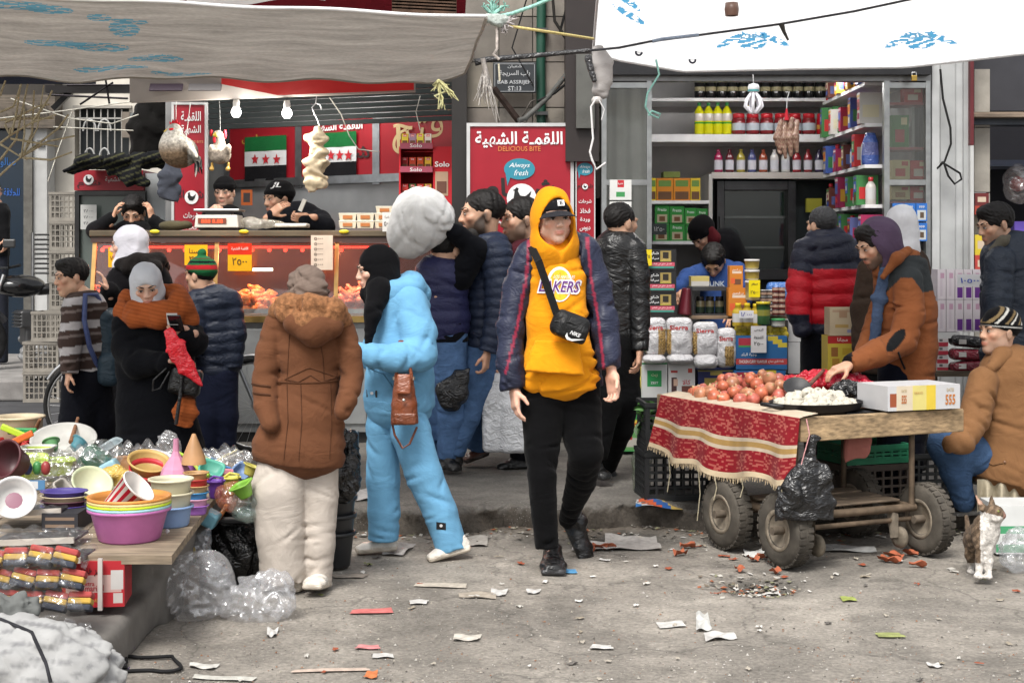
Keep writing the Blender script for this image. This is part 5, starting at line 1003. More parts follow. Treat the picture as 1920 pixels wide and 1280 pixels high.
m=MB();m.grid(tarpL,460,110,patch_cols((.33,.305,.275),marks),'tarp_dark');m.f=[f_[::-1]for f_ in m.f];m.build('sheet',tl)
m=MB();m.tube([tarpL(i/60,0)+Vector((0,-.004,.006))for i in range(61)],.009,(.72,.72,.72),'fabric',n=6);m.build('hem',tl);m=MB();m.tube([tarpL(1,i/12)for i in range(13)],.008,(.42,.4,.37),'fabric',n=6);m.build('hem',tl);m=MB();m.tube([tarpL(i/60,1)for i in range(61)],.009,(.32,.3,.27),'fabric',n=6);m.build('hem',tl)  # near hem whitened: light caught along its top edge, put into the colour
tr_=thing('tarpaulin','bright white relief tarpaulin with blue prints over the grocery','tarpaulin',P(1500,120,8.5))
def tarpR(u,v):
 x=1112+1050*u;yb=float(np.interp(x,[1112,1160,1280,1500,1700,1920,2200],[100,113,134,129,126,101,70]));xx=x+(22*(1-v))*max(0,1-u*8)
 y=-170+(yb+170)*v+5*math.sin(u*14+v*5)*v*(1-v)*3
 return P(xx,y,6.6+2.3*v)
B2=(.08,.30,.50)
def wreath(cx,cy,s):return[(cx-.028*s,cy,.009*s,.05*s,.5,B2),(cx+.028*s,cy,.009*s,.05*s,-.5,B2),(cx,cy+.02*s,.022*s,.035*s,0,B2)]
marks=wreath(.285,.80,1.2)+wreath(.585,.83,1.2)+[(.035,.56,.012,.12,-.4,B2),(.06,.70,.012,.06,-.5,B2),(.05,.6,.008,.08,-.4,B2)]
m=MB();m.grid(tarpR,380,150,patch_cols((.88,.88,.88),marks),'tarp_white');m.f=[f_[::-1]for f_ in m.f];m.build('sheet',tr_)
m=MB();m.tube([tarpR(i/60,1)for i in range(61)],.010,(.75,.75,.76),'fabric',n=6);m.build('hem',tr_);m=MB();m.tube([tarpR(0,i/12)for i in range(13)],.008,(.75,.75,.76),'fabric',n=6);m.build('hem',tr_)
for x,s in((1410,'UN'),(1722,'UN')):
 o=P(x,68,8.35);lettering(s,o,.14,.07,B2,tr_,r=(1,0,0),u=(0,.6,.45),bold=.02)
for(x,y)in((1197,96),(1298,112)):
 m=MB();c=tarpR((x-1112)/1050,.93);m.lathe([(.012,0),(.018,.006),(.024,0)],(0,0,0),(.05,.05,.07),'metal',n=12);m.v=[tuple(c+Vector((v[0],-.01-v[2],v[1])))for v in m.v];m.build('eyelet',tr_)
f=Fld(.008);w=lambda x,y,d=0:P(x,y,8.7+d)
f.tube([(w(1120,92),.03,.02),(w(1128,120),.06,.025),(w(1130,150),.05,.03),(w(1122,168),.035,.03),(w(1134,176),.03,.02)],k=.02);f.fold(.012,40,3,(1.2,1,.4));blob('tied_flap',f,(.36,.34,.33),'fabric',tr_)
f=Fld(.007);f.tube([(w(1104,108,-.05),.025,.02),(w(1108,130,-.05),.022,.02),(w(1114,150,-.05),.015,.02)],k=.01);f.fold(.006,70,5,(1,1,1));blob('tape_bundle',f,(.03,.03,.033),'bag',tr_)
m=MB();m.lathe([(1e-4,-.02),(.03,-.015),(.032,.005),(.02,.02),(1e-4,.024)],w(1119,188,-.02),(.5,.48,.46),'plastic',n=10);m.build('weight',tr_)
kn=thing('rope_knot','frayed mint and white rope knot at the corner of the grey tarpaulin','rope',P(930,60,6.9));k_=lambda x,y,d=0:P(x,y,6.85+d)
def strands(name,par,origin,ends,r,col,n=10,spread=6,seed=1,kind='rope'):
 q=random.Random(seed);m=MB()
 for i in range(n):
  e=ends[i%len(ends)];pts=[k_(*origin)]
  for t in(.35,.7,1):pts.append(k_(origin[0]+(e[0]-origin[0])*t+q.uniform(-spread,spread)*t,origin[1]+(e[1]-origin[1])*t+q.uniform(-spread,spread)*t,q.uniform(-.02,.02)))
  m.tube(pts,[r,r*.9,r*.7,r*.3],dim(col,q.uniform(.75,1.15)),kind,n=4)
 o=m.build(name,par);o['kind']='stuff';return o
MINT=(.30,.56,.48)
strands('frayed_mint_end',kn,(925,28),[(905,10),(918,2),(930,4),(950,10)],.006,MINT,26,8,1);strands('frayed_white_end',kn,(945,45),[(965,30),(960,48),(945,62)],.005,(.5,.46,.45),26,8,2)
f=Fld(.006);f.ell(k_(935,38),(.05,.03,.03));f.ell(k_(915,34),(.03,.025,.02),k=.02);f.fold(.008,110,3,(1,1,1));blob('knot',f,(.42,.47,.44),'rope',kn)
m=MB();m.tube([k_(920,34),k_(960,26),k_(1000,12),k_(1040,-5)],.009,MINT,'rope',n=7);m.build('mint_rope',kn);m=MB();m.tube([k_(948,44),k_(958,50),k_(1040,62),P(1112,73,7.9)],.007,(.58,.48,.20),'rope',n=7);m.build('yellow_rope',kn)
m=MB();m.tube([k_(912,46),k_(928,42),k_(932,60),k_(932,92),k_(925,102),k_(936,112)],.007,(.58,.52,.48),'rope',n=7);m.build('white_rope',kn);m=MB();m.tube([k_(935,120),k_(937,152)],.005,(.6,.55,.42),'rope',n=6);m.build('rope_end',kn)
strands('frayed_tail',kn,(910,118,.2),[(895,195),(905,190),(920,200),(930,225),(912,175)],.005,(.46,.43,.40),24,8,4);m=MB();m.tube([k_(905,110),k_(911,135),k_(912,165)],.012,(.46,.42,.39),'rope',n=7);m.build('twisted_tail',kn)
strands('yellow_tangle',kn,(822,150),[(840,165),(858,185),(828,200),(812,165),(845,178)],.005,(.58,.55,.28),20,7,5)
m=MB();m.tube([k_(825,160),k_(835,172),k_(815,180),k_(828,190),k_(822,205)],.006,(.6,.58,.32),'rope',n=6);m.build('yellow_loop',kn)
cb=thing('cable','black taped cable strung from the grey tarpaulin to the grocery','cable',P(1000,105,8.0));w=lambda x,y,d=0:P(x,y,7.9+d)
m=MB();m.tube([w(890,118),w(915,112),w(1010,104),w(1105,95)],[.02,.016,.014,.012],(.03,.03,.032),'bag',n=7);m.build('taped_run',cb);m=MB();m.tube([w(1105,95),w(1160,90),w(1220,78),w(1320,65),w(1460,46),w(1600,22),w(1760,-12)],.007,(.05,.05,.055),'rope',n=6);m.build('thin_run',cb)
m=MB();m.tube([w(1223,78),w(1240,74),w(1310,66)],.010,(.25,.3,.38),'rope',n=6);m.build('blue_wrap',cb);m=MB();m.tube([w(1465,45),w(1470,60),w(1478,76)],[.016,.01,.006],(.05,.045,.04),'rope',n=6);m.build('hanging_knot',cb)
m=MB();m.tube([w(1230,112),w(1236,140),w(1214,175),w(1210,200),w(1218,214),w(1235,222),w(1238,214),w(1222,208),w(1216,217)],.006,(.28,.55,.48),'rope',n=6);m.build('cord',None,'mint green cord dangling in front of the grocery frame','cord')
m=MB();m.tube([w(1118,185),w(1108,200),w(1112,260),w(1106,285),w(1110,300),w(1118,318),w(1136,305)],.006,(.72,.7,.7),'plastic',n=5);m.build('strap',None,'long white plastic strap dangling beside the narrow red sign','strap');m=MB();m.tube([w(1122,186),w(1133,205),w(1128,225)],.004,(.6,.6,.6),'plastic',n=5);m.build('strap',None,'short curled white strap under the tied flap','strap')
m=MB();R_=Matrix.Rotation(.1,3,'Y');m.lathe([(.03,0),(.034,.03),(.03,.06),(.022,.06),(.02,.03),(.022,0),(.03,0)],P(1372,30,6.9),(.12,.06,.04),'plastic',n=14);m.build('wooden_ring',None,'brown ring hanging at the top edge above the white tarpaulin','ring')
aw=thing('awning','dark red shop awning seen above the grey tarpaulin','awning',P(640,0,9.6));m=MB();m.add([P(250,-90,9.3),P(880,-90,9.3),P(870,60,9.7),P(330,60,9.7)],[(3,2,1,0)],(.16,.012,.02),'fabric');m.build('cover',aw)
for i in range(5):m=MB();m.bar(P(735,2+6*i-8,9.2),P(856,8+6*i-8,9.2),.02,.03,(.10,.06,.04),'rust');m.build('slat',aw)
m=MB();m.grid(lambda u,v:P(350+260*u,-60+(68-14*u+8*math.sin(u*6))*v+10*u,8.9),20,6,(.6,.6,.6),'tarp_white');m.f=[f_[::-1]for f_ in m.f];m.build('sheet',None,'scrap of pale sheeting above the grey tarpaulin','sheeting')
m=MB();m.grid(lambda u,v:P(-60+240*u,134+24*v-0*u,9.2+.3*v),20,4,(.012,.02,.05),'fabric');m.f=[f_[::-1]for f_ in m.f];m.build('sheet',None,'dark blue cloth strip under the left tarpaulin edge','cloth')
tw=thing('bare_twigs','pale bare branches tied together at the upper left','branch',P(45,300,8.0));w=lambda x,y,d=0:P(x,y,8.0+d);i_=0
for pts in([(-10,338),(20,310),(43,292),(70,240),(82,160)],[(-5,272),(25,250),(60,230),(105,215)],[(0,270),(40,295),(46,250),(45,190)],[(0,210),(25,200),(40,158)],[(22,250),(32,205),(38,160)],[(43,292),(90,265),(140,255)],[(0,180),(5,165),(10,152)],[(-5,225),(60,222),(100,222)],[(10,235),(18,252),(20,240)],[(60,230),(88,190),(98,170)],[(20,260),(80,270),(110,275)],[(43,292),(60,250),(64,170)],[(43,292),(110,240),(128,215)],[(0,300),(30,262),(52,158)],[(10,230),(70,200),(92,196)],[(46,296),(95,300),(135,285)]):
 i_+=1;m=MB();m.tube([w(x,y,.05*math.sin(i_+k))for k,(x,y)in enumerate(pts)],[.007-.001*k for k in range(len(pts))],(.40,.34,.22),'rope',n=5);m.build('twig',tw)
m=MB();m.tube([w(38,288),w(44,296),w(51,298)],.009,(.5,.46,.36),'rope',n=6);m.build('tie',tw)
for pts,lab in(([(0,222),(120,208),(250,190)],'white wire crossing the alley in front of the grilled window'),([(20,185),(130,222),(210,232),(260,215)],'sagging pale wire below the alley beam'),([(100,238),(180,242),(250,245)],'straight thin wire above the old junction boxes'),([(90,340),(110,280),(135,210)],'thin wire rising along the cream wall')):
 m=MB();m.tube([P(x,y,12.5)for x,y in pts],.006,(.5,.48,.42),'rubber',n=5);m.build('wire',None,lab,'wire')
# people: helpers
SKIN=(.54,.325,.22);SKIN_D=(.40,.22,.14);SKIN_L=(.62,.40,.30)
class Person:
 def __init__(s,label,Y,x,yfoot,skin=SKIN,group=None,name='person',cat='person'):
  s.Y=Y;s.m=Y/F;s.skin=skin;s.root=thing(name,label,cat,P(x,yfoot,Y),group);s.parts=[];s.core=[]
 def w(s,x,y,dy=0):return P(x,y,s.Y+dy)
 def st(s,L):
  o=[]
  for q in L:
   x,y,r=q[:3];dy=q[3]if len(q)>3 else 0;a=q[4]if len(q)>4 else 1;o.append((s.w(x,y,dy),r*s.m,r*s.m*a))
  return o
 def wear(s,name,tubes,col,kind='fabric',h=.012,fold=(.006,28,1),k=.03,cuts=(),ells=(),core=True,it=1,bias=(.5,.5,1.4),parent=None,planes=(),cr=5):
  """tubes: [(stations, opts)] in photo pixels and depth offsets"""
  f=Fld(h)
  for ti,t in enumerate(tubes):
   L,o=t if isinstance(t,tuple)else(t,{});o=dict(o)
   if ti==0 and name in('jacket','coat','sweater','sweatshirt','vest'):o['flat']=(1,o.get('flat',(0,0))[1])
   o=dict(o);kk=o.pop('k',k);c=o.pop('core',core)
   f.tube(s.st(L),k=kk,**o)
   if c:s.core.append([(p,a*.6,b*.6)for p,a,b in s.st(L)])
  for e in ells:f.ell(s.w(*e[0]),[q*s.m for q in e[1]],k=e[2]if len(e)>2 else k)
  for e in cuts:f.ell(s.w(*e[0]),[q*s.m for q in e[1]],k=.01,cut=True)
  for p_,n_ in planes:f.plane(s.w(*p_),n_)
  if fold:
   f.fold(fold[0]*.28,fold[1]*1.3,fold[2],bias);f.fold(fold[0]*.22,fold[1]*3.2,fold[2]+50,bias);rg_=np.random.default_rng(fold[2])
   for t in tubes:
    L=t[0]if isinstance(t,tuple)else t
    if len(L)>2 and cr:f.crease(s.st(L),cr,fold[0]*1.25,rg_)
  return blob(name,f,col,kind,parent or s.root,it=it)
 def headT(s,x,y,hpx,yaw,pitch=0,roll=0,dy=0):
  sc=hpx*s.m/.23
  s.T=Matrix.Translation(s.w(x,y,dy))@Matrix.Rotation(math.radians(yaw),4,'Z')@Matrix.Rotation(math.radians(pitch),4,'X')@Matrix.Rotation(math.radians(roll),4,'Y')@Matrix.Scale(sc,4)
  return s.T
 def head(s,x,y,hpx,yaw,pitch=0,roll=0,dy=0,h=.006,beard=0,brow=(.02,.015,.012),female=False,neck=.2,beardcol=(.03,.022,.018)):
  T=s.headT(x,y,hpx,yaw,pitch,roll,dy);f=Fld(h);j=.9 if female else 1
  f.ell((0,.014,.034),(.073,.093,.080));f.ell((0,-.016,-.03),(.058*j,.071,.078),k=.03)
  f.ell((0,-.058,-.092),(.026*j,.024,.02),k=.03)
  for q in(-1,1):
   f.ell((q*.045*j,-.005,-.058),.026,k=.03);f.ell((q*.042,-.06,-.014),(.02,.018,.016),k=.02)
   f.ell((q*.03,-.08,.026),(.024,.012,.009),k=.015)
   f.ell((q*.031,-.098,.006),(.017,.016,.011),k=.012,cut=True)
   f.ell((q*.076,.012,-.004),(.009,.02,.031),Matrix.Rotation(q*.35,3,'Z'),k=.008)
   f.ell((q*.031,-.0735,.005),.0135,k=.003)
  f.tube([((0,-.082,.014),.008,.008),((0,-.099,-.022),.0105,.0105)],k=.012)
  for q in(-1,1):f.ell((q*.011,-.094,-.027),(.009,.010,.008),k=.008)
  f.ell((0,-.083,-.053),(.023,.011,.0055),k=.006);f.ell((0,-.081,-.0635),(.019,.012,.0065),k=.006)
  f.tube([((-.022,-.094,-.0582),.002,.002),((.022,-.094,-.0582),.002,.002)],k=.004,cut=True)
  f.tube([((0,.02,-.05),.052*j,.052*j),((0,.032,-.05-neck),.058*j,.058*j)],k=.03)
  sk=np.array(s.skin)
  def col(V):
   x_,y_,z_=V[:,0],V[:,1],V[:,2];c=np.tile(sk,(len(V),1))
   front=np.clip((-.03-y_)/.03,0,1)
   ck=np.exp(-((np.abs(x_)-.04)**2/.0004+(z_+.022)**2/.0005))*front
   c=mixc((1,1,1),(1.08,.86,.82),ck)*c
   lip=np.exp(-((x_/.024)**4+((z_+.058)/.0105)**4))*(y_<-.072)
   c=c*(1-lip[:,None]*(1-np.array([.86,.55,.55])))
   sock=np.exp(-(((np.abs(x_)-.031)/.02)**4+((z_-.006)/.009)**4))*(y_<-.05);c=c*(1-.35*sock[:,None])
   if beard:
    bd=np.clip((-.030-z_+.05*np.clip((y_+.05)/.05,0,1))/.014,0,1)*np.clip((.03-y_)/.03,0,1)*(1-np.clip(lip*1.5,0,1))*np.clip((z_+.125)/.02,0,1)
    mo=np.exp(-((x_/.03)**4+((z_+.043)/.007)**4))*(y_<-.06)
    ck2=1-np.exp(-(((np.abs(x_)-.03)/.022)**2+((z_+.03)/.02)**2))*(y_<-.045)
    bd=np.maximum(bd*ck2,mo)*beard;c=c*(1-bd[:,None])+np.array(beardcol)*bd[:,None]
   return c
  V,Fc,cc=blob('h',f,col,'skin',T=T,obj=False);s.parts.append((V,Fc,cc,'skin'))
  m=MB()
  for q in(-1,1):
   for(cx,cy,cz,rx,ry,rz,cl,kd)in((q*.031,-.0815,.0045,.0125,.0075,.0050,(.42,.38,.35),'eye'),(q*.031,-.0868,.0045,.0058,.003,.0050,(.03,.018,.01),'eye')):
    m.lathe([(1e-4,-1),(.7,-.7),(1,0),(.7,.7),(1e-4,1)],(0,0,0),cl,kd,n=10);n0=len(m.v)-50
    for i in range(n0,len(m.v)):v=m.v[i];m.v[i]=(cx+v[0]*rx,cy+v[1]*ry,cz+v[2]*rz)
   pts=[(q*(.012+.042*t),-.0915+.020*t*t,.0255+.006*math.sin(t*3.0))for t in(0,.25,.5,.75,1)]
   m.tube(pts,[.003,.0045,.0045,.0035,.0015],brow,'hair',n=5)
   pts=[(q*(.019+.025*t),-.0875+.008*abs(t-.5),.0075+.0045*math.sin(t*3.14))for t in(0,.25,.5,.75,1)]
   m.tube(pts,[.001,.0022,.0026,.0022,.001],(.04,.025,.02),'hair',n=5)
  V=np.array(m.v);V=V@np.array(T.to_3x3()).T+np.array(T.translation)
  q4=[(f_ if len(f_)==4 else None)for f_ in m.f];keep=[i for i,a in enumerate(q4)if a]
  Fq=np.array([m.f[i]for i in keep]);vc=np.zeros((len(V),3))
  for i in keep:
   for j_ in m.f[i]:vc[j_]=m.c[i]
  kk=np.array([m.k[i]for i in keep])
  for ki,kn in enumerate(m.kinds):s.parts.append((V,Fq[kk==ki],vc,kn))
  return T
 def local(s,name,fn,col,kind,h=.006,fold=None,it=1,bias=(1,1,1),parent=None,**kw):
  f=Fld(h);fn(f)
  if fold:f.fold(*fold,bias)
  return blob(name,f,col,kind,parent or s.root,T=s.T,it=it,**kw)
 def hair(s,col=(.012,.009,.008),style='short',h=.006,grow=0):
  def fn(f):
   g=grow
   f.ell((0,.018,.04),(.081+g,.098+g,.086+g))
   if style=='full':f.ell((0,-.045,.092),(.055,.04,.026),k=.03)
   f.ell((0,-.115,-.035),(.09,.075,.105),k=.012,cut=True)
   for q in(-1,1):f.ell((q*.085,-.055,-.06),(.05,.06,.08),k=.012,cut=True);f.ell((q*.09,.012,-.005),(.03,.024,.036),k=.006,cut=True)
   f.plane((0,.06,-.062),(0,-.35,-1))
  return s.local('hair',fn,col,'hair',h,(.006,190,3),it=0)
 def beard_hair(s,col=(.02,.015,.012),h=.006):
  def fn(f):
   f.ell((0,-.038,-.088),(.058,.056,.05));f.ell((0,-.0,-.05),(.068,.045,.035),k=.02);f.ell((0,-.085,-.05),(.04,.03,.028),k=.01,cut=True);f.ell((0,.03,-.05),(.09,.06,.09),k=.01,cut=True)
  return s.local('beard',fn,col,'hair',h,(.003,150,4))
 def hijab(s,col,h=.007,drop=.26,wide=.13,face=(.053,.07,.076),seed=5,amp=.006,band=None,low=(0,.02),parent=None,kind='fabric',freq=42):
  def fn(f):
   f.ell((0,.018,.034),(.088,.106,.096));f.ell((0,-.022,-.105),(.07,.068,.05),k=.04);f.ell((0,.03,-.04),(.092,.085,.08),k=.03)
   f.tube([((0,.018,-.06),.082,.082),((low[0]*.5,low[1],-.13),.09,.09),((low[0],low[1],-drop),wide,wide*.9)],k=.04)
   f.ell((0,-.125,-.014),face,k=.012,cut=True)
  return s.local('headscarf',fn,col,kind,h,(amp,freq,seed),bias=(.7,.7,1),parent=parent)
 def beanie(s,col,h=.006,z=.02,pom=False,kind='knit',parent=None,tilt=.25):
  def fn(f):
   f.ell((0,.016,.048),(.086,.106,.09));f.tube([((0,.012,z+.012),.088,.107),((0,.014,z+.04),.089,.108)],k=.01,flat=(1,1))
   if pom:f.ell((0,.016,.15),.03,k=.01)
   f.plane((0,0,z),(0,-tilt,-1))
  return s.local('beanie',fn,col,kind,h,(.003,60,6))
 def hand(s,x,y,d,n,side=1,curl=.5,dy=0,sc=1.0,h=.0046,spread=.0,thumb=.0,hold=None):
  """wrist at pixel x,y; d finger direction, n palm normal (world)"""
  d=Vector(d).normalized();n=Vector(n);n=(n-d*n.dot(d)).normalized();X=(-n).cross(-d)
  R=Matrix((X,-n,-d)).transposed().to_4x4();T=Matrix.Translation(s.w(x,y,dy))@R@Matrix.Scale(sc,4);f=Fld(h)
  f.box((0,0,-.052),(.040,.014,.046),None,.013,.01);f.tube([((0,0,.05),.029,.024),((0,0,-.02),.027,.019)],k=.02)
  f.ell((side*.022,-.008,-.035),(.018,.013,.028),k=.012)
  for i,(xx,L)in enumerate(((.030,.068),(.0105,.078),(-.0095,.073),(-.029,.056))):
   p=Vector((side*xx,0,-.092));a=curl*(.55+.12*i);r=.0088-.0007*i
   for sg in(.46,.31,.23):
    q=p+Vector((side*spread*(1.5-i)*.02,-math.sin(a),-math.cos(a)))*L*sg
    f.tube([(p,r,r),(q,r*.93,r*.93)],k=.004);p=q;r*=.93;a+=curl*.95
  p=Vector((side*.030,-.006,-.03));dr=Vector((side*(.62-thumb),-.45-thumb*.5,-.62)).normalized()
  q=p+dr*.042;f.tube([(p,.013,.013),(q,.0105,.0105)],k=.01);dr=Vector((side*(.2-thumb),-.45,-.85)).normalized();f.tube([(q,.0105,.0105),(q+dr*.034,.0085,.0085)],k=.005)
  V,Fc,cc=blob('hd',f,tuple(np.array(s.skin)*(1.0,.93,.9)),'skin',T=T,obj=False);s.parts.append((V,Fc,cc,'skin'))
 def body(s):
  if s.core:
   f=Fld(.024)
   for t in s.core:f.tube([(p,max(a,.02),max(b,.02))for p,a,b in t],k=.03,flat=(0,1))
   V,Fc,cc=blob('c',f,s.skin,'skin',obj=False);s.parts.insert(0,(V,Fc,cc,'skin'))
  return joined('body',s.parts,s.root)
 def shoe(s,heel,toe,r=.045,col=(.02,.02,.02),sole=(.03,.03,.03),kind='leather',ground=None,hgt=.09,h=.007,laces=None):
  """heel, toe: (x,y,dy) sole contact pixels"""
  a=s.w(*heel);b=s.w(*toe);d=(b-a).normalized();up=Vector((0,0,1));upv=(up-d*up.dot(d)).normalized()if abs(d.z)<.9 else Vector((0,-1,0));sd=d.cross(upv).normalized();L=(b-a).length
  f=Fld(h);q=lambda t,z:a+d*(L*t)+upv*z
  f.tube([(q(.1,r*.7),r*.72,r*.75),(q(.45,r*.62),r*.82,r*.7),(q(.75,r*.5),r*.98,r*.58),(q(.93,r*.42),r*.8,r*.45)],k=.02,u=sd)
  f.tube([(q(.16,r*.6),r*.75,r*.85),(q(.2,hgt),r*.72,r*.85)],k=.02,u=sd,flat=(0,1))
  f.tube([(q(.5,r*1.0),r*.4,r*.3),(q(.25,hgt*.95),r*.55,r*.4)],k=.02,u=sd)
  R=Matrix((sd,d,upv)).transposed();f.box(q(.5,.012),(r*.98,L*.52,.014),R,.012,.004)
  f.plane(a-upv*.001,-upv);A,U=np.array(a),np.array(upv)
  def c(V):
   z=(V-A)@U;return np.where((z<.024)[:,None],np.array(sole)[None],np.array(col)[None])
  return blob('shoe',f,c,kind,s.root)
# the young man in the yellow hoodie
GOLD=(.72,.275,.01);NAVY=(.016,.019,.038)
def yellow_man():
 p=Person('young man in yellow hooded sweatshirt and open navy jacket walking towards the camera',6.95,1037,1074,skin=(.66,.42,.32))
 p.head(1039,411,92,15,3,-3,h=.0042,beard=.12);p.hair(grow=-.004)
 def cap(f):
  f.ell((0,.014,.04),(.081,.1,.073));f.plane((0,0,.036),(0,-.1,-1))
 c=p.local('cap',cap,(.018,.018,.022),'fabric',.005)
 b=MB();T=p.T
 def brim(u,v):
  a=(u-.5)*2.0;r=.084+.05*v*math.cos(a*.9);return T@Vector((math.sin(a)*r*.95,-math.cos(a)*r*1.05,.042-.022*v-.014*(u*2-1)**2))
 b.grid(brim,14,4,(.02,.02,.024),'fabric');b.grid(lambda u,v:brim(1-u,v)+Vector((0,0,-.003)),14,4,(.02,.02,.024),'fabric');b.build('brim',c)
 fr=T.to_3x3().normalized();o=T@Vector((.012,-.083,.078));r_=fr@Vector((1,0,0));u_=fr@Vector((0,.35,.93))
 e=MB();e.prism([(-.016,-.014),(.016,-.014),(.016,.014),(-.016,.014)],.006,(.75,.75,.74),'fabric',o,r_,u_);e.build('patch',c)
 lettering('E',o+r_.cross(u_)*.0015,.015,.018,(.02,.02,.02),c,r=r_,u=u_,name='patch_lettering',bold=.03)
 def hood(f):
  f.ell((0,.03,.03),(.094,.115,.108));f.ell((0,.03,.105),(.05,.07,.04),k=.05)
  f.tube([((0,.02,-.03),.103,.1),((0,.01,-.12),.105,.095),((.0,.03,-.2),.12,.1)],k=.04)
  f.ell((0,-.12,-.015),(.078,.15,.128),k=.012,cut=True);f.ell((0,-.03,-.03),(.08,.1,.125),k=.01,cut=True);f.tube([((0,-.13,-.1),.05,.06),((0,-.13,-.185),.012,.06)],k=.01,cut=True)
 p.local('hood',hood,GOLD,'fabric',.0055,(.006,36,11),bias=(.8,.8,.8))
 t=[[(1045,475,38,.03,.8),(1045,520,52,.03,.75),(1045,600,55,.0,.7),(1048,680,64,-.01,.66),(1050,710,68,0,.64),(1050,726,64,0,.66)]]
 hd=p.wear('hoodie',[(t[0],dict(flat=(0,1)))],GOLD,'fabric',.009,(.009,26,21))
 p.wear('hem_band',[([(1050,711,68,0,.655),(1050,727,65,0,.66)],dict(flat=(1,1)))],dim(GOLD,.93),'knit',.008,(.004,26,21),core=False,parent=hd)
 p.wear('front_pocket',[([(1044,640,40,-.115,.3),(1040,700,56,-.13,.3)],dict(flat=(1,1)))],GOLD,'fabric',.008,(.004,30,22),core=False,parent=hd)
 jk=[([(1047,458,46,.06,.75),(1047,480,72,.07,.6),(1047,520,76,.07,.55),(1047,600,78,.08,.55),(1045,722,86,.1,.52)],dict(flat=(0,1),k=.03)),([(990,474,22,.05),(971,535,26,.05),(958,610,25,.02),(958,680,25,-.02),(963,728,23,-.03)],dict(flat=(0,1),u=(1,0,0))),([(1102,466,22,.05),(1120,535,25,.06),(1135,610,25,.03),(1142,692,22,-.03)],dict(flat=(0,1)))]
 f=Fld(.0095)
 for L,o in jk:o=dict(o);f.tube(p.st(L),**{'k':.03,**o});p.core.append([(a,b*.6,c_*.6)for a,b,c_ in p.st(L)])
 f.tube([(p.w(1043,440,-.12),.085,.2),(p.w(1046,560,-.14),.118,.2),(p.w(1048,640,-.15),.145,.2),(p.w(1050,760,-.15),.165,.2)],k=.012,cut=True)
 f.tube([(p.w(1045,470,.02),.11,.1),(p.w(1047,600,.01),.155,.115),(p.w(1050,760,.02),.185,.135)],k=.012,cut=True)
 f.fold(.008,30,31,(.5,.5,1.4));f.fold(.003,75,32,(1,1,1));rg_=np.random.default_rng(3)
 for L,o in jk[1:]:f.crease(p.st(L),6,.011,rg_)
 def jc(V):
  x,y=topx(V);c=np.tile(np.array(NAVY),(len(V),1))
  xl=np.interp(y,[455,520,620,700],[992,987,968,948]);xr=np.interp(y,[450,520,600,700],[1101,1108,1122,1133])
  on=((np.abs(x-xl)<2.6)|(np.abs(x-xr)<2.6))&(V[:,1]<p.Y+.06)&(y<700);c[on]=(.24,.02,.05)
  side=(x<xl-3)|(x>xr+3);c[side&~on]*=1.35
  return c
 j=blob('jacket',f,jc,'nylon',p.root)
 p.wear('collar',[([(1003,470,13,.03,1),(1000,455,10,.06,1),(1030,446,9,.12,1)],{}),([(1092,466,13,.03,1),(1096,450,11,.06,1),(1068,440,9,.12,1)],{})],dim(NAVY,1.3),'nylon',.009,(.003,50,3),core=False,parent=j)
 BL=(.008,.008,.009)
 p.wear('trousers',[([(1030,715,52,.04,.8),(1020,760,44,.03,.9),(1016,840,33,-.02),(1016,890,27,-.05),(1020,960,24,-.06),(1026,1026,22,-.06)],dict(flat=(0,1))),([(1075,715,50,.06,.8),(1084,770,44,.06,.9),(1098,848,33,.0),(1090,900,29,.16),(1062,978,16,.42)],dict(flat=(0,1)))],BL,'fabric',.0085,(.008,26,41),k=.008,cr=5)
 sh=p.shoe((1036,1058,.2),(1038,1078,-.08),.06,(.014,.0145,.016),(.03,.03,.032),'leather',hgt=.1,h=.006)
 for k in range(4):m=MB();m.tube([p.w(1030,1037+6*k,.05-.03*k),p.w(1038,1035+6*k,.035-.03*k),p.w(1046,1037+6*k,.05-.03*k)],.0035,(.05,.05,.052),'rope',n=5);m.build('lace',sh)
 for q in(-1,1):decal(sh,[(1037+q*16,1040),(1037+q*20,1042),(1037+q*21,1056),(1037+q*17,1058)],(.12,.12,.125),'fabric','side_panel',.003)
 p.shoe((1064,975,.47),(1098,1050,.36),.05,(.014,.014,.016),(.02,.02,.02),'leather',hgt=.1,h=.007)
 p.hand(964,728,(.08,-.25,-1),(.9,.3,0),side=-1,curl=.38,dy=-.03,sc=.98)
 p.hand(1147,700,(.1,-.3,-1),(-.7,-.6,0),side=1,curl=.62,dy=-.03,sc=.98)
 p.body()
 ov=lambda cx,cy,rx,ry:[(cx+rx*math.cos(i*math.tau/28),cy+ry*math.sin(i*math.tau/28))for i in range(28)]
 decal(hd,ov(1049,533,24,33),(.86,.84,.8),'print','emblem_edge',.004);decal(hd,ov(1050,534,20,29),(.85,.5,.02),'print','emblem_ball',.006)
 for k in(-1,0,1):seam(hd,[(1050+k*12,534-24+4*abs(k)),(1050+k*7,534),(1050+k*12,534+24-4*abs(k))],.0012,(.5,.28,.015),'print','emblem_seam',.007)
 wrap_letters(hd,'LAKERS',1049,537,84,28,(.85,.84,.83),'team_lettering_edge',.08,.3,.03,.008)
 wrap_letters(hd,'LAKERS',1049,537,78,21,(.13,.02,.22),'team_lettering',.012,.3,.03,.0105)
 wrap_letters(hd,'LOS ANGELES',1058,519,40,6,(.8,.8,.8),'team_lettering_small',.0,.3,.03,.0105)
 bag=thing('belt_bag','black belt bag worn across the chest of the man in yellow','bag',p.w(1068,640,-.17))
 f=Fld(.006);ang=math.radians(-22);R=Matrix.Rotation(-ang,3,'Y')
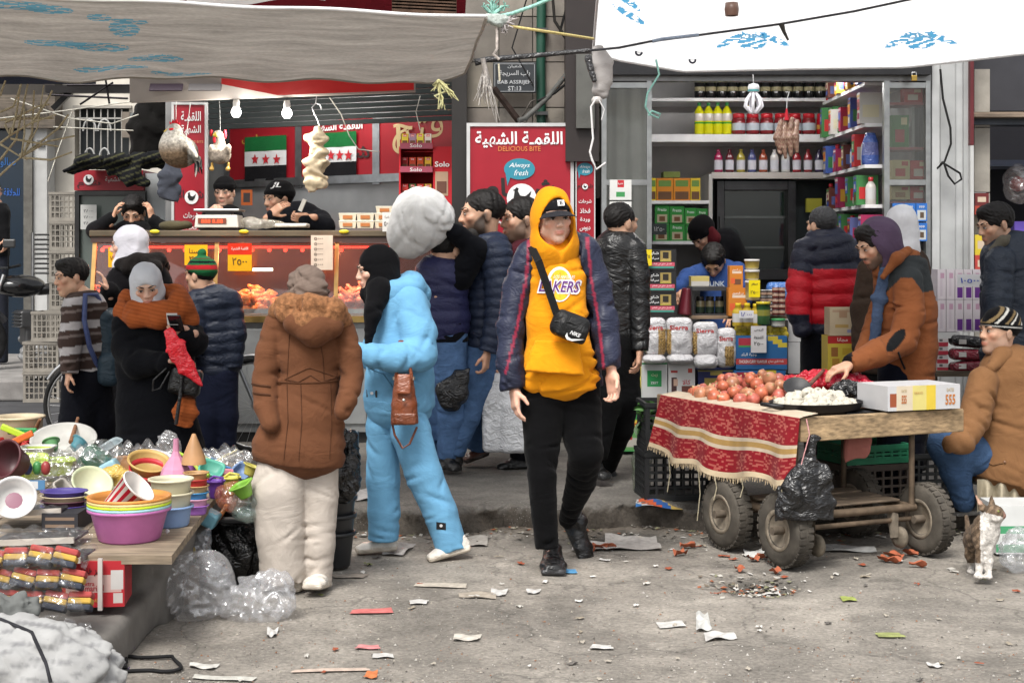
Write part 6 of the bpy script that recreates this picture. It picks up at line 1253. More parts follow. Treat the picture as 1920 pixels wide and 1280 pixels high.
 f.box(p.w(1069,612,-.19),(.088,.045,.062),R,.04,.01);f.box(p.w(1072,622,-.225),(.072,.02,.038),R,.018,.008);f.fold(.003,60,5,(1,1,1));blob('pouch',f,(.014,.014,.015),'nylon',bag)
 m=MB();m.bar(p.w(996,462,-.02),p.w(1010,490,-.15),.035,.004,(.012,.012,.012),'fabric',(0,-1,0));m.bar(p.w(1010,490,-.15),p.w(1045,592,-.19),.035,.004,(.012,.012,.012),'fabric',(0,-1,0));m.build('strap',bag)
 m=MB();m.tube([p.w(1040,602,-.23),p.w(1068,604,-.246),p.w(1098,618,-.23)],.003,(.03,.03,.03),'metal',n=6);m.build('zip',bag)
 c_,s_=math.cos(ang),math.sin(ang);r_=Vector((c_,0,s_));u_=Vector((-s_,0,c_))
 lettering('NIKE',p.w(1079,626,-.262),.05,.017,(.7,.7,.7),bag,r=r_,u=u_,shear=.25,bold=.02,name='bag_lettering')
 m=MB();o=p.w(1077,634,-.262);out=[(-.04,.012),(-.03,-.004),(-.012,-.008),(.045,.012),(-.006,-.0165),(-.03,-.018),(-.043,-.006)]
 m.prism(out,.002,(.7,.7,.7),'print',o,r_,u_);m.build('bag_mark',bag)
yellow_man()
# women in the foreground
def brown_woman():
 p=Person('woman in brown coat with fur collar and cream trousers seen from behind',6.6,555,1105,skin=SKIN_L)
 p.head(572,545,86,-140,0,0,female=True)
 def scarf(V):
  c=np.tile(np.array((.15,.112,.092)),(len(V),1));return c*(1+.05*np.sin(V[:,2]*420+6*V[:,0]*30))[:,None]
 def fn(f):
  f.ell((0,.02,.03),(.092,.112,.1));f.tube([((0,.03,-.03),.094,.095),((0,.03,-.16),.1,.1)],k=.04);f.ell((0,.11,-.0),(.05,.035,.05),k=.04)
  f.ell((0,-.125,-.014),(.055,.07,.078),k=.012,cut=True);f.crease([((0,.02,.1),.08,.08),((0,.02,.05),.095,.11),((.0,.02,0),.095,.11),((0,.02,-.06),.095,.1),((0,.02,-.13),.1,.1)],9,.012,np.random.default_rng(2))
 p.local('headscarf',fn,scarf,'fabric',.0055,(.005,60,15),bias=(.4,.4,1.2))
 BR=(.125,.052,.026)
 coat=p.wear('coat',[([(578,585,62,.02,.8),(577,610,70,.02,.6),(580,660,62,0,.68),(580,715,55,0,.75),(570,780,74,0,.68),(560,840,85,0,.68),(558,868,85,0,.66)],dict(flat=(0,1),k=.02)),([(516,608,22,.0),(503,665,25,-.02),(498,715,25,-.03),(499,760,23,-.08),(508,794,18,-.12)],{}),([(641,608,22,.0),(654,660,24,-.02),(661,705,21,-.03),(652,745,20,-.09),(642,772,16,-.12)],{})],BR,'fabric',.008,(.006,24,12),k=.006,cr=4)
 p.wear('fur_collar',[([(520,583,17,-.02),(540,572,20,-.08),(580,572,20,-.12),(625,580,20,-.09),(643,600,17,-.03)],{}),([(532,590,14,-.1),(578,604,22,-.13),(625,606,15,-.1)],{})],(.25,.115,.052),'fur',.0065,(.011,130,13),core=False,bias=(1,1,1))
 p.wear('hood_flap',[([(555,604,24,-.11),(590,618,30,-.12),(622,612,22,-.1)],{})],BR,'fabric',.008,(.003,30,13),core=False,parent=coat)
 for pts in([(543,625),(541,660),(538,715),(540,790),(532,862)],[(600,640),(606,670),(608,712)],[(564,720),(566,790),(560,864)],[(620,720),(622,790),(618,860)]):
  seam(coat,pts,.0022,dim(BR,.6))
 seam(coat,[(520,716),(560,718),(600,717),(634,713)],.0035,dim(BR,.7),name='waist_seam')
 seam(coat,[(534,711),(575,691),(582,690),(632,707),(602,716),(582,703),(560,716),(534,711)],.0028,dim(BR,.65),name='half_belt')
 for y in(722,738):seam(coat,[(473,y-3),(488,y+1),(507,y+3)],.006,dim(BR,.5),name='cuff_band',lift=-.001)
 CR=(.46,.41,.36)
 p.wear('trousers',[([(532,856,44,0,.8),(522,920,52,-.01),(526,1000,46,-.02),(530,1060,42,-.02),(532,1090,41,-.02)],dict(flat=(0,1))),([(595,856,40,.03,.8),(600,930,34,.03),(598,1020,30,.02),(594,1094,27,.02)],dict(flat=(0,1)))],CR,'fabric',.0085,(.007,22,14),k=.012,bias=(1.4,.8,.2),cr=4)
 p.shoe((566,1106,.0),(494,1103,.03),.047,(.62,.58,.52),(.5,.45,.38),hgt=.08)
 p.shoe((606,1098,.06),(584,1105,-.14),.047,(.62,.58,.52),(.5,.45,.38),hgt=.08)
 p.body()
brown_woman()
def blue_woman():
 p=Person('woman in pale blue sweatsuit and black headscarf standing side on',7.35,760,1040,skin=SKIN_L)
 p.head(706,508,86,-72,6,0,female=True,h=.0052)
 p.hijab((.012,.012,.014),.006,drop=.2,wide=.1,seed=17,low=(0,.03),amp=.007)
 p.wear('scarf_end',[([(712,545,26,-.08),(699,585,15,-.15),(691,640,8,-.16)],{})],(.011,.011,.013),'fabric',.008,(.008,40,18),core=False)
 LB=(.15,.36,.56)
 top=p.wear('sweatshirt',[([(752,545,40,.03,1),(752,575,54,.02,1.0),(750,650,58,.02,1.0),(750,710,64,.02,.95),(748,752,66,.02,.9),(746,772,58,.02,1.0)],dict(flat=(0,1))),([(766,568,34,-.06),(785,625,33,-.12),(788,665,30,-.16),(745,672,27,-.22),(702,668,22,-.24),(678,660,18,-.24)],dict(k=.02)),([(725,580,30,.14),(712,640,28,.16),(690,670,22,.1)],dict(k=.02))],LB,'fabric',.0085,(.008,26,19),k=.014,cr=4)
 p.wear('hem_band',[([(748,748,68,.02,.92),(747,768,63,.02,.94)],dict(flat=(1,1)))],dim(LB,.92),'knit',.008,(.004,30,19),core=False,parent=top,cr=0)
 p.wear('hood',[([(740,548,24,-.06),(775,537,22,-.02),(790,550,16,.02),(785,566,18,.03)],{}),([(735,545,22,.04),(770,536,26,.06),(788,552,18,.06)],{})],LB,'fabric',.0085,(.006,34,20),core=False,parent=top)
 seam(top,[(690,690),(718,700),(740,730),(744,762)],.003,dim(LB,.7),name='pocket_seam')
 def tag(x,y,d,w,h_,par):
  t=decal(par,[(x-w,y-h_),(x+w,y-h_+2),(x+w,y+h_+1),(x-w,y+h_)],(.012,.012,.013),'print','badge',.004)
  decal(par,[(x+3*math.cos(a),y+3*math.sin(a))for a in np.linspace(0,6,10)],(.6,.6,.6),'print','badge_mark',.006,t)
 tag(697,737,0,10,7,top)
 tr=p.wear('trousers',[([(726,745,33,.03,1.1),(718,800,31,.04,1.1),(718,900,31,.06),(720,960,30,.06),(719,1012,29,.06)],dict(flat=(0,1))),([(757,745,36,-.0,1.1),(770,810,37,-.05),(795,890,34,-.08),(826,960,31,-.08),(848,1030,29,-.08)],dict(flat=(0,1)))],LB,'fabric',.0085,(.008,24,22),k=.015,bias=(1.3,.8,.3),cr=3)
 tag(827,985,0,9,7,tr)
 WH=(.66,.62,.56)
 p.shoe((742,1030,.11),(668,1036,.06),.043,WH,(.5,.44,.36),hgt=.075)
 p.shoe((880,1030,-.08),(804,1052,-.13),.043,WH,(.5,.44,.36),hgt=.075)
 p.hand(688,660,(-1,-.1,.05),(0,.2,-1),side=-1,curl=.5,dy=-.2,sc=.85)
 p.body()
 b=thing('handbag','brown leather handbag hanging from the arm of the woman in blue','handbag',p.w(758,805,-.24))
 T_=(.19,.052,.02);f=Fld(.006)
 f.tube([(p.w(757,708,-.24),.046,.035),(p.w(758,760,-.24),.062,.05),(p.w(759,795,-.24),.066,.055)],k=.005,flat=(1,1));f.fold(.003,40,3);blob('pouch',f,T_,'leather',b)
 f=Fld(.006);f.box(p.w(757,720,-.285),(.035,.008,.05),Matrix.Rotation(-.25,3,'X'),.008);blob('flap',f,dim(T_,1.15),'leather',b)
 f=Fld(.006);f.box(p.w(759,785,-.298),(.055,.01,.03),None,.01);blob('front_pocket',f,dim(T_,.85),'leather',b)
 m=MB();m.lathe([(.0001,.006),(.006,.005),(.008,0)],(0,0,0),(.7,.68,.62),'metal',n=10);m.v=[tuple(p.w(757,750,-.305)+Vector((v[0],-v[2],v[1])))for v in m.v];m.build('clasp',b)
 for q in(-1,1):
  m=MB();m.tube([p.w(757+q*16,712,-.25),p.w(757+q*12,690,-.25),p.w(752+q*4,652,-.24),p.w(752+q*2,640,-.2)],.009,T_,'leather',n=6);m.build('handle',b)
  m=MB();m.tube([p.w(757+q*18,716-4,-.25),p.w(757+q*18,706,-.25)],.007,(.6,.58,.5),'metal',n=8);m.build('ring',b)
 m=MB();m.tube([p.w(735,790,-.24),p.w(740,815,-.24),p.w(755,840,-.25),p.w(768,832,-.25),p.w(782,800,-.24)],.006,dim(T_,.8),'leather',n=6);m.build('long_strap',b)
blue_woman()
def scarf_woman():
 p=Person('woman in long black coat and orange scarf looking down at her phone',8.6,290,920,skin=SKIN_L)
 p.head(275,536,76,14,22,-6,female=True,h=.0052,dy=-.1)
 p.hijab((.58,.60,.64),.0065,drop=.13,wide=.085,seed=23,amp=.005,face=(.056,.07,.08))
 OR=(.33,.085,.025)
 def oc(V):x,y=topx(V);return np.array(OR)[None]*(1+.16*np.sin(V[:,2]*300+V[:,0]*60))[:,None]
 sc=p.wear('scarf',[([(228,584,14,-.02),(252,598,15,-.14),(300,600,16,-.17),(342,578,18,-.1),(330,552,18,.02),(288,548,18,.1),(240,560,16,.08),(228,584,14,-.02)],{}),([(338,560,18,-.06),(356,600,18,-.06)],{}),([(250,575,14,-.1),(300,582,16,-.14),(335,568,15,-.1)],{})],oc,'knit',.009,(.01,30,24),k=.03,core=False,bias=(.4,.4,1.3))
 p.wear('scarf_end',[([(350,745,15,-.2,.5),(348,770,20,-.2,.4),(342,800,17,-.2,.4)],dict(flat=(1,1)))],oc,'knit',.008,(.004,40,25),core=False,parent=sc)
 BK=(.012,.013,.017)
 p.wear('coat',[([(288,565,45,.02,.8),(288,600,68,.02,.65),(290,680,70,.0,.7),(292,760,72,0,.75),(298,840,82,0,.75),(300,870,84,0,.75),(300,905,82,0,.75)],dict(flat=(0,1))),([(236,610,26,-.02),(238,650,27,-.06),(258,682,25,-.16),(308,678,19,-.24)],{}),([(344,608,26,-.02),(362,640,26,-.06),(350,628,18,-.2)],{})],BK,'fabric',.011,(.009,26,26))
 p.shoe((280,919,0),(278,935,-.2),.045,(.02,.02,.02));p.shoe((320,919,0),(324,935,-.2),.045,(.02,.02,.02))
 p.hand(312,678,(1,-.2,.05),(0,.2,1),side=1,curl=.7,dy=-.25,sc=.86);p.hand(352,622,(-.8,-.3,.25),(.1,.9,.5),side=-1,curl=.8,dy=-.22,sc=.86)
 p.body()
 ph=thing('phone','dark phone with a white card held by the woman in the orange scarf','phone',p.w(330,612,-.3))
 m=MB();R=Matrix.Rotation(.9,3,'X');m.box(p.w(330,606,-.31),(.075,.008,.15),(.015,.015,.018),'gloss',R,bev=.003);m.build('case',ph)
 m=MB();m.box(p.w(323,598,-.32),(.06,.003,.07),(.7,.7,.68),'paper',Matrix.Rotation(.4,3,'X'));m.build('card',ph)
 f=Fld(.008);f.tube([(p.w(312,618,-.33),.03,.006),(p.w(328,650,-.34),.06,.014),(p.w(350,690,-.33),.05,.016),(p.w(378,722,-.32),.008,.008)],k=.01);f.fold(.004,45,27,(1,1,.6))
 blob('plastic_bag',f,(.72,.015,.03),'bag',None,'red plastic bag held by the woman in the orange scarf','bag')
 hb=thing('handbag','black leather handbag on the arm of the woman in the long black coat','handbag',p.w(345,760,-.24))
 f=Fld(.009);f.box(p.w(348,715,-.22),(.09,.05,.08),Matrix.Rotation(.2,3,'Y'),.03);f.fold(.004,30,2);blob('pouch',f,(.014,.014,.015),'leather',hb)
 m=MB();m.tube([p.w(342,692,-.28),p.w(338,740,-.29),p.w(330,795,-.28)],.011,(.015,.015,.016),'leather',n=6);m.build('strap',hb)
 m=MB();m.tube([p.w(312,690,-.28),p.w(288,712,-.29),p.w(286,732,-.29),p.w(300,728,-.29),p.w(318,696,-.28)],.006,(.015,.015,.016),'leather',n=6);m.build('handle',hb)
scarf_woman()
def white_scarf_woman():
 p=Person('woman in white headscarf and black fur collared coat at the glass counter',9.9,255,862,skin=SKIN_L)
 p.head(240,462,72,-82,0,0,female=True,h=.007);p.hijab((.6,.59,.64),.0075,drop=.17,wide=.1,seed=33,amp=.005)
 BK=(.012,.011,.013)
 p.wear('fur_collar',[([(226,496,12,-.1),(258,488,13,-.12),(296,488,14,-.02),(306,500,13,.08)],{}),([(240,502,13,-.14),(290,502,15,-.1)],{})],(.022,.018,.017),'fur',.009,(.01,90,34),core=False,bias=(1,1,1))
 p.wear('coat',[([(265,490,36,0,.9),(262,525,58,0,.7),(262,600,60,0,.7),(262,700,64,0,.7),(262,780,66,0,.7)],dict(flat=(0,1))),([(225,525,22,-.05),(212,565,22,-.12),(205,545,17,-.22)],{})],BK,'fabric',.013,(.008,26,35))
 p.wear('trousers',[([(250,770,26,0),(250,850,20,0)],dict(flat=(0,1))),([(278,770,26,0),(278,850,20,0)],dict(flat=(0,1)))],(.02,.02,.025),'fabric',.014,None)
 p.hand(203,545,(-.3,-.2,1),(-.9,-.3,0),side=-1,curl=.3,dy=-.24,sc=.9,h=.006)
 p.body()
white_scarf_woman()
# two boys
def striped_boy():
 p=Person('boy in brown and white striped sweater with a blue backpack',9.2,150,920)
 p.head(133,521,70,-55,6,0,h=.006);p.hair(style='full',grow=.001)
 def sc(V):
  x,y=topx(V);y2=y+(x-150)*.12;c=np.tile(np.array((.052,.035,.03)),(len(V),1));b=((y2-556)%46)
  c[(b<15)]=(.40,.38,.38);c[(b>24)&(b<29)]=(.16,.13,.12);return c
 p.wear('sweater',[([(155,548,26,0,.9),(158,575,40,0,.75),(160,640,42,0,.75),(160,722,44,0,.75)],dict(flat=(0,1))),([(140,575,22,-.1),(132,640,21,-.14),(130,700,16,-.18)],dict(flat=(0,1)))],sc,'knit',.0085,(.007,30,41))
 p.wear('trousers',[([(160,710,44,0,.85),(142,790,30,-.05),(128,880,20,-.1)],dict(flat=(0,1))),([(170,715,38,.02),(190,790,28,.06),(208,870,19,.14)],dict(flat=(0,1)))],(.012,.013,.02),'fabric',.012,(.006,26,42))
 p.shoe((136,896,-.1),(96,898,-.1),.04,(.02,.02,.02));p.shoe((222,878,.14),(190,890,.1),.04,(.02,.02,.02))
 p.hand(129,698,(-.1,-.2,-1),(.8,.4,0),side=-1,curl=.6,dy=-.18,sc=.85,h=.006)
 p.body()
 b=thing('backpack','dark teal backpack worn by the boy in the striped sweater','backpack',p.w(205,735,.1))
 f=Fld(.011);f.box(p.w(205,650,.1),(.085,.16,.24),Matrix.Rotation(-.12,3,'Y'),.07);f.box(p.w(214,690,.05),(.07,.17,.1),None,.05);f.fold(.008,26,43);blob('pack',f,(.018,.035,.05),'nylon',b)
 m=MB();m.tube([p.w(196,580,0),p.w(180,552,-.06),p.w(160,552,-.12),p.w(158,600,-.16),p.w(168,650,-.15),p.w(185,690,-.06)],.016,(.05,.07,.17),'nylon',n=6);m.build('strap',b)
striped_boy()
def beanie_boy():
 p=Person('boy in navy padded jacket and green and red striped beanie',10.0,402,858)
 p.head(375,518,66,-115,0,0,h=.007);p.hair(h=.008)
 def bc(V):
  z=V[:,2];c=np.tile(np.array((.014,.10,.035)),(len(V),1));c[(z>.042)&(z<.075)]=(.33,.015,.02);c[(z>.088)&(z<.1)]=(.012,.012,.02);c[(z>.112)&(z<.12)]=(.06,.04,.02);return c
 p.beanie(bc,.007,pom=True)
 p.wear('jacket',[([(392,540,28,0,.9),(398,565,42,0,.75),(402,640,43,0,.75),(404,710,42,0,.75)],dict(flat=(0,1),quilt=(.075,.014,0))),([(368,565,22,-.06),(360,620,22,-.12),(358,670,18,-.16)],dict(flat=(0,1),quilt=(.075,.01,.02))),([(432,565,22,.03),(440,625,21,.0),(436,690,18,-.03)],dict(flat=(0,1),quilt=(.075,.01,.02)))],(.010,.015,.03),'nylon',.011,(.005,40,44))
 p.wear('trousers',[([(392,700,32,0),(385,780,27,-.04),(384,850,20,-.06)],dict(flat=(0,1))),([(415,700,32,0),(422,780,24,0),(424,848,18,0)],dict(flat=(0,1)))],(.012,.015,.032),'fabric',.012,(.006,26,45))
 p.shoe((432,858,0),(410,862,-.12),.042,(.45,.46,.48),(.5,.5,.5));p.shoe((390,860,-.05),(370,862,-.18),.042,(.45,.46,.48),(.5,.5,.5))
 p.hand(358,668,(-.2,-.3,-1),(.8,.4,0),side=-1,curl=.6,dy=-.16,sc=.85,h=.007);p.body()
beanie_boy()
# men passing behind
JEAN=(.075,.14,.27)
def puffer_man():
 p=Person('bearded man in navy quilted jacket and blue jeans walking left',9.4,880,882)
 p.head(903,404,94,-78,0,0,h=.0058,beard=.95);p.hair(grow=-.003);p.beard_hair()
 jk=p.wear('jacket',[([(922,452,24,0,1),(918,472,42,0,1),(918,500,46,0,1.15),(916,580,47,0,1.1),(910,652,46,0,1.0)],dict(flat=(0,1),quilt=(.062,.016,0))),([(930,475,30,-.17),(938,540,27,-.2),(930,610,22,-.22),(915,660,18,-.24)],dict(flat=(0,1),quilt=(.062,.013,.02)))],(.017,.025,.05),'nylon',.0095,(.005,40,51),k=.012)
 p.wear('collar',[([(915,462,25,-.02,1),(917,446,22,-.01,1)],dict(flat=(1,1)))],(.017,.024,.046),'nylon',.009,(.003,40,3),core=False,parent=jk)
 p.wear('jeans',[([(905,640,42,0,1),(895,710,36,-.05),(872,780,28,-.08),(848,850,22,-.08)],dict(flat=(0,1))),([(912,640,40,.06),(914,720,32,.1),(905,790,24,.14),(892,842,19,.18)],dict(flat=(0,1)))],JEAN,'denim',.0105,(.008,28,52),k=.015)
 p.shoe((862,874,-.08),(822,880,-.12),.05,(.02,.018,.017));p.shoe((915,852,.2),(872,868,.16),.048,(.09,.03,.018),(.03,.02,.015))
 p.hand(913,662,(-.1,-.2,-1),(-.9,.3,0),side=1,curl=.8,dy=-.24,h=.006);p.body()
 f=Fld(.009);f.tube([(p.w(880,690,-.26),.008,.008),(p.w(866,705,-.26),.05,.03),(p.w(848,735,-.26),.1,.05),(p.w(845,758,-.26),.07,.045)],k=.02);f.fold(.008,40,53,(1,1,.5))
 blob('plastic_bag',f,(.018,.018,.02),'bag',None,'black plastic bag swinging beside the walking man in jeans','bag')
puffer_man()
def sack_man():
 p=Person('man in navy vest and jeans carrying a white sack over his head',9.25,835,890)
 p.head(836,470,82,150,10,0,h=.007);p.hair(h=.007)
 NB=(.014,.018,.042)
 p.wear('sweater',[([(832,495,28,0,1),(835,520,38,0,1),(838,600,40,0,1),(838,640,40,0,1)],dict(flat=(0,1))),([(862,520,26,-.05),(893,470,23,-.06),(858,440,17,-.1),(838,428,13,-.12)],dict(flat=(0,1)))],(.012,.013,.018),'fabric',.0105,(.008,30,54))
 p.wear('vest',[([(828,486,34,.0,1),(826,520,50,.0,.9),(828,600,52,0,.85),(828,634,48,0,.85)],dict(flat=(0,1),quilt=(.08,.012,0)))],(.022,.024,.075),'nylon',.0105,(.006,34,55),core=False)
 p.wear('jeans',[([(838,625,40,0),(842,700,32,0),(846,780,25,.02),(838,858,20,.06)],dict(flat=(0,1))),([(828,630,38,.1),(815,720,30,.12),(806,800,24,.14),(800,852,19,.16)],dict(flat=(0,1)))],dim(JEAN,1.2),'denim',.0105,(.008,28,56))
 p.shoe((830,874,.06),(858,884,-.02),.048,(.02,.02,.02));p.shoe((792,868,.16),(820,876,.1),.048,(.02,.02,.02))
 p.hand(842,430,(-.9,-.2,.25),(-.1,.4,.9),side=1,curl=.45,dy=-.12,h=.006);p.body()
 f=Fld(.011);f.ell(p.w(790,410,-.1),(.19,.16,.2),Matrix.Rotation(.5,3,'Y'));f.ell(p.w(765,445,-.08),(.13,.12,.13),k=.06);f.ell(p.w(826,408,-.12),(.09,.09,.07),k=.06);f.fold(.012,16,5,(1,1,1));f.crumple(p.w(790,410,-.1),(.19,.16,.2),22,.012,5,1.6,.011);f.crumple(p.w(822,408,-.16),(.07,.1,.08),18,.012,6,1.6,.008)
 blob('sack',f,(.70,.70,.69),'fabric',None,'bulging white plastic sack carried on the shoulder of a man in a vest','sack')
sack_man()
def hidden_man():
 p=Person('dark haired bearded man half hidden behind the yellow hoodie man',9.55,975,876)
 p.head(975,414,84,-70,0,0,h=.0065,beard=.8);p.hair(grow=.0)
 p.wear('jacket',[([(985,458,22,0,1),(988,485,42,0,1),(988,580,44,0,1),(988,680,44,0,1)],dict(flat=(0,1))),([(955,480,20,-.1),(940,570,20,-.14),(922,680,17,-.18)],dict(flat=(0,1)))],(.06,.012,.018),'fabric',.012,(.007,28,61))
 p.wear('trousers',[([(985,670,40,0),(985,770,30,0),(978,862,22,-.02)],dict(flat=(0,1))),([(992,670,40,.1),(1000,770,30,.14),(1008,850,20,.18)],dict(flat=(0,1)))],(.012,.013,.02),'fabric',.012,(.006,26,62))
 p.shoe((988,876,-.03),(934,881,-.06),.05,(.012,.012,.013),(.01,.01,.01));p.shoe((1016,866,.18),(985,869,.14),.05,(.012,.012,.013),(.01,.01,.01))
 p.hand(921,678,(-.05,-.1,-1),(.9,.2,0),side=-1,curl=.9,dy=-.18,h=.006);p.body()
 f=Fld(.009);f.box(p.w(940,772,-.22),(.125,.05,.25),Matrix.Rotation(-.04,3,'Y'),.03);f.box(p.w(965,800,-.26),(.08,.03,.16),None,.03,.02);f.fold(.007,30,63,(1.2,1,.8));f.fold(.004,90,64,(1,1,.3))
 b=blob('shopping_bag',f,(.62,.63,.65),'bag',None,'large white shopping bag carried low beside the black trousers','bag')
 m=MB();m.tube([p.w(912,700,-.22),p.w(915,690,-.2),p.w(922,688,-.18),p.w(940,696,-.22)],.006,(.05,.05,.05),'plastic',n=5);m.build('handle',b)
hidden_man()
def leather_man():
 p=Person('man in black leather jacket walking away to the right',8.9,1155,900)
 p.head(1165,420,76,128,0,0,h=.0058,beard=.5);p.hair(grow=-.002)
 BK=(.012,.012,.013)
 jk=p.wear('jacket',[([(1163,445,26,.0,1),(1160,466,44,0,.9),(1158,520,46,0,.8),(1158,600,44,0,.8),(1158,664,44,0,.8)],dict(flat=(0,1))),([(1190,466,21,-.06),(1198,520,21,-.08),(1200,590,19,-.1),(1200,658,16,-.14)],dict(flat=(0,1))),([(1126,468,21,.03),(1118,540,20,.04),(1118,620,17,.0)],dict(flat=(0,1)))],BK,'leather',.009,(.008,30,65),k=.012)
 p.wear('collar',[([(1163,447,23,0,1),(1165,433,19,0,1)],dict(flat=(1,1)))],BK,'leather',.009,(.003,40,3),core=False,parent=jk)
 p.wear('trousers',[([(1158,650,44,0,.9),(1166,740,34,.02),(1160,800,28,.1),(1138,876,18,.3)],dict(flat=(0,1))),([(1150,650,38,-.02),(1135,750,30,-.06),(1118,860,20,-.1)],dict(flat=(0,1)))],(.011,.011,.012),'fabric',.0105,(.007,26,66))
 p.shoe((1118,872,.35),(1150,902,.3),.046,(.015,.015,.015));p.shoe((1110,892,-.06),(1140,900,-.14),.046,(.015,.015,.015))
 p.hand(1200,655,(-.1,-.25,-1),(-.9,.2,0),side=-1,curl=.6,dy=-.14,h=.005);p.body()
leather_man()
def red_man():
 p=Person('grey haired man in red and navy padded jacket seen from behind',9.5,1540,880)
 p.head(1540,424,68,-150,0,0,h=.0065,beard=.2);p.hair((.03,.03,.032),grow=.0)
 def rc(V):
  x,y=topx(V);c=np.tile(np.array((.46,.008,.018)),(len(V),1));N=(.012,.014,.028)
  lim=np.where(x<1525,508+(x-1500)*.25,504);c[y<lim]=N;c[(y>606)&(x>1518)]=N;c[(y>588)&(x<=1518)]=N;return c
 jk=p.wear('jacket',[([(1545,446,32,0,1),(1550,468,54,0,.8),(1556,530,55,0,.8),(1558,600,54,0,.8),(1556,640,50,0,.8)],dict(flat=(0,1),quilt=(.095,.02,.02))),([(1508,470,22,-.02),(1500,530,24,-.06),(1496,580,22,-.1),(1505,618,17,-.12)],dict(quilt=(.095,.016,0))),([(1600,470,20,.02),(1606,560,20,-.02),(1600,612,16,-.05)],dict(quilt=(.095,.016,0)))],rc,'nylon',.0105,(.007,30,67),k=.014)
 p.wear('collar',[([(1544,455,30,0,.9),(1542,436,25,0,.95)],dict(flat=(1,1)))],(.012,.014,.028),'nylon',.01,None,core=False,parent=jk)
 p.wear('trousers',[([(1538,630,36,0),(1532,750,28,0),(1530,866,21,0)],dict(flat=(0,1))),([(1568,630,36,0),(1574,750,28,0),(1576,866,21,0)],dict(flat=(0,1)))],(.009,.01,.015),'fabric',.013,(.007,26,68))
 p.shoe((1530,880,-.05),(1524,876,.12),.046);p.shoe((1576,880,-.05),(1578,876,.12),.046);p.body()
red_man()
def onion_seller():
 p=Person('bearded seller in brown jacket and purple hood reaching over the cart',8.2,1680,940)
 p.head(1642,460,84,-72,22,0,h=.0055,beard=.85,dy=-.02);p.hair(grow=.004,style='full')
 PU=(.075,.05,.085)
 def hood(f):
  f.ell((0,.035,.028),(.1,.112,.112));f.tube([((0,.03,-.03),.098,.095),((0,.045,-.13),.1,.09),((0,.07,-.22),.12,.1)],k=.04)
  f.ell((0,-.15,-.02),(.09,.125,.15),k=.012,cut=True);f.ell((0,-.03,-.02),(.078,.08,.11),k=.01,cut=True)
 p.local('hood',hood,PU,'fabric',.0065,(.006,34,71),bias=(.8,.8,.8))
 BRN=(.20,.068,.026);GY=(.028,.032,.034)
 def jc(V):
  x,y=topx(V);c=np.tile(np.array(BRN),(len(V),1));yk=np.interp(x,[1650,1665,1690,1712,1730,1750],[555,545,520,522,548,545]);c[(y<yk)&(y>478)&(x>1648)]=GY
  e=((x-1680)*.75+(y-638)*.66)**2/30**2+(-(x-1680)*.66+(y-638)*.75)**2/900;e=((x-1680)*.62-(y-638)*.78)**2/26**2+((x-1680)*.78+(y-638)*.62)**2/11**2
  c[(e<1)&(V[:,1]<p.Y-.1)]=(.02,.022,.024);c[x<1598]=(.015,.015,.016);return c
 jk=p.wear('jacket',[([(1675,478,34,0,1),(1688,510,52,0,.9),(1700,580,56,0,.85),(1706,650,52,0,.85),(1705,712,46,0,.85)],dict(flat=(0,1))),([(1702,526,27,-.12),(1706,590,27,-.17),(1692,640,26,-.2),(1645,662,25,-.3),(1592,684,17,-.4)],dict(flat=(0,1),k=.014)),([(1668,535,26,.1),(1648,600,24,.08),(1625,655,20,-.02),(1610,680,16,-.1)],dict(k=.014))],jc,'fabric',.0072,(.008,32,72),k=.012)
 p.wear('collar',[([(1702,470,9,-.08),(1682,484,10,-.14),(1656,518,6,-.13)],{})],BRN,'fabric',.0085,(.003,40,3),core=False,parent=jk)
 p.wear('denim_shirt',[([(1660,506,12,-.1,.4),(1648,560,11,-.1,.35),(1638,660,11,-.08,.35)],dict(flat=(0,1)))],(.05,.075,.13),'denim',.0085,(.005,50,73),core=False,cr=0)
 m=MB();w0,w1=surf(jk,1690,672,.002),surf(jk,1696,690,.002)
 seam(jk,[(1684,660),(1690,676),(1697,692)],.006,(.015,.015,.016),name='pocket_zip')
 p.wear('trousers',[([(1688,700,42,0,.9),(1676,800,32,0),(1670,925,23,0)],dict(flat=(0,1))),([(1715,700,38,.05),(1708,800,30,.06),(1704,915,22,.06)],dict(flat=(0,1)))],(.010,.012,.024),'fabric',.0115,(.007,26,74))
 p.shoe((1680,938,.0),(1648,946,-.1),.05);p.shoe((1712,930,.06),(1690,938,-.02),.05)
 p.hand(1594,683,(-1,-.15,-.35),(.1,.2,-1),side=-1,curl=.42,dy=-.4,h=.005,spread=.6);p.body()
onion_seller()
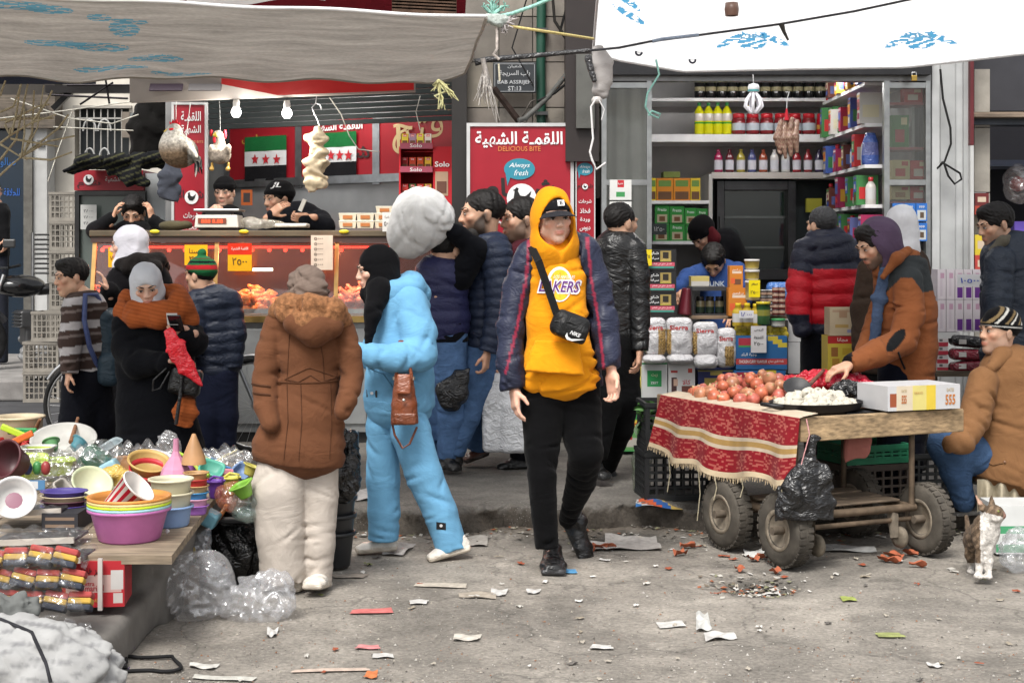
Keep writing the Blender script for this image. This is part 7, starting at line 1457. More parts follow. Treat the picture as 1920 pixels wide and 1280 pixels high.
def seated_man():
 p=Person('man in tan coat and striped beanie sitting at the right edge',7.95,1880,930)
 p.head(1872,624,84,-72,-4,0,h=.0055,beard=.35,beardcol=(.12,.1,.09),brow=(.05,.04,.035));p.hair((.03,.028,.026),grow=-.004)
 def bc(V):
  c=np.tile(np.array((.012,.012,.014)),(len(V),1));d=V[:,2]*.72-V[:,1]*.70+.03
  q=d%.052;c[(q<.010)]=(.5,.49,.45);c[(q>.018)&(q<.030)]=(.17,.12,.06);z=V[:,2];c[z<.045]=(.012,.012,.014);c[(z>.03)&(z<.037)]=(.5,.5,.48);return c
 p.beanie(bc,.0055,z=.012)
 TN=(.20,.10,.045)
 jk=p.wear('coat',[([(1895,668,36,0,1),(1900,700,64,0,.85),(1902,790,74,0,.8),(1898,870,80,0,.8),(1888,905,78,0,.8)],dict(flat=(0,1))),([(1844,715,28,-.1),(1826,785,29,-.16),(1806,828,22,-.26),(1784,832,17,-.3)],dict(k=.014)),([(1950,720,36,.0),(1965,800,34,-.05)],dict(k=.014))],TN,'fabric',.0095,(.010,24,75),k=.016)
 p.wear('collar',[([(1905,660,16,.06),(1880,668,18,-.06),(1858,690,10,-.12)],{})],TN,'fabric',.009,(.003,40,3),core=False,parent=jk)
 seam(jk,[(1832,840),(1842,862),(1862,872),(1880,868)],.004,dim(TN,.6),name='pocket_edge')
 sn=surf(jk,1884,866,.004)
 if sn:m=MB();m.lathe([(.0001,.004),(.007,.003),(.008,0)],(0,0,0),(.2,.1,.05),'plastic',n=10);m.v=[tuple(sn+Vector((v[0],-v[2],v[1])))for v in m.v];m.build('button',jk)
 p.wear('jeans',[([(1880,870,40,.05),(1780,835,38,-.12),(1790,880,26,-.1),(1808,940,20,-.05)],{})],dim(JEAN,.7),'denim',.011,(.010,26,76))
 p.shoe((1838,962,.1),(1784,966,.02),.05,(.012,.012,.013),(.25,.25,.25));p.shoe((1880,962,.2),(1840,966,.16),.05,(.012,.012,.013),(.25,.25,.25))
 p.body()
 s=thing('stool','low seat draped with cream cloth under the seated man','stool',p.w(1890,940,.05))
 f=Fld(.012);f.tube([(p.w(1885,895,.08),.2,.17),(p.w(1885,905,.08),.21,.18)],k=.01,flat=(1,1));blob('seat_pad',f,(.2,.18,.15),'fabric',s)
 m=MB()
 def dr(u,v):
  x=1832+100*u;return p.w(x,898+62*v*(1-.25*math.sin(u*3.14)),-.13+.03*math.sin(u*24)*(v+.3)+.02*math.sin(u*9))
 m.grid(dr,60,8,(.42,.37,.27),'fabric');m.build('cloth_drape',s)
 for q in(1840,1935):
  for d in(-.05,.22):m=MB();m.tube([p.w(q,905,d),p.w(q,928,d)],.018,(.08,.06,.04),'wood',n=6);m.build('leg',s)
seated_man()
def edge_man():
 p=Person('moustached man in dark blue jacket passing the shop at the right edge',9.3,1880,890)
 p.head(1866,423,78,-78,14,0,h=.006,beard=.45);p.hair(style='full',grow=.004)
 NV=(.017,.024,.038)
 jk=p.wear('jacket',[([(1888,450,34,0,.9),(1900,480,60,0,.8),(1906,560,66,0,.8),(1906,660,66,0,.8),(1906,700,64,0,.8)],dict(flat=(0,1))),([(1875,490,28,-.16),(1870,560,27,-.2),(1866,640,20,-.25)],{})],NV,'nylon',.0105,(.012,24,77),k=.018)
 p.wear('scarf',[([(1862,470,9,-.1),(1880,452,9,-.12),(1900,445,9,-.02)],{})],(.1,.09,.07),'knit',.009,(.003,60,2),core=False)
 p.wear('trousers',[([(1895,690,44,0),(1892,870,24,0)],dict(flat=(0,1))),([(1920,690,44,0),(1930,870,24,0)],dict(flat=(0,1)))],(.012,.012,.015),'fabric',.014,None);p.body()
edge_man()
def browsing_woman():
 p=Person('person in white head covering and dark brown coat behind the onion seller',8.95,1680,895)
 p.head(1690,428,78,170,6,0,h=.008,female=True)
 p.hijab((.6,.6,.62),.008,drop=.14,wide=.08,seed=81)
 p.wear('coat',[([(1686,470,34,0,1),(1682,500,60,0,.8),(1680,580,66,0,.8),(1678,700,70,0,.8)],dict(flat=(0,1))),([(1630,505,22,-.02),(1618,580,22,-.05),(1615,650,18,-.1)],{})],(.045,.03,.022),'fabric',.012,(.008,26,82))
 p.wear('skirt',[([(1678,690,62,0,.8),(1678,880,60,0,.8)],dict(flat=(0,1)))],(.02,.018,.018),'fabric',.014,None);p.body()
browsing_woman()
# people inside the two shops
def blue_sweater_boy():
 p=Person('young man in blue sweatshirt bending over goods inside the grocery',11.3,1345,815)
 p.head(1338,490,60,-15,48,0,h=.007,dy=-.1);p.hair(style='full',grow=.006,h=.007)
 BB=(.03,.065,.2)
 tp=p.wear('sweatshirt',[([(1348,500,26,0,1),(1352,520,40,.02,.9),(1355,600,42,.04,.9),(1355,650,42,.05,.9)],dict(flat=(0,1))),([(1320,512,20,-.05),(1290,520,17,-.16),(1272,540,13,-.26)],{}),([(1382,510,20,-.05),(1392,560,18,-.12),(1375,590,13,-.26)],{})],BB,'fabric',.011,(.008,28,83),k=.016)
 p.wear('trousers',[([(1340,640,30,.05),(1340,800,22,.05)],dict(flat=(0,1))),([(1370,640,30,.05),(1370,800,22,.05)],dict(flat=(0,1)))],(.02,.02,.025),'fabric',.016,None)
 wrap_letters(tp,'FUNK',1342,532,34,10,(.5,.55,.6),'print_lettering',.02)
 p.hand(1275,538,(-.3,-.6,-.7),(.3,-.2,-.9),side=1,curl=.6,dy=-.25,h=.007);p.hand(1378,588,(-.3,-.6,-.5),(-.3,-.2,-.9),side=1,curl=.6,dy=-.25,h=.007);p.body()
blue_sweater_boy()
def black_beanie_man():
 p=Person('shopkeeper in black beanie and dark coat stooping inside the grocery',11.75,1355,800)
 p.head(1318,440,60,-55,42,0,h=.0075,dy=-.1);p.hair(h=.008);p.beanie((.014,.013,.015),.007,z=.0)
 p.wear('coat',[([(1335,462,24,-.05,1),(1355,465,36,0,1),(1375,510,42,.06,.9),(1375,620,42,.1,.9)],dict(flat=(0,1))),([(1345,480,22,-.1),(1330,530,18,-.2)],{})],(.014,.014,.017),'fabric',.013,(.008,26,84))
 p.wear('scarf',[([(1332,432,9,-.16),(1338,446,12,-.14),(1335,458,11,-.12)],{})],(.10,.014,.018),'knit',.01,None,core=False)
 p.wear('trousers',[([(1375,610,38,.1),(1375,790,30,.1)],dict(flat=(0,1)))],(.015,.015,.018),'fabric',.016,None);p.body()
black_beanie_man()
def worker_boy():
 p=Person('smiling young worker in black cap behind the scales on the counter',12.0,421,800,skin=SKIN_L)
 p.head(421,362,54,-6,6,0,h=.0065);p.hair(h=.0075)
 p.beanie((.014,.014,.016),.0065,z=.03,kind='fabric',tilt=-.1)
 p.wear('sweater',[([(421,392,20,0,1),(421,410,36,0,.8),(421,480,40,0,.8),(421,600,40,0,.8)],dict(flat=(0,1))),([(394,412,16,-.02),(385,430,14,-.1),(388,404,10,-.2)],{})],(.02,.02,.022),'fabric',.013,(.006,30,85))
 p.hand(389,402,(.5,-.2,.4),(0,.5,-.6),side=1,curl=.8,dy=-.2,h=.007);p.body()
worker_boy()
def worker_beanie():
 p=Person('bearded worker in black beanie handling food behind the counter',11.9,540,800,skin=SKIN)
 p.head(522,375,64,-52,4,0,h=.0065,beard=.75);p.hair(h=.0075);bn=p.beanie((.012,.012,.014),.0065,z=.02)
 wrap_letters(bn,'JL',517,348,20,12,(.45,.45,.45),'beanie_lettering',.02,.3)
 p.wear('sweater',[([(550,395,26,0,1),(560,415,48,0,.8),(562,480,54,0,.8),(560,600,50,0,.8)],dict(flat=(0,1))),([(520,418,20,-.1),(500,440,18,-.22),(512,405,13,-.28)],dict(k=.012)),([(600,415,22,-.08),(608,425,20,-.2),(572,410,14,-.3)],dict(k=.012))],(.014,.016,.022),'fabric',.0115,(.007,30,86),k=.016)
 p.hand(508,402,(.75,-.1,.6),(.4,.6,-.3),side=1,curl=.3,dy=-.3,h=.006,sc=1.05);p.hand(578,408,(-.9,-.1,-.0),(.1,.6,.4),side=-1,curl=.9,dy=-.32,h=.006,sc=1.05);p.body()
worker_beanie()
def worker_hair():
 p=Person('worker with both hands in his dark hair behind the counter',12.0,250,800)
 p.head(250,400,60,4,24,0,h=.007);p.hair(style='full',grow=.006,h=.0065)
 p.wear('sweater',[([(250,425,22,0,1),(250,445,44,0,.8),(250,520,46,0,.8),(250,600,46,0,.8)],dict(flat=(0,1))),([(212,442,18,-.05),(178,432,16,-.12),(210,408,11,-.16)],dict(k=.01)),([(288,442,18,-.05),(308,432,16,-.12),(286,412,11,-.16)],dict(k=.01))],(.015,.015,.017),'fabric',.012,(.007,30,87))
 p.hand(211,410,(.35,-.1,.9),(.9,.2,0),side=-1,curl=.5,dy=-.16,h=.007);p.hand(286,412,(-.2,-.1,.9),(-.9,.2,0),side=1,curl=.5,dy=-.16,h=.007);p.body()
worker_hair()
def alley_person():
 p=Person('person in black jacket cut off by the left edge of the alley',16.0,-12,700)
 p.head(-14,360,44,60,0,0,h=.009);p.hair(h=.009)
 p.wear('jacket',[([(-6,382,18,0,1),(-6,400,24,0,.9),(-6,480,24,0,.9)],dict(flat=(0,1))),([(6,398,10,-.05),(8,430,9,-.06),(11,448,7,-.08)],{})],(.016,.016,.018),'fabric',.014,None)
 p.wear('trousers',[([(-12,470,15,0),(-12,680,11,0)],dict(flat=(0,1))),([(2,470,14,0),(4,680,11,0)],dict(flat=(0,1)))],(.02,.022,.03),'fabric',.016,None)
 p.hand(11,448,(0,-.2,-1),(-.9,.2,0),side=1,curl=.5,dy=-.08,h=.009);p.body()
alley_person()
# onion cart
e1,e2=Vector((.905,.425,0)),Vector((-.425,.905,0));C0=Vector((1.376,7.0,0));RZ=math.atan2(.425,.905);RM=Matrix.Rotation(RZ,3,'Z')
def CU(u,v,z=0):return C0+e1*u+e2*v+Vector((0,0,z))
cart=thing('market_cart','wooden cart on four rubber wheels loaded with onions and garlic','cart',CU(.48,.6))
WD=(.30,.205,.115)
def cb_(name,u0,u1,v0,v1,z0,z1,col=WD,kind='wood',par=None):
 m=MB();m.box(CU((u0+u1)/2,(v0+v1)/2,(z0+z1)/2),(u1-u0,v1-v0,z1-z0),col,kind,RM,bev=.006);return m.build(name,par or cart)
for i in range(7):cb_('deck_plank',.0,.97,.045+i*.184,.045+i*.184+.178,.68,.705,dim(WD,.8+.1*(i%3)))
cb_('front_board',-.01,.985,0,.04,.607,.722,(.34,.235,.13));cb_('end_board',.945,.985,.042,1.33,.607,.722);cb_('side_board',-.01,.02,.042,1.33,.607,.722,dim(WD,.8));cb_('rear_board',.022,.943,1.29,1.33,.607,.72)
ST=(.13,.095,.065)
for u,v in((.03,.1),(.72,.08),(.03,.62),(.72,.62)):m=MB();m.tube([CU(u,v,.22),CU(u,v,.68)],.015,ST,'rust',n=8);m.build('frame_post',cart)
for a,b in(((.0,.1),(.74,.08)),((.0,.62),(.74,.62)),((.03,.1),(.03,.62)),((.72,.08),(.72,.62))):m=MB();m.tube([CU(*a,.235),CU(*b,.235)],.02,ST,'rust',n=8);m.build('frame_tube',cart)
for i,v in enumerate((.14,.28,.44)):cb_('lower_plank',.06,.7,v,v+.12,.257,.27,dim((.17,.125,.085),.9+.1*i))
def wheel(u,v):
 w=MB();rp=[(.075,-.035),(.08,-.042),(.115,-.046),(.148,-.046),(.168,-.037),(.176,-.016),(.177,0),(.176,.016),(.168,.037),(.148,.046),(.115,.046),(.08,.042),(.075,.035)]
 B=Matrix((e2,Vector((0,0,1)),e1)).transposed();c=CU(u,v,.178)
 m=MB();m.lathe(rp,c,(.085,.075,.062),'rubber',n=36,R=B);t=m.build('tyre',cart)
 m=MB()
 for k in range(30):
  for sd in(-1,1):
   a=(k+.25*sd)/30*math.tau;r_=B@Matrix.Rotation(a,3,'Z');m.box(c+r_@Vector((.1735,0,sd*.022)),(.011,.023,.032),(.075,.066,.055),'rubber',r_)
 m.build('tread',t)['kind']='stuff'
 m=MB();m.lathe([(1e-4,-.012),(.02,-.014),(.06,-.03),(.078,-.037),(.08,-.043),(.1,-.046),(.1,-.036),(.07,-.025)],c,(.26,.22,.17),'rust',n=28,R=B);m.lathe([(1e-4,.012),(.02,.014),(.06,.03),(.078,.037),(.1,.046)],c,(.26,.22,.17),'rust',n=28,R=B);rim=m.build('rim',cart)
 m=MB();m.tube([c-e1*.075,c+e1*.06],.02,(.16,.13,.10),'rust',n=12);m.build('hub',rim)
for u,v in((-.03,.1),(.79,.06),(-.03,.60),(.79,.6)):wheel(u,v)
for v in(.09,.61):m=MB();m.tube([CU(-.05,v,.178),CU(.83,v,.178)],.013,ST,'rust',n=8);m.build('axle',cart)
for u in(.12,.62):
 m=MB();B=Matrix((e2,Vector((0,0,1)),e1)).transposed();c=CU(u,.05,.10);m.lathe([(1e-4,-.016),(.03,-.018),(.05,-.014),(.055,0),(.05,.014),(.03,.018),(1e-4,.016)],c,(.2,.17,.13),'rust',n=18,R=B);w_=m.build('castor_wheel',cart);m=MB();m.add([CU(u-.025,.03,.105),CU(u-.025,.03,.22),CU(u-.025,.12,.22),CU(u-.025,.09,.09)],[(0,1,2,3),(3,2,1,0)],(.28,.24,.19),'rust');m.build('castor_fork',w_)
rug=thing('rug','red and cream striped fringed rug hanging over the cart side','rug',CU(-.05,.66,.4))
def rg_(u,v):
 s=-.02+1.27*u;z=.745-.0*v;d=0
 if v<.12:t=v/.12;p=CU(.09*(1-t)-.015,s,.742-.012*t)
 else:
  t=(v-.12)/.88;drop=(.30+.05*math.sin(u*3.1)+.015*math.sin(u*17));p=CU(-.03-.05*t-(.022*math.sin(u*26)+.018*math.sin(u*11+1))*t,s-.04*t*(1-2*u),.73-drop*t)
 return p
rn=random.Random(8);hz=[[rn.random()for _ in range(90)]for _ in range(40)]
def rcx(u,v):
 R1,R2=(.20,.010,.016),(.33,.08,.065);CRm=(.45,.37,.28);GD=(.32,.2,.07)
 if v<.13:return CRm
 if.50<v<.545 or.61<v<.655:return CRm
 if.545<=v<=.61:return GD
 if v>.94:return(.5,.4,.27)
 q=math.sin(u*60+3*math.sin(v*40))*math.sin(v*46+4*math.sin(u*33));return R2 if q>.25 else R1
m=MB();m.grid(rg_,110,44,rcx,'knit');m.build('cloth',rug)
m=MB()
for i in range(150):
 u=i/149;p=rg_(u,1);m.tube([p,p+Vector((rn.uniform(-.006,.006),rn.uniform(-.006,.006),-rn.uniform(.012,.03)))],.0022,(.48,.38,.25),'rope',n=3)
m.build('fringe',rug)['kind']='stuff'
for u,L in((.62,.28),(.5,.12),(.9,.2),(.05,.16),(.35,.1)):
 p=rg_(u,1);m=MB();m.tube([p,p+Vector((.01,0,-L*.5)),p+Vector((-.005,0,-L))],.003,(.45,.4,.28),'rope',n=4);m.build('loose_thread',rug)
def onion(seed):
 m=MB();r=random.Random(seed);prof=[(1e-4,-.034),(.012,-.034),(.027,-.024),(.036,-.004),(.034,.014),(.022,.028),(.009,.036),(.004,.046),(1e-4,.05)];c=[(.40,.17,.09),(.45,.12,.06),(.40,.10,.07)][seed%3]
 m.lathe(prof,(0,0,0),c,'onion',n=14,cols=[(.4,.28,.16),c,c,dim(c,1.1),c,dim(c,1.15),(.45,.3,.15),(.4,.28,.15)]);return m
om=[onion(i).build('onion',None,loc=(0,0,0))for i in range(3)];ro_=random.Random(12);on=[]
def heap(cu,cv,ru,rv,n,hgt,rad,z0):
 out=[]
 for _ in range(n*60):
  if len(out)>=n:break
  a,q=ro_.uniform(0,6.28),math.sqrt(ro_.random());u,v=cu+ru*q*math.cos(a),cv+rv*q*math.sin(a);lay=ro_.random();z=z0+rad*.8+max(0,hgt*(1-q*q))*lay
  p=CU(u,v,z)
  if all((p-o).length>rad*1.55 for o in out):out.append(p)
 return out
sp_=heap(.36,.86,.35,.44,110,.12,.037,.705)
for i,p in enumerate(sp_):
 o=dup(om[i%3],p,(ro_.uniform(-1,1),ro_.uniform(-1,1),ro_.uniform(0,6)),ro_.uniform(.72,1.15));meta(o,'reddish brown onion in the heap on the market cart','onion','onions on the cart')
for i in range(4):
 o=dup(om[i%3],CU(.82+.04*(i%2),.28+.05*i,.775),(ro_.uniform(-1,1),ro_.uniform(-1,1),0),.9);meta(o,'onion lying behind the white dates box','onion','onions by the dates box')
for o in om:wipe(o)
pan=thing('pan','wide black pan with two loop handles full of garlic','pan',CU(.27,.26,.71));pc=CU(.27,.26,.715)
m=MB();m.lathe([(1e-4,0),(.2,0),(.235,.02),(.245,.05),(.25,.052),(.24,.045),(.225,.022),(.19,.008),(1e-4,.008)],pc,(.014,.014,.016),'paint',n=40,sx=1,sy=.78,R=RM);m.build('dish',pan)
for s_ in(-1,1):m=MB();m.tube([pc+RM@Vector((s_*.235,-.05,.04)),pc+RM@Vector((s_*.29,-.045,.045)),pc+RM@Vector((s_*.29,.045,.045)),pc+RM@Vector((s_*.235,.05,.04))],.010,(.014,.014,.016),'paint',n=8);m.build('handle',pan)
gm=[]
for sd in range(3):
 f=Fld(.005)
 for k in range(7):a=k*math.tau/7;f.ell((.011*math.cos(a),.011*math.sin(a),-.002),(.012,.012,.018),k=.004)
 f.tube([((0,0,.005),.01,.01),((.004*sd,0,.03),.004,.004)],k=.012);f.fold(.002,150,sd,(1,1,1));V_,F_=f.mesh();gm.append(make_mesh('garlic',V_,F_,np.tile((.47,.44,.37),(len(V_),1)),['garlic'],smooth=True,per_vert=True))
gp=[]
for _ in range(9000):
 if len(gp)>=90:break
 a,q=ro_.uniform(0,6.28),math.sqrt(ro_.random());lay=ro_.random();p=pc+RM@Vector((.205*q*math.cos(a),.155*q*math.sin(a),.035+.065*(1-q*q)*lay))
 if all((p-o).length>.031 for o in gp):gp.append(p)
for i,p in enumerate(gp):o=link('garlic',gm[i%3],None,p);o.rotation_euler=(ro_.uniform(-1.3,1.3),ro_.uniform(-1.3,1.3),ro_.uniform(0,6));s_=ro_.uniform(1.05,1.4);o.scale=(s_,)*3;meta(o,'white garlic bulb heaped in the black pan','garlic','garlic bulbs in the pan')
sk=thing('scale_pan','dark scale pan with a wooden arm lying among the onions','pan',CU(.32,.52,.78));m=MB();m.lathe([(1e-4,0),(.05,.003),(.07,.02),(.073,.02),(.05,-.002),(1e-4,-.004)],CU(.33,.50,.80),(.02,.02,.022),'paint',n=24,R=Matrix.Rotation(.7,3,'X'));m.build('dish',sk);m=MB();m.tube([CU(.40,.52,.80),CU(.62,.66,.88)],[.012,.009],(.14,.06,.04),'wood',n=7);m.build('arm',sk)
m=MB();m.box(CU(.58,.17,.715),(.5,.16,.012),(.03,.03,.032),'metal',RM,bev=.004);m.build('iron_tray',None,'flat dark metal tray lying beside the garlic pan','tray')
db=carton('dates_box','white and yellow dates carton on the right end of the cart','carton',1652,722,1814,768,7.28,.26,(.50,.50,.51),[(.12,0,.34,1,(.58,.5,.38)),(.34,0,.58,1,(.60,.52,.18)),(.53,0,.66,1,(.62,.46,.05)),(.03,.3,.12,.85,(.28,.07,.03))],[('555',.22,.55,.07,.34,(.42,.12,.03),.03),('DATES',.86,.22,.1,.14,(.4,.3,.15)),('555',.86,.62,.14,.42,(.45,.16,.04),.03),('DATES',.22,.2,.07,.1,(.4,.3,.15)),('PREMIUM DATES',.42,.3,.12,.1,(.5,.3,.1))],rz=.36,kind='print')
def rag(name,lab,pts,col,kind,amp,fr,seed,cat='bag',h=.0075):
 f=Fld(h)
 for p,r in pts:f.ell(p,r,k=.05);f.crumple(p,r,26,amp*.9,seed,1.1,.008+.02*np.mean(r))
 f.fold(amp*.8,fr,seed,(1,1,1));return blob(name,f,col,kind,None,lab,cat)
rag('plastic_bag','bright red plastic bag spread behind the onions',[(CU(.5,.8,.80),(.14,.09,.05)),(CU(.64,.72,.82),(.1,.08,.06))],(.50,.012,.03),'bag',.014,40,1)
rag('plastic_bag','red plastic bag of onions in front of the seller',[(CU(.74,.64,.81),(.12,.08,.07)),(CU(.80,.58,.78),(.1,.07,.05))],(.50,.012,.04),'bag',.014,42,3);rag('plastic_bag','black plastic bag crumpled behind the garlic',[(CU(.58,.42,.79),(.09,.07,.06)),(CU(.66,.40,.76),(.07,.06,.04))],(.014,.014,.015),'bag',.014,46,5)
f=Fld(.007);b0=P(1525,822,6.93);f.tube([(b0,.03,.02),(P(1522,850,6.92),.02,.018),(P(1520,890,6.92),.075,.03),(P(1516,940,6.93),.105,.035),(P(1515,972,6.93),.11,.03)],k=.02,flat=(0,1));f.tube([(P(1510,870,6.92),.02,.02),(P(1485,915,6.9),.05,.02),(P(1480,965,6.9),.03,.02)],k=.02);f.fold(.016,42,9,(1.7,1,.1));f.fold(.006,100,10,(1.5,1,.2))
hb_=blob('plastic_bag',f,(.022,.022,.024),'bag',None,'shiny black plastic bag tied to the front corner of the cart','bag');m=MB();m.tube([P(1512,785,6.95),P(1518,815,6.92),P(1508,850,6.9),P(1500,880,6.9)],.003,(.5,.25,.25),'rope',n=5);m.build('pink_string',hb_)
f=Fld(.007);f.tube([(P(1590,828,7.3),.1,.02),(P(1625,832,7.3),.07,.02)],k=.01);f.fold(.006,60,3,(1,1,1));blob('cloth_scrap',f,(.32,.12,.1),'fabric',None,'patterned cloth scrap poking out below the cart board','cloth')
# crates
def crate_mesh(w,d,h,col,nx=7,nz=5,kind='crate'):
 m=MB();t=.012
 for s_ in(-1,1):
  for i in range(nx+1):x=-w/2+t+(w-2*t)*i/nx;m.box((x,s_*(d/2-t/2),h/2),(t if 0<i<nx else t*2,t,h-.03),col,kind)
  for i in range(nx-1):y=-d/2+t+(d-2*t)*(i+.5)/(nx-1);m.box((s_*(w/2-t/2),y,h/2),(t,t,h-.03),col,kind)
  for k in range(nz):z=.03+(h-.06)*k/(nz-1);m.box((0,s_*(d/2-t/2),z),(w-t,t*.9,t),col,kind);m.box((s_*(w/2-t/2),0,z),(t*.9,d-t,t),col,kind)
  m.box((0,s_*(d/2-t*.3),h-.012),(w+.01,t*1.5,.024),col,kind);m.box((s_*(w/2-t*.3),0,h-.012),(t*1.5,d+.01,.024),col,kind)
  m.box((0,s_*(d/2-t*.4),.012),(w,t*1.3,.024),col,kind);m.box((s_*(w/2-t*.4),0,.012),(t*1.3,d,.024),col,kind)
 m.box((0,0,.01),(w-.02,d-.02,.01),col,kind);return m
def crates(w,d,h,col,items,group,nx=7,nz=5):
 pr=crate_mesh(w,d,h,col,nx,nz).build('crate',None,'crate','crate',group,loc=(0,0,0))
 for loc,rz,lab in items:dup(pr,loc,(0,0,rz),None,lab)
 wipe(pr)
K_=(.016,.017,.018)
crates(.44,.32,.27,K_,[((PG(1275,935,.12).x,8.42,.121),.1,'lower black lattice crate left of the cart'),((PG(1275,935,.12).x+.01,8.43,.395),.07,'upper black lattice crate left of the cart'),((2.32,8.35,.121),.2,'black lattice crate under the seated man'),((2.05,8.75,.121),-.1,'black crate in the shade behind the cart')],'black lattice crates',8,6)
crates(.40,.3,.24,(.07,.055,.045),[((1.93,8.12,.121),.35,'brown crate seen through the cart frame')],'brown crates');crates(.40,.3,.1,(.02,.16,.08),[((1.93,8.12,.366),.35,'shallow green crate on top of the brown crate')],'green crates',7,3)
GC=(.23,.21,.18);XC=lambda x,Y:X_(x,Y)
crates(.335,.30,.283,GC,[((XC(85,14.05),14.05,.101),.05,'lowest cream lattice crate of the front stack in the alley'),((XC(85,14.05),14.06,.386),0,'second cream lattice crate of the front stack in the alley'),((XC(102,14.05),14.05,.671),-.05,'top cream lattice crate of the front stack in the alley')]+[((XC(133,14.5),14.5,.101+.285*k),.03*(k%2),('lowest','second','third','fourth','fifth','sixth','topmost')[k]+' grey crate of the tall stack beside the fridge')for k in range(7)],'stacked cream crates')
f=Fld(.009);f.tube([(P(1203,915,8.6),.05,.05),(P(1203,860,8.6),.055,.05),(P(1205,830,8.6),.03,.03)],k=.02);f.fold(.008,60,2,(1,1,1));blob('vegetable_bag',f,(.22,.27,.18),'film2',None,'clear bag of green vegetables standing by the black crate','bag')
f=Fld(.008)
for k in range(5):f.ell(P(1203+5*math.sin(k*2),905-13*k,8.6),.033,k=.004)
f.fold(.006,90,5,(1,1,1));blob('greens',f,(.10,.16,.05),'leaf',None,'green vegetables inside the clear bag by the crate','vegetable')
lf=thing('herb_bunch','bunch of dark green leaves spilling over the black crate','herbs',P(1215,800,8.45));rl=random.Random(3)
for k in range(46):
 c=P(1212+rl.uniform(-16,16),782+rl.uniform(-26,24),8.4+rl.uniform(-.08,.08));R_=Euler((rl.uniform(-1,1),rl.uniform(-1,1),rl.uniform(0,6))).to_matrix();s_=rl.uniform(.025,.05)
 m=MB();m.add([c+R_@Vector(q)*s_ for q in((0,-1,0),(.45,-.3,.15),(.35,.5,.1),(0,1,-.1),(-.35,.5,.1),(-.45,-.3,.15))],[(0,1,2,3),(0,3,4,5)],dim((.035,.10,.02),rl.uniform(.6,1.6)),'leaf');m.build('leaf',lf)
m=MB();m.grid(lambda u,v:PG(1192+88*u,950-14*v,.124)+Vector((0,0,.02*u*math.sin(u*5)+.006*math.sin(v*6+u*8))),16,4,lambda u,v:[(.04,.16,.4),(.5,.5,.5),(.5,.1,.04),(.03,.1,.3),(.5,.35,.1)][int(u*4.9+v*2)%5],'print');m.build('wrapper',None,'colourful printed wrapper lying on the pavement edge','wrapper')
bx_=carton('vegetable_box','open white and green cardboard box behind the cat','carton',1868,948,1960,1038,7.35,.26,(.56,.57,.56),[(0,.42,1,.58,(.06,.28,.13)),(0,.58,1,.8,(.55,.57,.55)),(0,.8,1,.97,(.06,.28,.13))],[('ستيفر',.6,.69,.4,.13,(.08,.3,.14)),('NET WEIGHT',.4,.5,.3,.06,(.5,.55,.5))],kind='card')
f=Fld(.008);f.ell(PG(1915,1068)+Vector((0,0,.09)),(.1,.09,.1));f.fold(.02,34,6,(1,1,1));f.crumple(PG(1915,1068)+Vector((0,0,.09)),.1,50,.03,6,.6);blob('plastic_bag',f,(.75,.77,.8),'film3',None,'crumpled clear plastic bag at the right edge by the cat','bag')
# cat
ca=thing('cat','white and brown tabby cat standing on the road looking right','cat',PG(1842,1084));Yc=6.82;w=lambda x,y,d=0:P(x,y,Yc+d);mc=Yc/F;f=Fld(.006)
f.tube([(w(1846,1000,-.02),.055,.06),(w(1838,1010,.10),.06,.07),(w(1828,1012,.24),.055,.065)],k=.03,u=(1,0,0));f.ell(w(1848,995,-.03),(.058,.055,.075),k=.03)
f.tube([(w(1852,985,-.03),.045,.05),(w(1862,968,-.05),.038,.042)],k=.03);f.ell(w(1864,962,-.06),(.044,.046,.040),k=.02);f.ell(w(1878,966,-.075),(.018,.02,.016),k=.015);f.ell(w(1868,972,-.09),(.02,.016,.014),k=.012)
for x,y,d in((1833,945,-.03),(1858,945,-.02)):
 t_=w(x-3+(0 if x<1850 else 4),y-16,d+.01);b_=w(x+(10 if x<1850 else 2),y+8,d-.01);f.tube([(b_,.021,.013),(t_,.004,.004)],k=.008)
for x,xf in((1837,1835),(1854,1853)):f.tube([(w(x,1015,-.05),.026,.028),(w(x,1050,-.05),.017,.019),(w(xf,1074,-.055),.015,.016)],k=.015);f.ell(w(xf-1,1080,-.075),(.021,.028,.014),k=.01)
for x,d in((1822,.22),(1842,.26)):f.tube([(w(x,1015,d),.035,.045),(w(x-2,1040,d-.06),.024,.03),(w(x-2,1062-d*18,d+.02),.014,.015),(w(x-1,1078-d*48,d-.01),.014,.014)],k=.015);f.ell(w(x-2,1082-d*50,d-.035),(.02,.026,.013),k=.01)
f.fold(.003,130,4,(1,1,1))
def cc_(V):
 x,y=topx(V);c=np.tile(np.array((.56,.53,.49)),(len(V),1));br=np.array((.15,.105,.07));st_=.65+.5*(np.sin(x*.5+y*.35+V[:,1]*60)>.2)
 on_=((y<964+(x-1860)*.25)|((x<1838)&(y<1055))|((V[:,1]>Yc+.08)&(y<1045)));on_&=~((x>1838)&(y>975)&(V[:,1]<Yc+.06));c[on_]=br[None]*st_[on_,None];ear=(y<945)&(x<1842);c[ear]=(.42,.27,.2);nose=(x>1881)&(y<972)&(y>958);c[nose]=(.25,.14,.11);return c
blob('body',f,cc_,'fur',ca);f=Fld(.006);f.tube([(w(1826,1005,.3),.018,.018),(w(1815,990,.36),.014,.014),(w(1812,968,.36),.01,.01)],k=.01);blob('tail',f,(.14,.10,.07),'fur',ca)
m=MB()
for d in(-.1,):m.lathe([(1e-4,-.006),(.005,-.003),(.006,.001),(.003,.005),(1e-4,.006)],w(1872,958,d),(.2,.22,.05),'eye',n=8)
m.build('eye',ca)
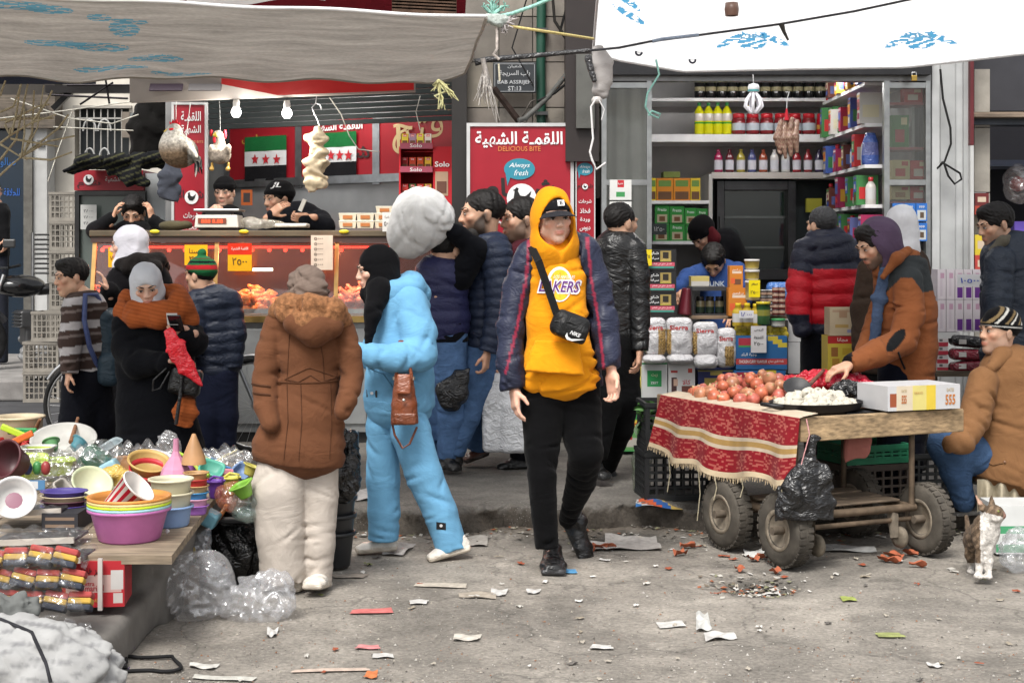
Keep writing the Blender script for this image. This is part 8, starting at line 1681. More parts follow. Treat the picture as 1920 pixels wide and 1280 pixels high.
# low stall of plastic wares at the left
TZ=.385
def PT(x,y,z=TZ):return PG(x,y,z)
stl=thing('stall_table','rough low plank table of plastic household wares at the left','table',PT(200,960,.1))
a,b=PT(328,1036),PT(402,905);WB=(.25,.195,.135)
for i in range(5):
 o1,o2=Vector((-.42*i,-.0*i,0)),Vector((-.42*(i+1)+.006,0,0));m=MB();q=[a+o2+Vector((0,-.05+.02*(i%2),0)),a+o1+Vector((0,-.05+.02*(i%2),0)),b+o1+Vector((0,.7,0)),b+o2+Vector((0,.7,0))]
 m.add(q+[p-Vector((0,0,.032))for p in q],[(0,1,2,3),(7,6,5,4),(4,5,1,0),(5,6,2,1),(6,7,3,2),(7,4,0,3)],dim(WB,1-.06*(i%3)),'wood');m.build('plank',stl)
m=MB();m.box(PT(404,945,.25)+Vector((0,.15,0)),(.62,.9,.03),(.13,.1,.075),'wood');m.build('rear_plank',stl)
m=MB();m.box(PT(404,945,.12)+Vector((.22,.1,-.02)),(.05,.05,.22),(.1,.08,.06),'wood');m.build('leg',stl)
def tub(r,h,col,col2=None,lip=.008,taper=.78,n=32,sy=1.0,kind='tub',sq=2.0):
 c2=col2 or dim(col,.8);m=MB();m.lathe([(1e-4,0),(r*taper*.92,0),(r*taper,.008),(r*.96,h*.86),(r,h*.9),(r+lip,h*.9),(r+lip,h),(r,h),(r*.93,h*.86),(r*taper*.95,.012),(1e-4,.01)],(0,0,0),kind=kind,n=n,cols=[col]*8+[c2]*2,sy=sy,sq=sq);return m
def put(mb,name,lab,cat,loc,rot=(0,0,0),group=None):
 o=mb.build(name,None,lab,cat,group,loc=(0,0,0));o.location=loc;o.rotation_euler=rot;return o
base=PT(222,1026)+Vector((0,.16,0))
for k,(c,nm)in enumerate((((.50,.16,.40),'pink outermost'),((.32,.56,.62),'pale blue'),((.50,.66,.03),'lime'),((.68,.52,.22),'cream yellow'),((.58,.24,.05),'orange innermost'))):
 put(tub(.153,.128,c),'wash_tub',nm+' wash tub of the nested stack on the table corner','tub',base+Vector((0,0,.011*k)),group='nested wash tubs')
m=MB();n=28;cols=[];prof=[(.05,0),(.072,.15),(.075,.15),(.0755,.157),(.07,.157),(.048,.004),(1e-4,.004)]
vs=[];
for r_,z in prof:
 for k in range(n):vs.append((r_*math.cos(k*math.tau/n),r_*math.sin(k*math.tau/n),z))
fs=[(i*n+k,i*n+(k+1)%n,(i+1)*n+(k+1)%n,(i+1)*n+k)for i in range(len(prof)-1)for k in range(n)];m.add(vs,fs,[((.48,.015,.04)if k%2 else(.68,.66,.63))if i==0 else(.66,.62,.58)for i in range(len(prof)-1)for k in range(n)],'gloss',True)
put(m,'popcorn_cup','red and white striped popcorn cup tilted in the nested tubs','cup',base+Vector((-.06,-.03,.11)),(.35,.75,.3))
for k,(c,nm)in enumerate((((.06,.04,.2),'lower purple'),((.09,.03,.045),'maroon'),((.5,.42,.28),'cream'),((.07,.05,.24),'upper purple'))):put(tub(.09,.03,c,taper=.85,sy=.8),'plate',nm+' oval dish in the stack behind the pink tubs','dish',PT(112,985)+Vector((0,.06,.045+.02*k)),group='oval dishes')
carton('dish_rack','dark slotted rack under the oval dishes','rack',78,962,146,1000,5.95,.2,(.03,.03,.035),[(.1,.2,.9,.35,(.2,.14,.1)),(.1,.55,.9,.7,(.2,.14,.1))])
bw=put(tub(.08,.055,(.58,.57,.56),(.6,.59,.57)),'bowl','white bowl with a floral medallion leaning at the left edge','bowl',PT(18,1000)+Vector((0,.05,.12)),(1.1,.0,.35));m=MB();m.lathe([(1e-4,.013),(.03,.013),(.034,.012)],(0,0,0),(.25,.12,.16),'print',n=12);md=m.build('medallion',bw)
put(tub(.085,.12,(.09,.025,.03),taper=.7),'colander','maroon colander lying on its side at the left edge','colander',PT(25,930)+Vector((0,.1,.13)),(1.2,0,-.4))
put(tub(.135,.125,(.62,.52,.36),(.6,.5,.34),taper=.93),'sieve','large cream round sieve at the back left of the stall','sieve',PT(30,850)+Vector((0,.05,.08)));put(tub(.12,.1,(.42,.02,.025),taper=.93),'tub','red tub under the large cream sieve','tub',PT(30,858)+Vector((0,.05,0)))
put(tub(.17,.05,(.5,.49,.46),(.55,.54,.5),taper=.8,sy=.8),'tray','oval white enamel tray leaning at the back of the stall','tray',PT(108,865)+Vector((0,.12,.07)),(.55,0,.1))
for x,y,x2,y2,lab in((62,825,75,808,'short wooden spoon handle by the cream sieve'),(133,838,146,806,'long wooden spoon handle by the white tray')):m=MB();m.tube([PT(x,y+25)+Vector((0,0,.1)),PT(x2,y2+45)+Vector((0,0,.2))],[.014,.009],(.25,.12,.06),'wood',n=7);m.build('spoon',None,lab,'spoon')
LM=(.45,.62,.03)
for k,(x,y,c,rr)in enumerate(((45,905,LM,(.3,0,.2)),(95,905,LM,(0,0,.4)),(60,878,(.55,.56,.52),(0,0,0)))):put(tub(.085,.075,c,(.4,.5,.06),sq=4),'basket',('left lime','right lime','white')[k]+' square plastic basket at the left of the stall','basket',PT(x,y)+Vector((0,.08,.03)),rr)
for x,y,c,an,lab in((22,860,LM,.5,'lime spatula in the white basket'),(36,858,(.03,.28,.08),.9,'green spatula in the white basket'),(30,876,(.6,.12,.02),1.35,'orange spatula across the lime basket')):m=MB();m.box(PT(x,y)+Vector((0,.05,.14)),(.16,.02,.035),c,'plastic',Matrix.Rotation(-an+.9,3,'Y'),bev=.006);m.build('spatula',None,lab,'spatula')
def wrap(name,lab,x,y,r,kind='film',col=(.6,.6,.6),amp=.014,fr=34,seed=1,lift=.06,rot=0,h=.009):
 f=Fld(h);f.ell((0,0,0),r);f.fold(amp,fr,seed,(1,1,1));f.crumple((0,0,0),r,40,amp*.9,seed,.6,.01);o=blob(name,f,col,kind,None,lab,'plastic film',loc=(0,0,0));o.location=PT(x,y)+Vector((0,.1,lift));o.rotation_euler=(0,rot,0);return o
eb=wrap('film_bag','clear bag of coloured toy eggs with a blue card',62,925,(.075,.05,.085),seed=3,lift=.1)
for k,(dx,c,nm)in enumerate(((-.045,(.04,.06,.16),'navy'),(0,(.05,.22,.06),'green'),(.04,(.28,.04,.04),'red'))):f=Fld(.006);f.ell((0,0,0),(.022,.022,.034));o=blob('toy_egg',f,c,'plastic',None,nm+' egg in the clear bag with a blue card','egg',loc=(0,0,0));o.location=PT(62,925)+Vector((dx,.06,.11))
carton('header_card','blue and white header card of the egg bag','card',52,900,84,918,6.25,.004,(.08,.2,.36),[(.05,.1,.6,.9,(.55,.55,.55))])
wrap('film_bundle','dark green wares wrapped in clear film behind the stall',175,900,(.11,.08,.09),'film',seed=5,lift=.09);f=Fld(.008);f.box((0,0,0),(.07,.05,.06),Matrix.Rotation(.6,3,'Y'),.02);o=blob('wrapped_box',f,(.02,.10,.06),'plastic',None,'dark green plastic box inside clear film','box',loc=(0,0,0));o.location=PT(165,900)+Vector((0,.12,.08));f=Fld(.008);f.box((0,0,0),(.045,.04,.04),Matrix.Rotation(-.5,3,'Y'),.01);o=blob('wrapped_box',f,(.25,.42,.5),'plastic',None,'pale blue plastic box inside clear film','box',loc=(0,0,0));o.location=PT(195,905)+Vector((0,.12,.05))
wrap('film_bundle','crumpled clear film over the lime baskets',110,915,(.09,.07,.09),'film',seed=6,lift=.08);wrap('film_bundle','loose clear film in front of the baskets',125,940,(.1,.06,.04),'film',seed=8,lift=.05);wrap('film_bundle','silvery crumpled film behind the pink funnel',308,875,(.06,.05,.08),'film2',(.55,.55,.56),seed=9,lift=.1)
put(tub(.085,.065,(.50,.54,.36),(.55,.56,.4),taper=.6),'bowl','pale green bowl tipped on its side in the middle of the stall','bowl',PT(155,948)+Vector((0,.1,.05)),(.7,.2,.4));wrap('scourer_pack','pack of gold scouring pads wrapped in film',205,935,(.075,.055,.045),'bag',(.55,.36,.08),.012,50,10,.09)
for k,(c,nm)in enumerate((((.6,.6,.57),'white'),((.45,.02,.03),'red rimmed'),((.48,.31,.1),'wood coloured'))):put(tub(.082+.004*k,.1-.02*k,c,taper=.85),'storage_tub',nm+' round tub in the upturned stack left of the funnel','tub',PT(266,945)+Vector((0,.1,.02+.055*k)),(.35,.25,0),'upturned round tubs')
put(tub(.14,.012,(.6,.5,.04),taper=.9,sy=.5),'flat_dish','flat yellow lid between the bowl and the round tubs','lid',PT(205,955)+Vector((0,.08,.03)))
PK_=(.55,.24,.36);fn=thing('funnel','pink funnel standing spout up on the stacked pots','funnel',PT(320,960)+Vector((0,.1,.13)));c=ORG[fn]
m=MB();m.lathe([(.012,.175),(.014,.12),(.022,.10),(.06,.045),(.068,.02),(.07,0),(.065,0),(.055,.04),(.018,.1)],c,PK_,'tub',n=8,smooth=False);m.build('cone',fn)
for k,(cl,nm)in enumerate((((.30,.02,.04),'crimson'),((.55,.24,.34),'lower pink'),((.55,.26,.37),'upper pink'),((.25,.1,.42),'lilac'))):put(tub(.072,.032,cl,taper=.95),'pot',nm+' flat pot in the stack under the pink funnel','pot',PT(320,960)+Vector((0,.1,.03+.026*k)),group='pots under the funnel')
for k,(cl,nm)in enumerate((((.22,.34,.58),'blue'),((.58,.54,.38),'lower cream'),((.6,.56,.4),'upper cream'))):put(tub(.085,.085,cl,taper=.86),'storage_tub',nm+' round tub in the stack at the table edge','tub',PT(312,992)+Vector((0,.08,.055*k)),group='stacked round tubs')
for k,(cl,nm)in enumerate((((.3,.12,.45),'purple'),((.58,.3,.4),'pink'),((.04,.22,.45),'blue'),((.45,.28,.12),'tan'),((.42,.03,.03),'red'),((.42,.24,.1),'brown'))):put(tub(.048,.04,cl,taper=.9),'cup',nm+' small cup in the tall colour stack by the table edge','cup',PT(362,968)+Vector((0,.06,.028*k)),group='tall stack of small cups')
m=MB();m.lathe([(.055,0),(.05,.03),(.012,.12),(.008,.13),(1e-4,.132)],PT(355,962)+Vector((0,.09,.2)),(.4,.22,.1),'tub',n=14);m.build('cone_cup',None,'brown cone shaped cup on the tall colour stack','cup')
def mug(x,y,c,lab):
 t=thing('mug',lab,'mug',PT(x,y));m=tub(.036,.08,c);m.v=[tuple(Vector(v)+ORG[t]+Vector((0,.05,.02)))for v in m.v];m.build('mug_body',t);m=MB();q=ORG[t]+Vector((0,.05,.06));m.tube([q+Vector((.03,-.02,.03)),q+Vector((.04,-.03,.055)),q+Vector((0,-.035,.062)),q+Vector((-.03,-.025,.04))],.006,c,'tub',n=6);m.build('handle',t)
mug(400,945,(.14,.05,.32),'purple plastic mug at the right of the stall');mug(430,938,(.6,.56,.1),'pale yellow plastic mug at the right of the stall')
br=thing('brush','lime green scrubbing brush beside the brown cone','brush',PT(372,942));m=MB();m.box(ORG[br]+Vector((0,.05,.07)),(.06,.03,.12),(.3,.5,.03),'plastic',Matrix.Rotation(.2,3,'Y'),bev=.006);m.build('block',br)
for k in range(8):m=MB();m.box(ORG[br]+Vector((-.025+.007*k,.03,.07)),(.003,.02,.1),(.24,.42,.02),'plastic',Matrix.Rotation(.2,3,'Y'));m.build('tooth',br)
wrap('net_bag','orange net bag of small toys at the right of the stall',425,955,(.075,.06,.065),'film2',(.6,.17,.07),.008,40,11,.04);wrap('film_bundle','clear film over brushes at the back right of the stall',395,890,(.14,.08,.05),'film',seed=12,lift=.05);wrap('film_bundle','aqua tinted film pile behind the brown coat',455,955,(.07,.06,.08),'film2',(.4,.55,.5),seed=13,lift=.0);wrap('film_bundle','clear film bag at the far right of the stall',435,885,(.05,.04,.05),'film',seed=14,lift=.04)
for k,(x,y,c,an,nm)in enumerate(((352,872,(.4,.6,.05),.5,'lime'),(378,866,(.03,.25,.5),.3,'blue'),(392,876,(.5,.6,.05),.6,'yellow green'),(402,884,(.04,.2,.45),.25,'dark blue'),(418,868,(.55,.5,.3),-.5,'cream'),(365,890,(.5,.62,.1),.9,'pale lime'),(428,870,(.5,.48,.4),-.45,'ivory'))):m=MB();q=PT(x,y+12)+Vector((0,.05,.06));d=Vector((math.cos(an),0,-math.sin(an)))*.075;m.tube([q-d,q,q+d],[.007,.009,.006],c,'plastic',n=7);m.build('dish_brush',None,nm+' brush handle in the film pile at the back of the stall','brush')
m=MB();m.box(PT(385,985,.3)+Vector((0,.05,.03)),(.1,.1,.07),(.14,.32,.4),'plastic',Matrix.Rotation(.5,3,'Y'),bev=.012);m.build('dustpan',None,'teal blue plastic scoop on the lower plank','scoop')
m=MB();m.tube([PT(400,982,.3),PT(415,975,.3)+Vector((0,0,.03)),PT(424,963,.3)+Vector((0,0,.035))],.012,(.6,.2,.04),'plastic',n=7);m.build('peeler',None,'orange handled peeler on the lower plank','peeler');m=MB();m.box(PT(445,985,.28)+Vector((0,.03,.02)),(.16,.06,.02),(.014,.014,.015),'plastic',bev=.004);m.build('black_tray',None,'narrow black tray at the end of the lower plank','tray')
rag('paper_scrap','crumpled white tissue at the table corner under the blue tub',[(PT(296,1008)+Vector((0,.02,.02)),(.03,.025,.022))],(.6,.6,.6),'paper',.01,60,3,'paper',.006)
for k,(x,y,z,w_)in enumerate(((60,985,.47,.3),(75,1020,.43,.32),(90,1040,.40,.3))):
 m=MB();c=PT(x,y,TZ);c.z=z-.02;m.box(c,(w_,.2,.014),(.02,.02,.022),'plastic',Matrix.Rotation(-.06+.02*k,3,'Y'),bev=.005);m.box(c+Vector((0,-.098,.004)),(w_,.012,.022),(.45,.41,.36),'plastic',Matrix.Rotation(-.06+.02*k,3,'Y'));t_=m.build('serving_tray',None,('upper','middle','lower')[k]+' black serving tray in film at the left front','tray');m=MB();m.grid(lambda u,v:c+Vector((w_*1.16*(u-.5),-.125+.25*v,.018+.014*math.sin(u*21+3*v+k)*math.sin(v*11+2*u)-.03*(u>.93))),40,14,(.5,.5,.5),'film');m.build('film_wrap',t_)
more=random.Random(77)
for k,(x,y,c,nm,sh)in enumerate(((8,892,(.45,.2,.03),'orange',0),(35,868,(.5,.05,.04),'red',1),(88,872,(.12,.3,.12),'green',1),(140,885,(.55,.54,.5),'white',0),(128,868,(.08,.25,.3),'teal',1),(225,892,(.4,.2,.08),'amber',0),(240,905,(.55,.5,.1),'yellow',1),(205,872,(.3,.36,.38),'grey blue',0),(150,862,(.25,.05,.12),'maroon',1),(285,900,(.5,.5,.52),'silver grey',0),(340,905,(.35,.12,.4),'violet',1),(385,915,(.1,.4,.3),'turquoise',0),(415,912,(.55,.2,.25),'rose',1),(445,905,(.2,.3,.5),'sky blue',0),(460,925,(.5,.45,.1),'mustard',1),(455,960,(.2,.42,.05),'grass green',0),(180,925,(.3,.02,.05),'dark crimson',1),(95,950,(.45,.42,.38),'stone grey',0))):
 rr=more.uniform(.035,.06);put(tub(rr,more.uniform(.03,.07),c,taper=more.uniform(.6,.9),n=20,sq=2 if sh else 4),'small_tub',nm+' small plastic ware tucked in the jumble of the stall','plastic ware',PT(x,y)+Vector((0,.1,more.uniform(.02,.07))),(more.uniform(-.9,.9),more.uniform(-.6,.6),more.uniform(0,3)),'jumbled small wares')
for k,(x,y,lab)in enumerate(((15,900,'clear film sheet over the wares at the left edge'),(140,900,'clear film sheet over the middle wares'),(250,890,'clear film sheet behind the round tubs'),(415,900,'clear film sheet at the back right of the wares'))):
 c=PT(x,y)+Vector((0,.1,.13));m=MB();m.grid(lambda u,v:c+Vector(((u-.5)*.28,(v-.5)*.2,.03*math.sin(u*9+k)*math.sin(v*8+k)+.018*math.sin(u*23+v*17)-.12*((u-.5)**2+(v-.5)**2))),30,22,(.7,.7,.72),'film');m.build('film_sheet',None,lab,'plastic film')
bgz=thing('sponge_bag','clear bag of red yellow and black sponges at the lower left','bag',PG(80,1175,.16));G=lambda x,y,d=0:P(x,y,5.2+d)
m=MB();m.grid(lambda u,v:G(-40+150*u+65*v*u,1022+155*v+10*math.sin(u*7)*v,-.05+.016*math.sin(u*19+v*9)+.012*math.sin(v*23)+.05*(v-.5)**2),50,40,(.55,.55,.55),'film');m.f=[f_[::-1]for f_ in m.f];m.build('film',bgz)
ri=random.Random(6)
for k in range(13):
 r_,c_=divmod(k,4);x=-14+46*c_+r_*14;y=1044+40*r_+ri.uniform(-3,3)
 sp2=thing('sponge','three layered sponge in row %s of the clear bag, place %s'%(('one','two','three','four')[r_],('one','two','three','four')[c_]),'sponge',G(x,y+14),'sponges');R_=Matrix.Rotation(ri.uniform(-.25,.25)+.1,3,'Y')@Matrix.Rotation(-.4,3,'X')
 for j,cl in enumerate(((.045,.05,.065),(.48,.31,.07),(.36,.07,.065))):m=MB();m.box(G(x,y)+R_@Vector((0,0,-.024+.022*j)),(.082,.05,.0215),cl,'fabric',R_,bev=.006);m.build('foam_layer',sp2)
carton('tamarind_carton','red EXTRA TAMARIND carton strapped with tape under the table','carton',118,1052,232,1138,5.45,.2,(.40,.02,.028),[(.06,.3,.95,.68,(.50,.33,.30)),(.78,.2,.98,.62,(.5,.48,.46)),(.82,.7,.97,.92,(.5,.45,.42))],[('تمر هندي',.45,.24,.4,.26,(.03,.015,.015)),('Extra',.42,.48,.2,.1,(.35,.02,.03)),('Tamarind',.46,.58,.42,.13,(.3,.02,.03),.01),('24 x 400',.5,.85,.25,.09,(.45,.2,.05))],rz=.12)
m=MB();c=P(188,1095,5.43);m.box(c,(.016,.012,.19),(.5,.46,.43),'plastic');m.build('tape',None,'pale packing strap round the tamarind carton','strap')
rag('rubbish_bag','full black rubbish bag under the end of the stall',[(PG(442,1095)+Vector((0,.08,.15)),(.165,.14,.16)),(PG(450,1095)+Vector((0,.08,.24)),(.11,.11,.11))],(.013,.013,.014),'bag',.018,26,20)
f=Fld(.008);f.tube([(P(395,985,6.55),.008,.008),(P(382,1010,6.5),.03,.02),(P(368,1040,6.5),.075,.04),(P(362,1068,6.5),.1,.05)],k=.02);f.fold(.01,34,21,(1.3,1,.3));blob('carrier_bag',f,(.55,.57,.62),'film2',None,'white carrier bag hanging by its handle under the stall','bag')
for x,y,r,sd,lab in((345,1168,(.17,.12,.13),22,'large crumpled clear plastic bag on the ground by the ledge'),(478,1172,(.14,.1,.09),24,'smaller crumpled clear plastic bag behind the brown coat woman')):
 f=Fld(.0075);f.ell((0,0,0),r);f.ell((r[0]*.5,0,r[2]*.6),.05,k=.05);f.ell((-r[0]*.6,.02,-r[2]*.3),.07,k=.05);f.fold(.05,20,sd,(1,1,1));f.crumple((0,0,0),r,80,.022,sd,.6,.010)
 o=blob('plastic_bag',f,(.8,.81,.84),'film3',None,lab,'bag',loc=(0,0,0));o.location=PG(x,y)+Vector((0,.12,r[2]*.9))
for x,y,c,s_,lab in((305,1045,(.55,.55,.56),.05,'white printed toy package under the table'),(350,1040,(.5,.35,.04),.045,'yellow ball of toys under the table'),(345,1050,(.05,.2,.06),.05,'green ball of toys under the table'),(288,1055,(.04,.12,.4),.03,'blue packet under the table'),(325,1062,(.4,.03,.03),.03,'red packet under the table')):rag('toy_pack',lab,[(P(x,y,6.5),(s_,s_,s_))],c,'gloss',.008,60,x,'toy',.007)
carton('cardboard','brown cardboard sheet behind the large clear bag','cardboard',282,1062,372,1150,6.35,.02,(.26,.19,.13))
f=Fld(.011);G2=lambda x,y,d=0:P(x,y,4.75+d)
f.ell(G2(60,1270),(.26,.2,.18));f.ell(G2(150,1280),(.13,.14,.13),k=.05);f.ell(G2(0,1215,.05),(.16,.15,.1),k=.06);f.fold(.03,24,31,(1.2,.6,1));f.crumple(G2(60,1260),(.26,.2,.2),44,.024,31,1.3,.012);f.crumple(G2(150,1270),.13,20,.018,32,1.4,.010)
def tcf(V):x,y=topx(V);q=np.sin(x*.05+y*.17+2*np.sin(x*.04))+np.sin(y*.31-x*.05)*.7+np.sin(x*.43+y*.2)*.4;return mixc((.33,.33,.325),(.17,.17,.175),np.clip(q-.4,0,1)*.8)
tb_=blob('tarpaulin_bundle',f,tcf,'fabric',None,'crumpled off white tarpaulin bundle in the lower left corner','tarpaulin');seam(tb_,[(0,1160),(60,1185),(85,1240),(95,1278)],.006,(.03,.03,.035),'rubber','black_cord',lift=.002)
rag('rag','grey green rag lump between sponges and tarpaulin',[(P(20,1140,5.0),(.1,.06,.05))],(.13,.135,.13),'fabric',.02,40,41,'rag')
m=MB();rc_=random.Random(1);m.tube([PG(210+70*(1-math.cos(t))*.9+6*math.sin(t*5),1250+16*math.sin(t*1.0)+4*math.sin(t*3))+Vector((0,0,.012))for t in np.linspace(0,6.2,40)]+[PG(215+22*math.sin(t*2.2),1252+10*math.cos(t*3))+Vector((0,0,.02))for t in np.linspace(0,8,30)],.007,(.014,.014,.015),'rubber',n=6);m.build('cable',None,'tangled black cable lying on the ground at the lower left','cable')
rag('wrapper','purple foil wrapper beside the black cable',[(PG(232,1226)+Vector((0,0,.02)),(.03,.02,.02)),(PG(240,1260)+Vector((0,0,.012)),(.016,.05,.008))],(.10,.05,.2),'bag',.01,60,3,'wrapper',.006)
for k in range(4):put(tub(.105-.004*(3-k),.17,(.02,.021,.023),taper=.8,kind='plastic'),'basket',('lowest','second','third','topmost')[k]+' black waste basket of the stack beside the brown coat','basket',PG(622,1072)+Vector((0,.12,.002+.085*k)),group='stacked black baskets')
for k in range(3):m=MB();m.lathe([(.104,0),(.112,.003),(.112,.014),(.104,.016)],PG(622,1072)+Vector((0,.12,.36+.03*k)),(.05,.16,.25),'plastic',n=24);m.build('blue_basket',None,('lowest','middle','upper')[k]+' blue rimmed ring on the black baskets','basket')
rag('rubbish_bag','black plastic bag resting on the stacked baskets',[(P(640,895,6.95),(.09,.08,.12)),(P(650,840,7.0),(.06,.06,.1))],(.014,.014,.015),'bag',.016,34,51);carton('appliance','grey slotted plastic box behind the brown coat woman','box',640,812,668,882,7.1,.12,(.16,.19,.21),[(.3,.1,.45,.9,(.25,.27,.28)),(.6,.1,.75,.9,(.25,.27,.28))])
# bicycle against the counter
bc=thing('bicycle','old silver bicycle parked in front of the chicken counter','bicycle',P(325,872,10.3));w=lambda x,y,d=0:P(x,y,10.3+d);SV=(.5,.5,.5)
W=[w(170,0),w(478,0)]
for p in W:p.z=.12+.325
for wi,c in enumerate(W):
 m=MB();m.tube([c+Vector((.315*math.cos(t),0,.315*math.sin(t)))for t in np.linspace(0,math.tau,49)],.016,(.02,.02,.02),'rubber',n=8,cap=False);wh=m.build('tyre',bc)
 m=MB();m.tube([c+Vector((.295*math.cos(t),0,.295*math.sin(t)))for t in np.linspace(0,math.tau,49)],.009,SV,'metal',n=6,cap=False);m.build('rim',wh)
 for k in range(28):t=k*math.tau/28;m=MB();m.tube([c+Vector((.02*math.cos(t+1.2),.02*(-1)**k,.02*math.sin(t+1.2))),c+Vector((.29*math.cos(t),0,.29*math.sin(t)))],.0018,SV,'metal',n=3,cap=False);m.build('spoke',wh)
 m=MB();m.tube([c+Vector((0,-.05,0)),c+Vector((0,.05,0))],.02,SV,'metal',n=10);m.build('hub',wh)
 m=MB();m.tube([c+Vector((.345*math.cos(t),0,.345*math.sin(t)))for t in np.linspace(.5,3.5 if wi else 2.6,24)],.014,(.55,.55,.55),'metal',n=6);m.build('mudguard',bc)
bb_=w(325,0);bb_.z=.40;sc2=w(262,0);sc2.z=.92;hd2=w(432,0);hd2.z=.92;hb2=w(440,0);hb2.z=.78
for a_,b_ in((bb_,sc2),(sc2-Vector((0,0,.12)),hd2),(bb_,hb2),(W[0],bb_),(W[0],sc2-Vector((0,0,.1))),(hd2,hb2),(hb2,W[1])):m=MB();m.tube([a_,b_],.014,(.42,.43,.44),'metal',n=8);m.build('frame_tube',bc)
f=Fld(.01);f.tube([(sc2+Vector((-.1,0,.05)),.09,.03),(sc2+Vector((.14,0,.05)),.03,.025)],k=.02,u=(0,1,0));blob('saddle',f,(.02,.018,.017),'leather',bc);m=MB();m.tube([hd2+Vector((-.12,-.25,.1)),hd2+Vector((.02,-.18,.12)),hd2+Vector((.02,.18,.12)),hd2+Vector((-.12,.25,.1))],.012,SV,'metal',n=8);m.build('handlebar',bc)
m=MB();m.lathe([(1e-4,-.005),(.09,-.005),(.09,.005),(1e-4,.005)],bb_+Vector((0,-.05,0)),(.3,.3,.3),'metal',n=24,R=Matrix.Rotation(math.pi/2,3,'X'));m.build('chainring',bc)
# fridge with red header, cloth thrown over it
fg=thing('drinks_fridge','upright fridge with red Arabic header left of the counter','fridge',P(203,600,13.0));
for r,Y0,Y1,c,k,n in(((140,358,272,640),13.05,13.5,(.03,.032,.035),'plastic','cabinet'),((139,319,268,357),12.98,13.5,(.28,.012,.022),'print','header'),((140,358,148,600),12.98,13.049,(.05,.05,.05),'metal','door_frame'),((262,358,272,600),12.98,13.049,(.05,.05,.05),'metal','door_frame'),((148,358,262,366),12.98,13.049,(.05,.05,.05),'metal','door_frame'),((148,367,262,600),13.03,13.045,(.10,.12,.11),'screen','glass_door'),((272,325,322,640),13.05,13.6,(.38,.4,.41),'plaster','side_panel')):brect(MB(),*r,Y0,Y1,c,k).build(n,fg)
lettering('اللقمة الشهية',P(225,337,12.97),.26,.055,(.6,.6,.6),fg);hen_mark(P(166,337,12.97),fg,.45,(.6,.6,.6));lettering('شام',P(166,345,12.975),.2,.08,(.05,.01,.015),fg)
card('price_list','white handwritten list taped on the fridge door',151,384,181,430,12.95,(.5,.5,.48),[('٢٨٠٠٠',.5,.25+.25*i,.6,.12,(.04,.04,.05))for i in range(3)])
f=Fld(.014);G3=lambda x,y,d=0:P(x,y,12.7+d);f.tube([(G3(130,322),.01,.1),(G3(165,303),.05,.2),(G3(220,306),.06,.22),(G3(300,300),.07,.2)],k=.05,u=(0,0,1));f.tube([(G3(215,312,-.16),.1,.03),(G3(250,330,-.2),.08,.03),(G3(276,342,-.2),.03,.03)],k=.03);f.fold(.02,26,61,(1,.5,.6));f.fold(.012,60,62,(1,1,1));f.crease([(G3(160,305,-.2),.1,.1),(G3(220,310,-.2),.1,.1),(G3(290,305,-.2),.1,.1)],20,.012,np.random.default_rng(5))
def scf(V):x,y=topx(V);q=np.sin((y+x*.35)*.55);c=np.tile(np.array((.014,.015,.018)),(len(V),1));c[q>.72]=(.05,.05,.025);return c
blob('cloth',f,scf,'fabric',None,'black striped cloth thrown over the drinks fridge','cloth')
f=Fld(.014);G3=lambda x,y,d=0:P(x,y,11.5+d);f.tube([(G3(322,296),.05,.04),(G3(318,330),.085,.04),(G3(312,374),.075,.03)],k=.03,flat=(0,1));f.fold(.018,40,63,(1.5,1,.15));f.crumple(G3(316,340),(.08,.05,.15),20,.008,3,.8);blob('jacket',f,(.05,.055,.07),'fabric',None,'dark grey jacket hanging below the stuffed rooster','jacket');f=Fld(.02);G3=lambda x,y,d=0:P(x,y,13.2+d);f.tube([(G3(290,195),.15,.1),(G3(285,240),.2,.12),(G3(280,285),.16,.1)],k=.05);f.fold(.05,14,64,(1,1,1));f.fold(.02,40,65,(1,1,1));blob('bundle',f,(.018,.017,.016),'fabric',None,'dark bundle of netting hanging behind the stuffed rooster','netting')
# motorcycle in the alley
mt=thing('motorcycle','black and silver motorcycle parked on the raised alley pavement','motorcycle',P(40,692,15.5));MC=P(70,0,15.5);MC.z=.30;d_=Vector((-.80,-.60,0));sd_=Vector((-d_.y,d_.x,0));
def mo(a,s,z):return MC+d_*a+sd_*s+Vector((0,0,z))
Bm=Matrix((d_,Vector((0,0,1)),sd_)).transposed()
for a in(.62,-.62):
 m=MB();m.lathe([(.2,-.045),(.24,-.055),(.28,-.045),(.3,-.015),(.3,.015),(.28,.045),(.24,.055),(.2,.045)],mo(a,0,.3),(.02,.02,.021),'rubber',n=30,R=Bm);t=m.build('tyre',mt)
 m=MB();m.lathe([(.2,-.04),(.185,-.03),(.185,.03),(.2,.04)],mo(a,0,.3),SV,'metal',n=30,R=Bm);m.build('rim',t)
 for k in range(14):an=k*math.tau/14;m=MB();m.tube([mo(a,.02*(-1)**k,.3),mo(a+.19*math.cos(an),0,.3+.19*math.sin(an))],.004,SV,'metal',n=4);m.build('spoke',t)
 m=MB();m.tube([mo(a-.33*math.cos(q),0,.3+.34*math.sin(q))for q in np.linspace(.6,2.4,12)],.05,(.03,.03,.033),'plastic',n=6);m.build('mudguard',mt)
for s_ in(-.1,.1):m=MB();m.tube([mo(.62,s_,.3),mo(.38,s_,.98)],.022,(.4,.4,.4),'metal',n=8);m.build('fork',mt)
m=MB();m.tube([mo(.3,-.36,1.08),mo(.38,-.2,1.05),mo(.38,.2,1.05),mo(.3,.36,1.08)],.015,(.04,.04,.04),'metal',n=8);m.build('handlebar',mt)
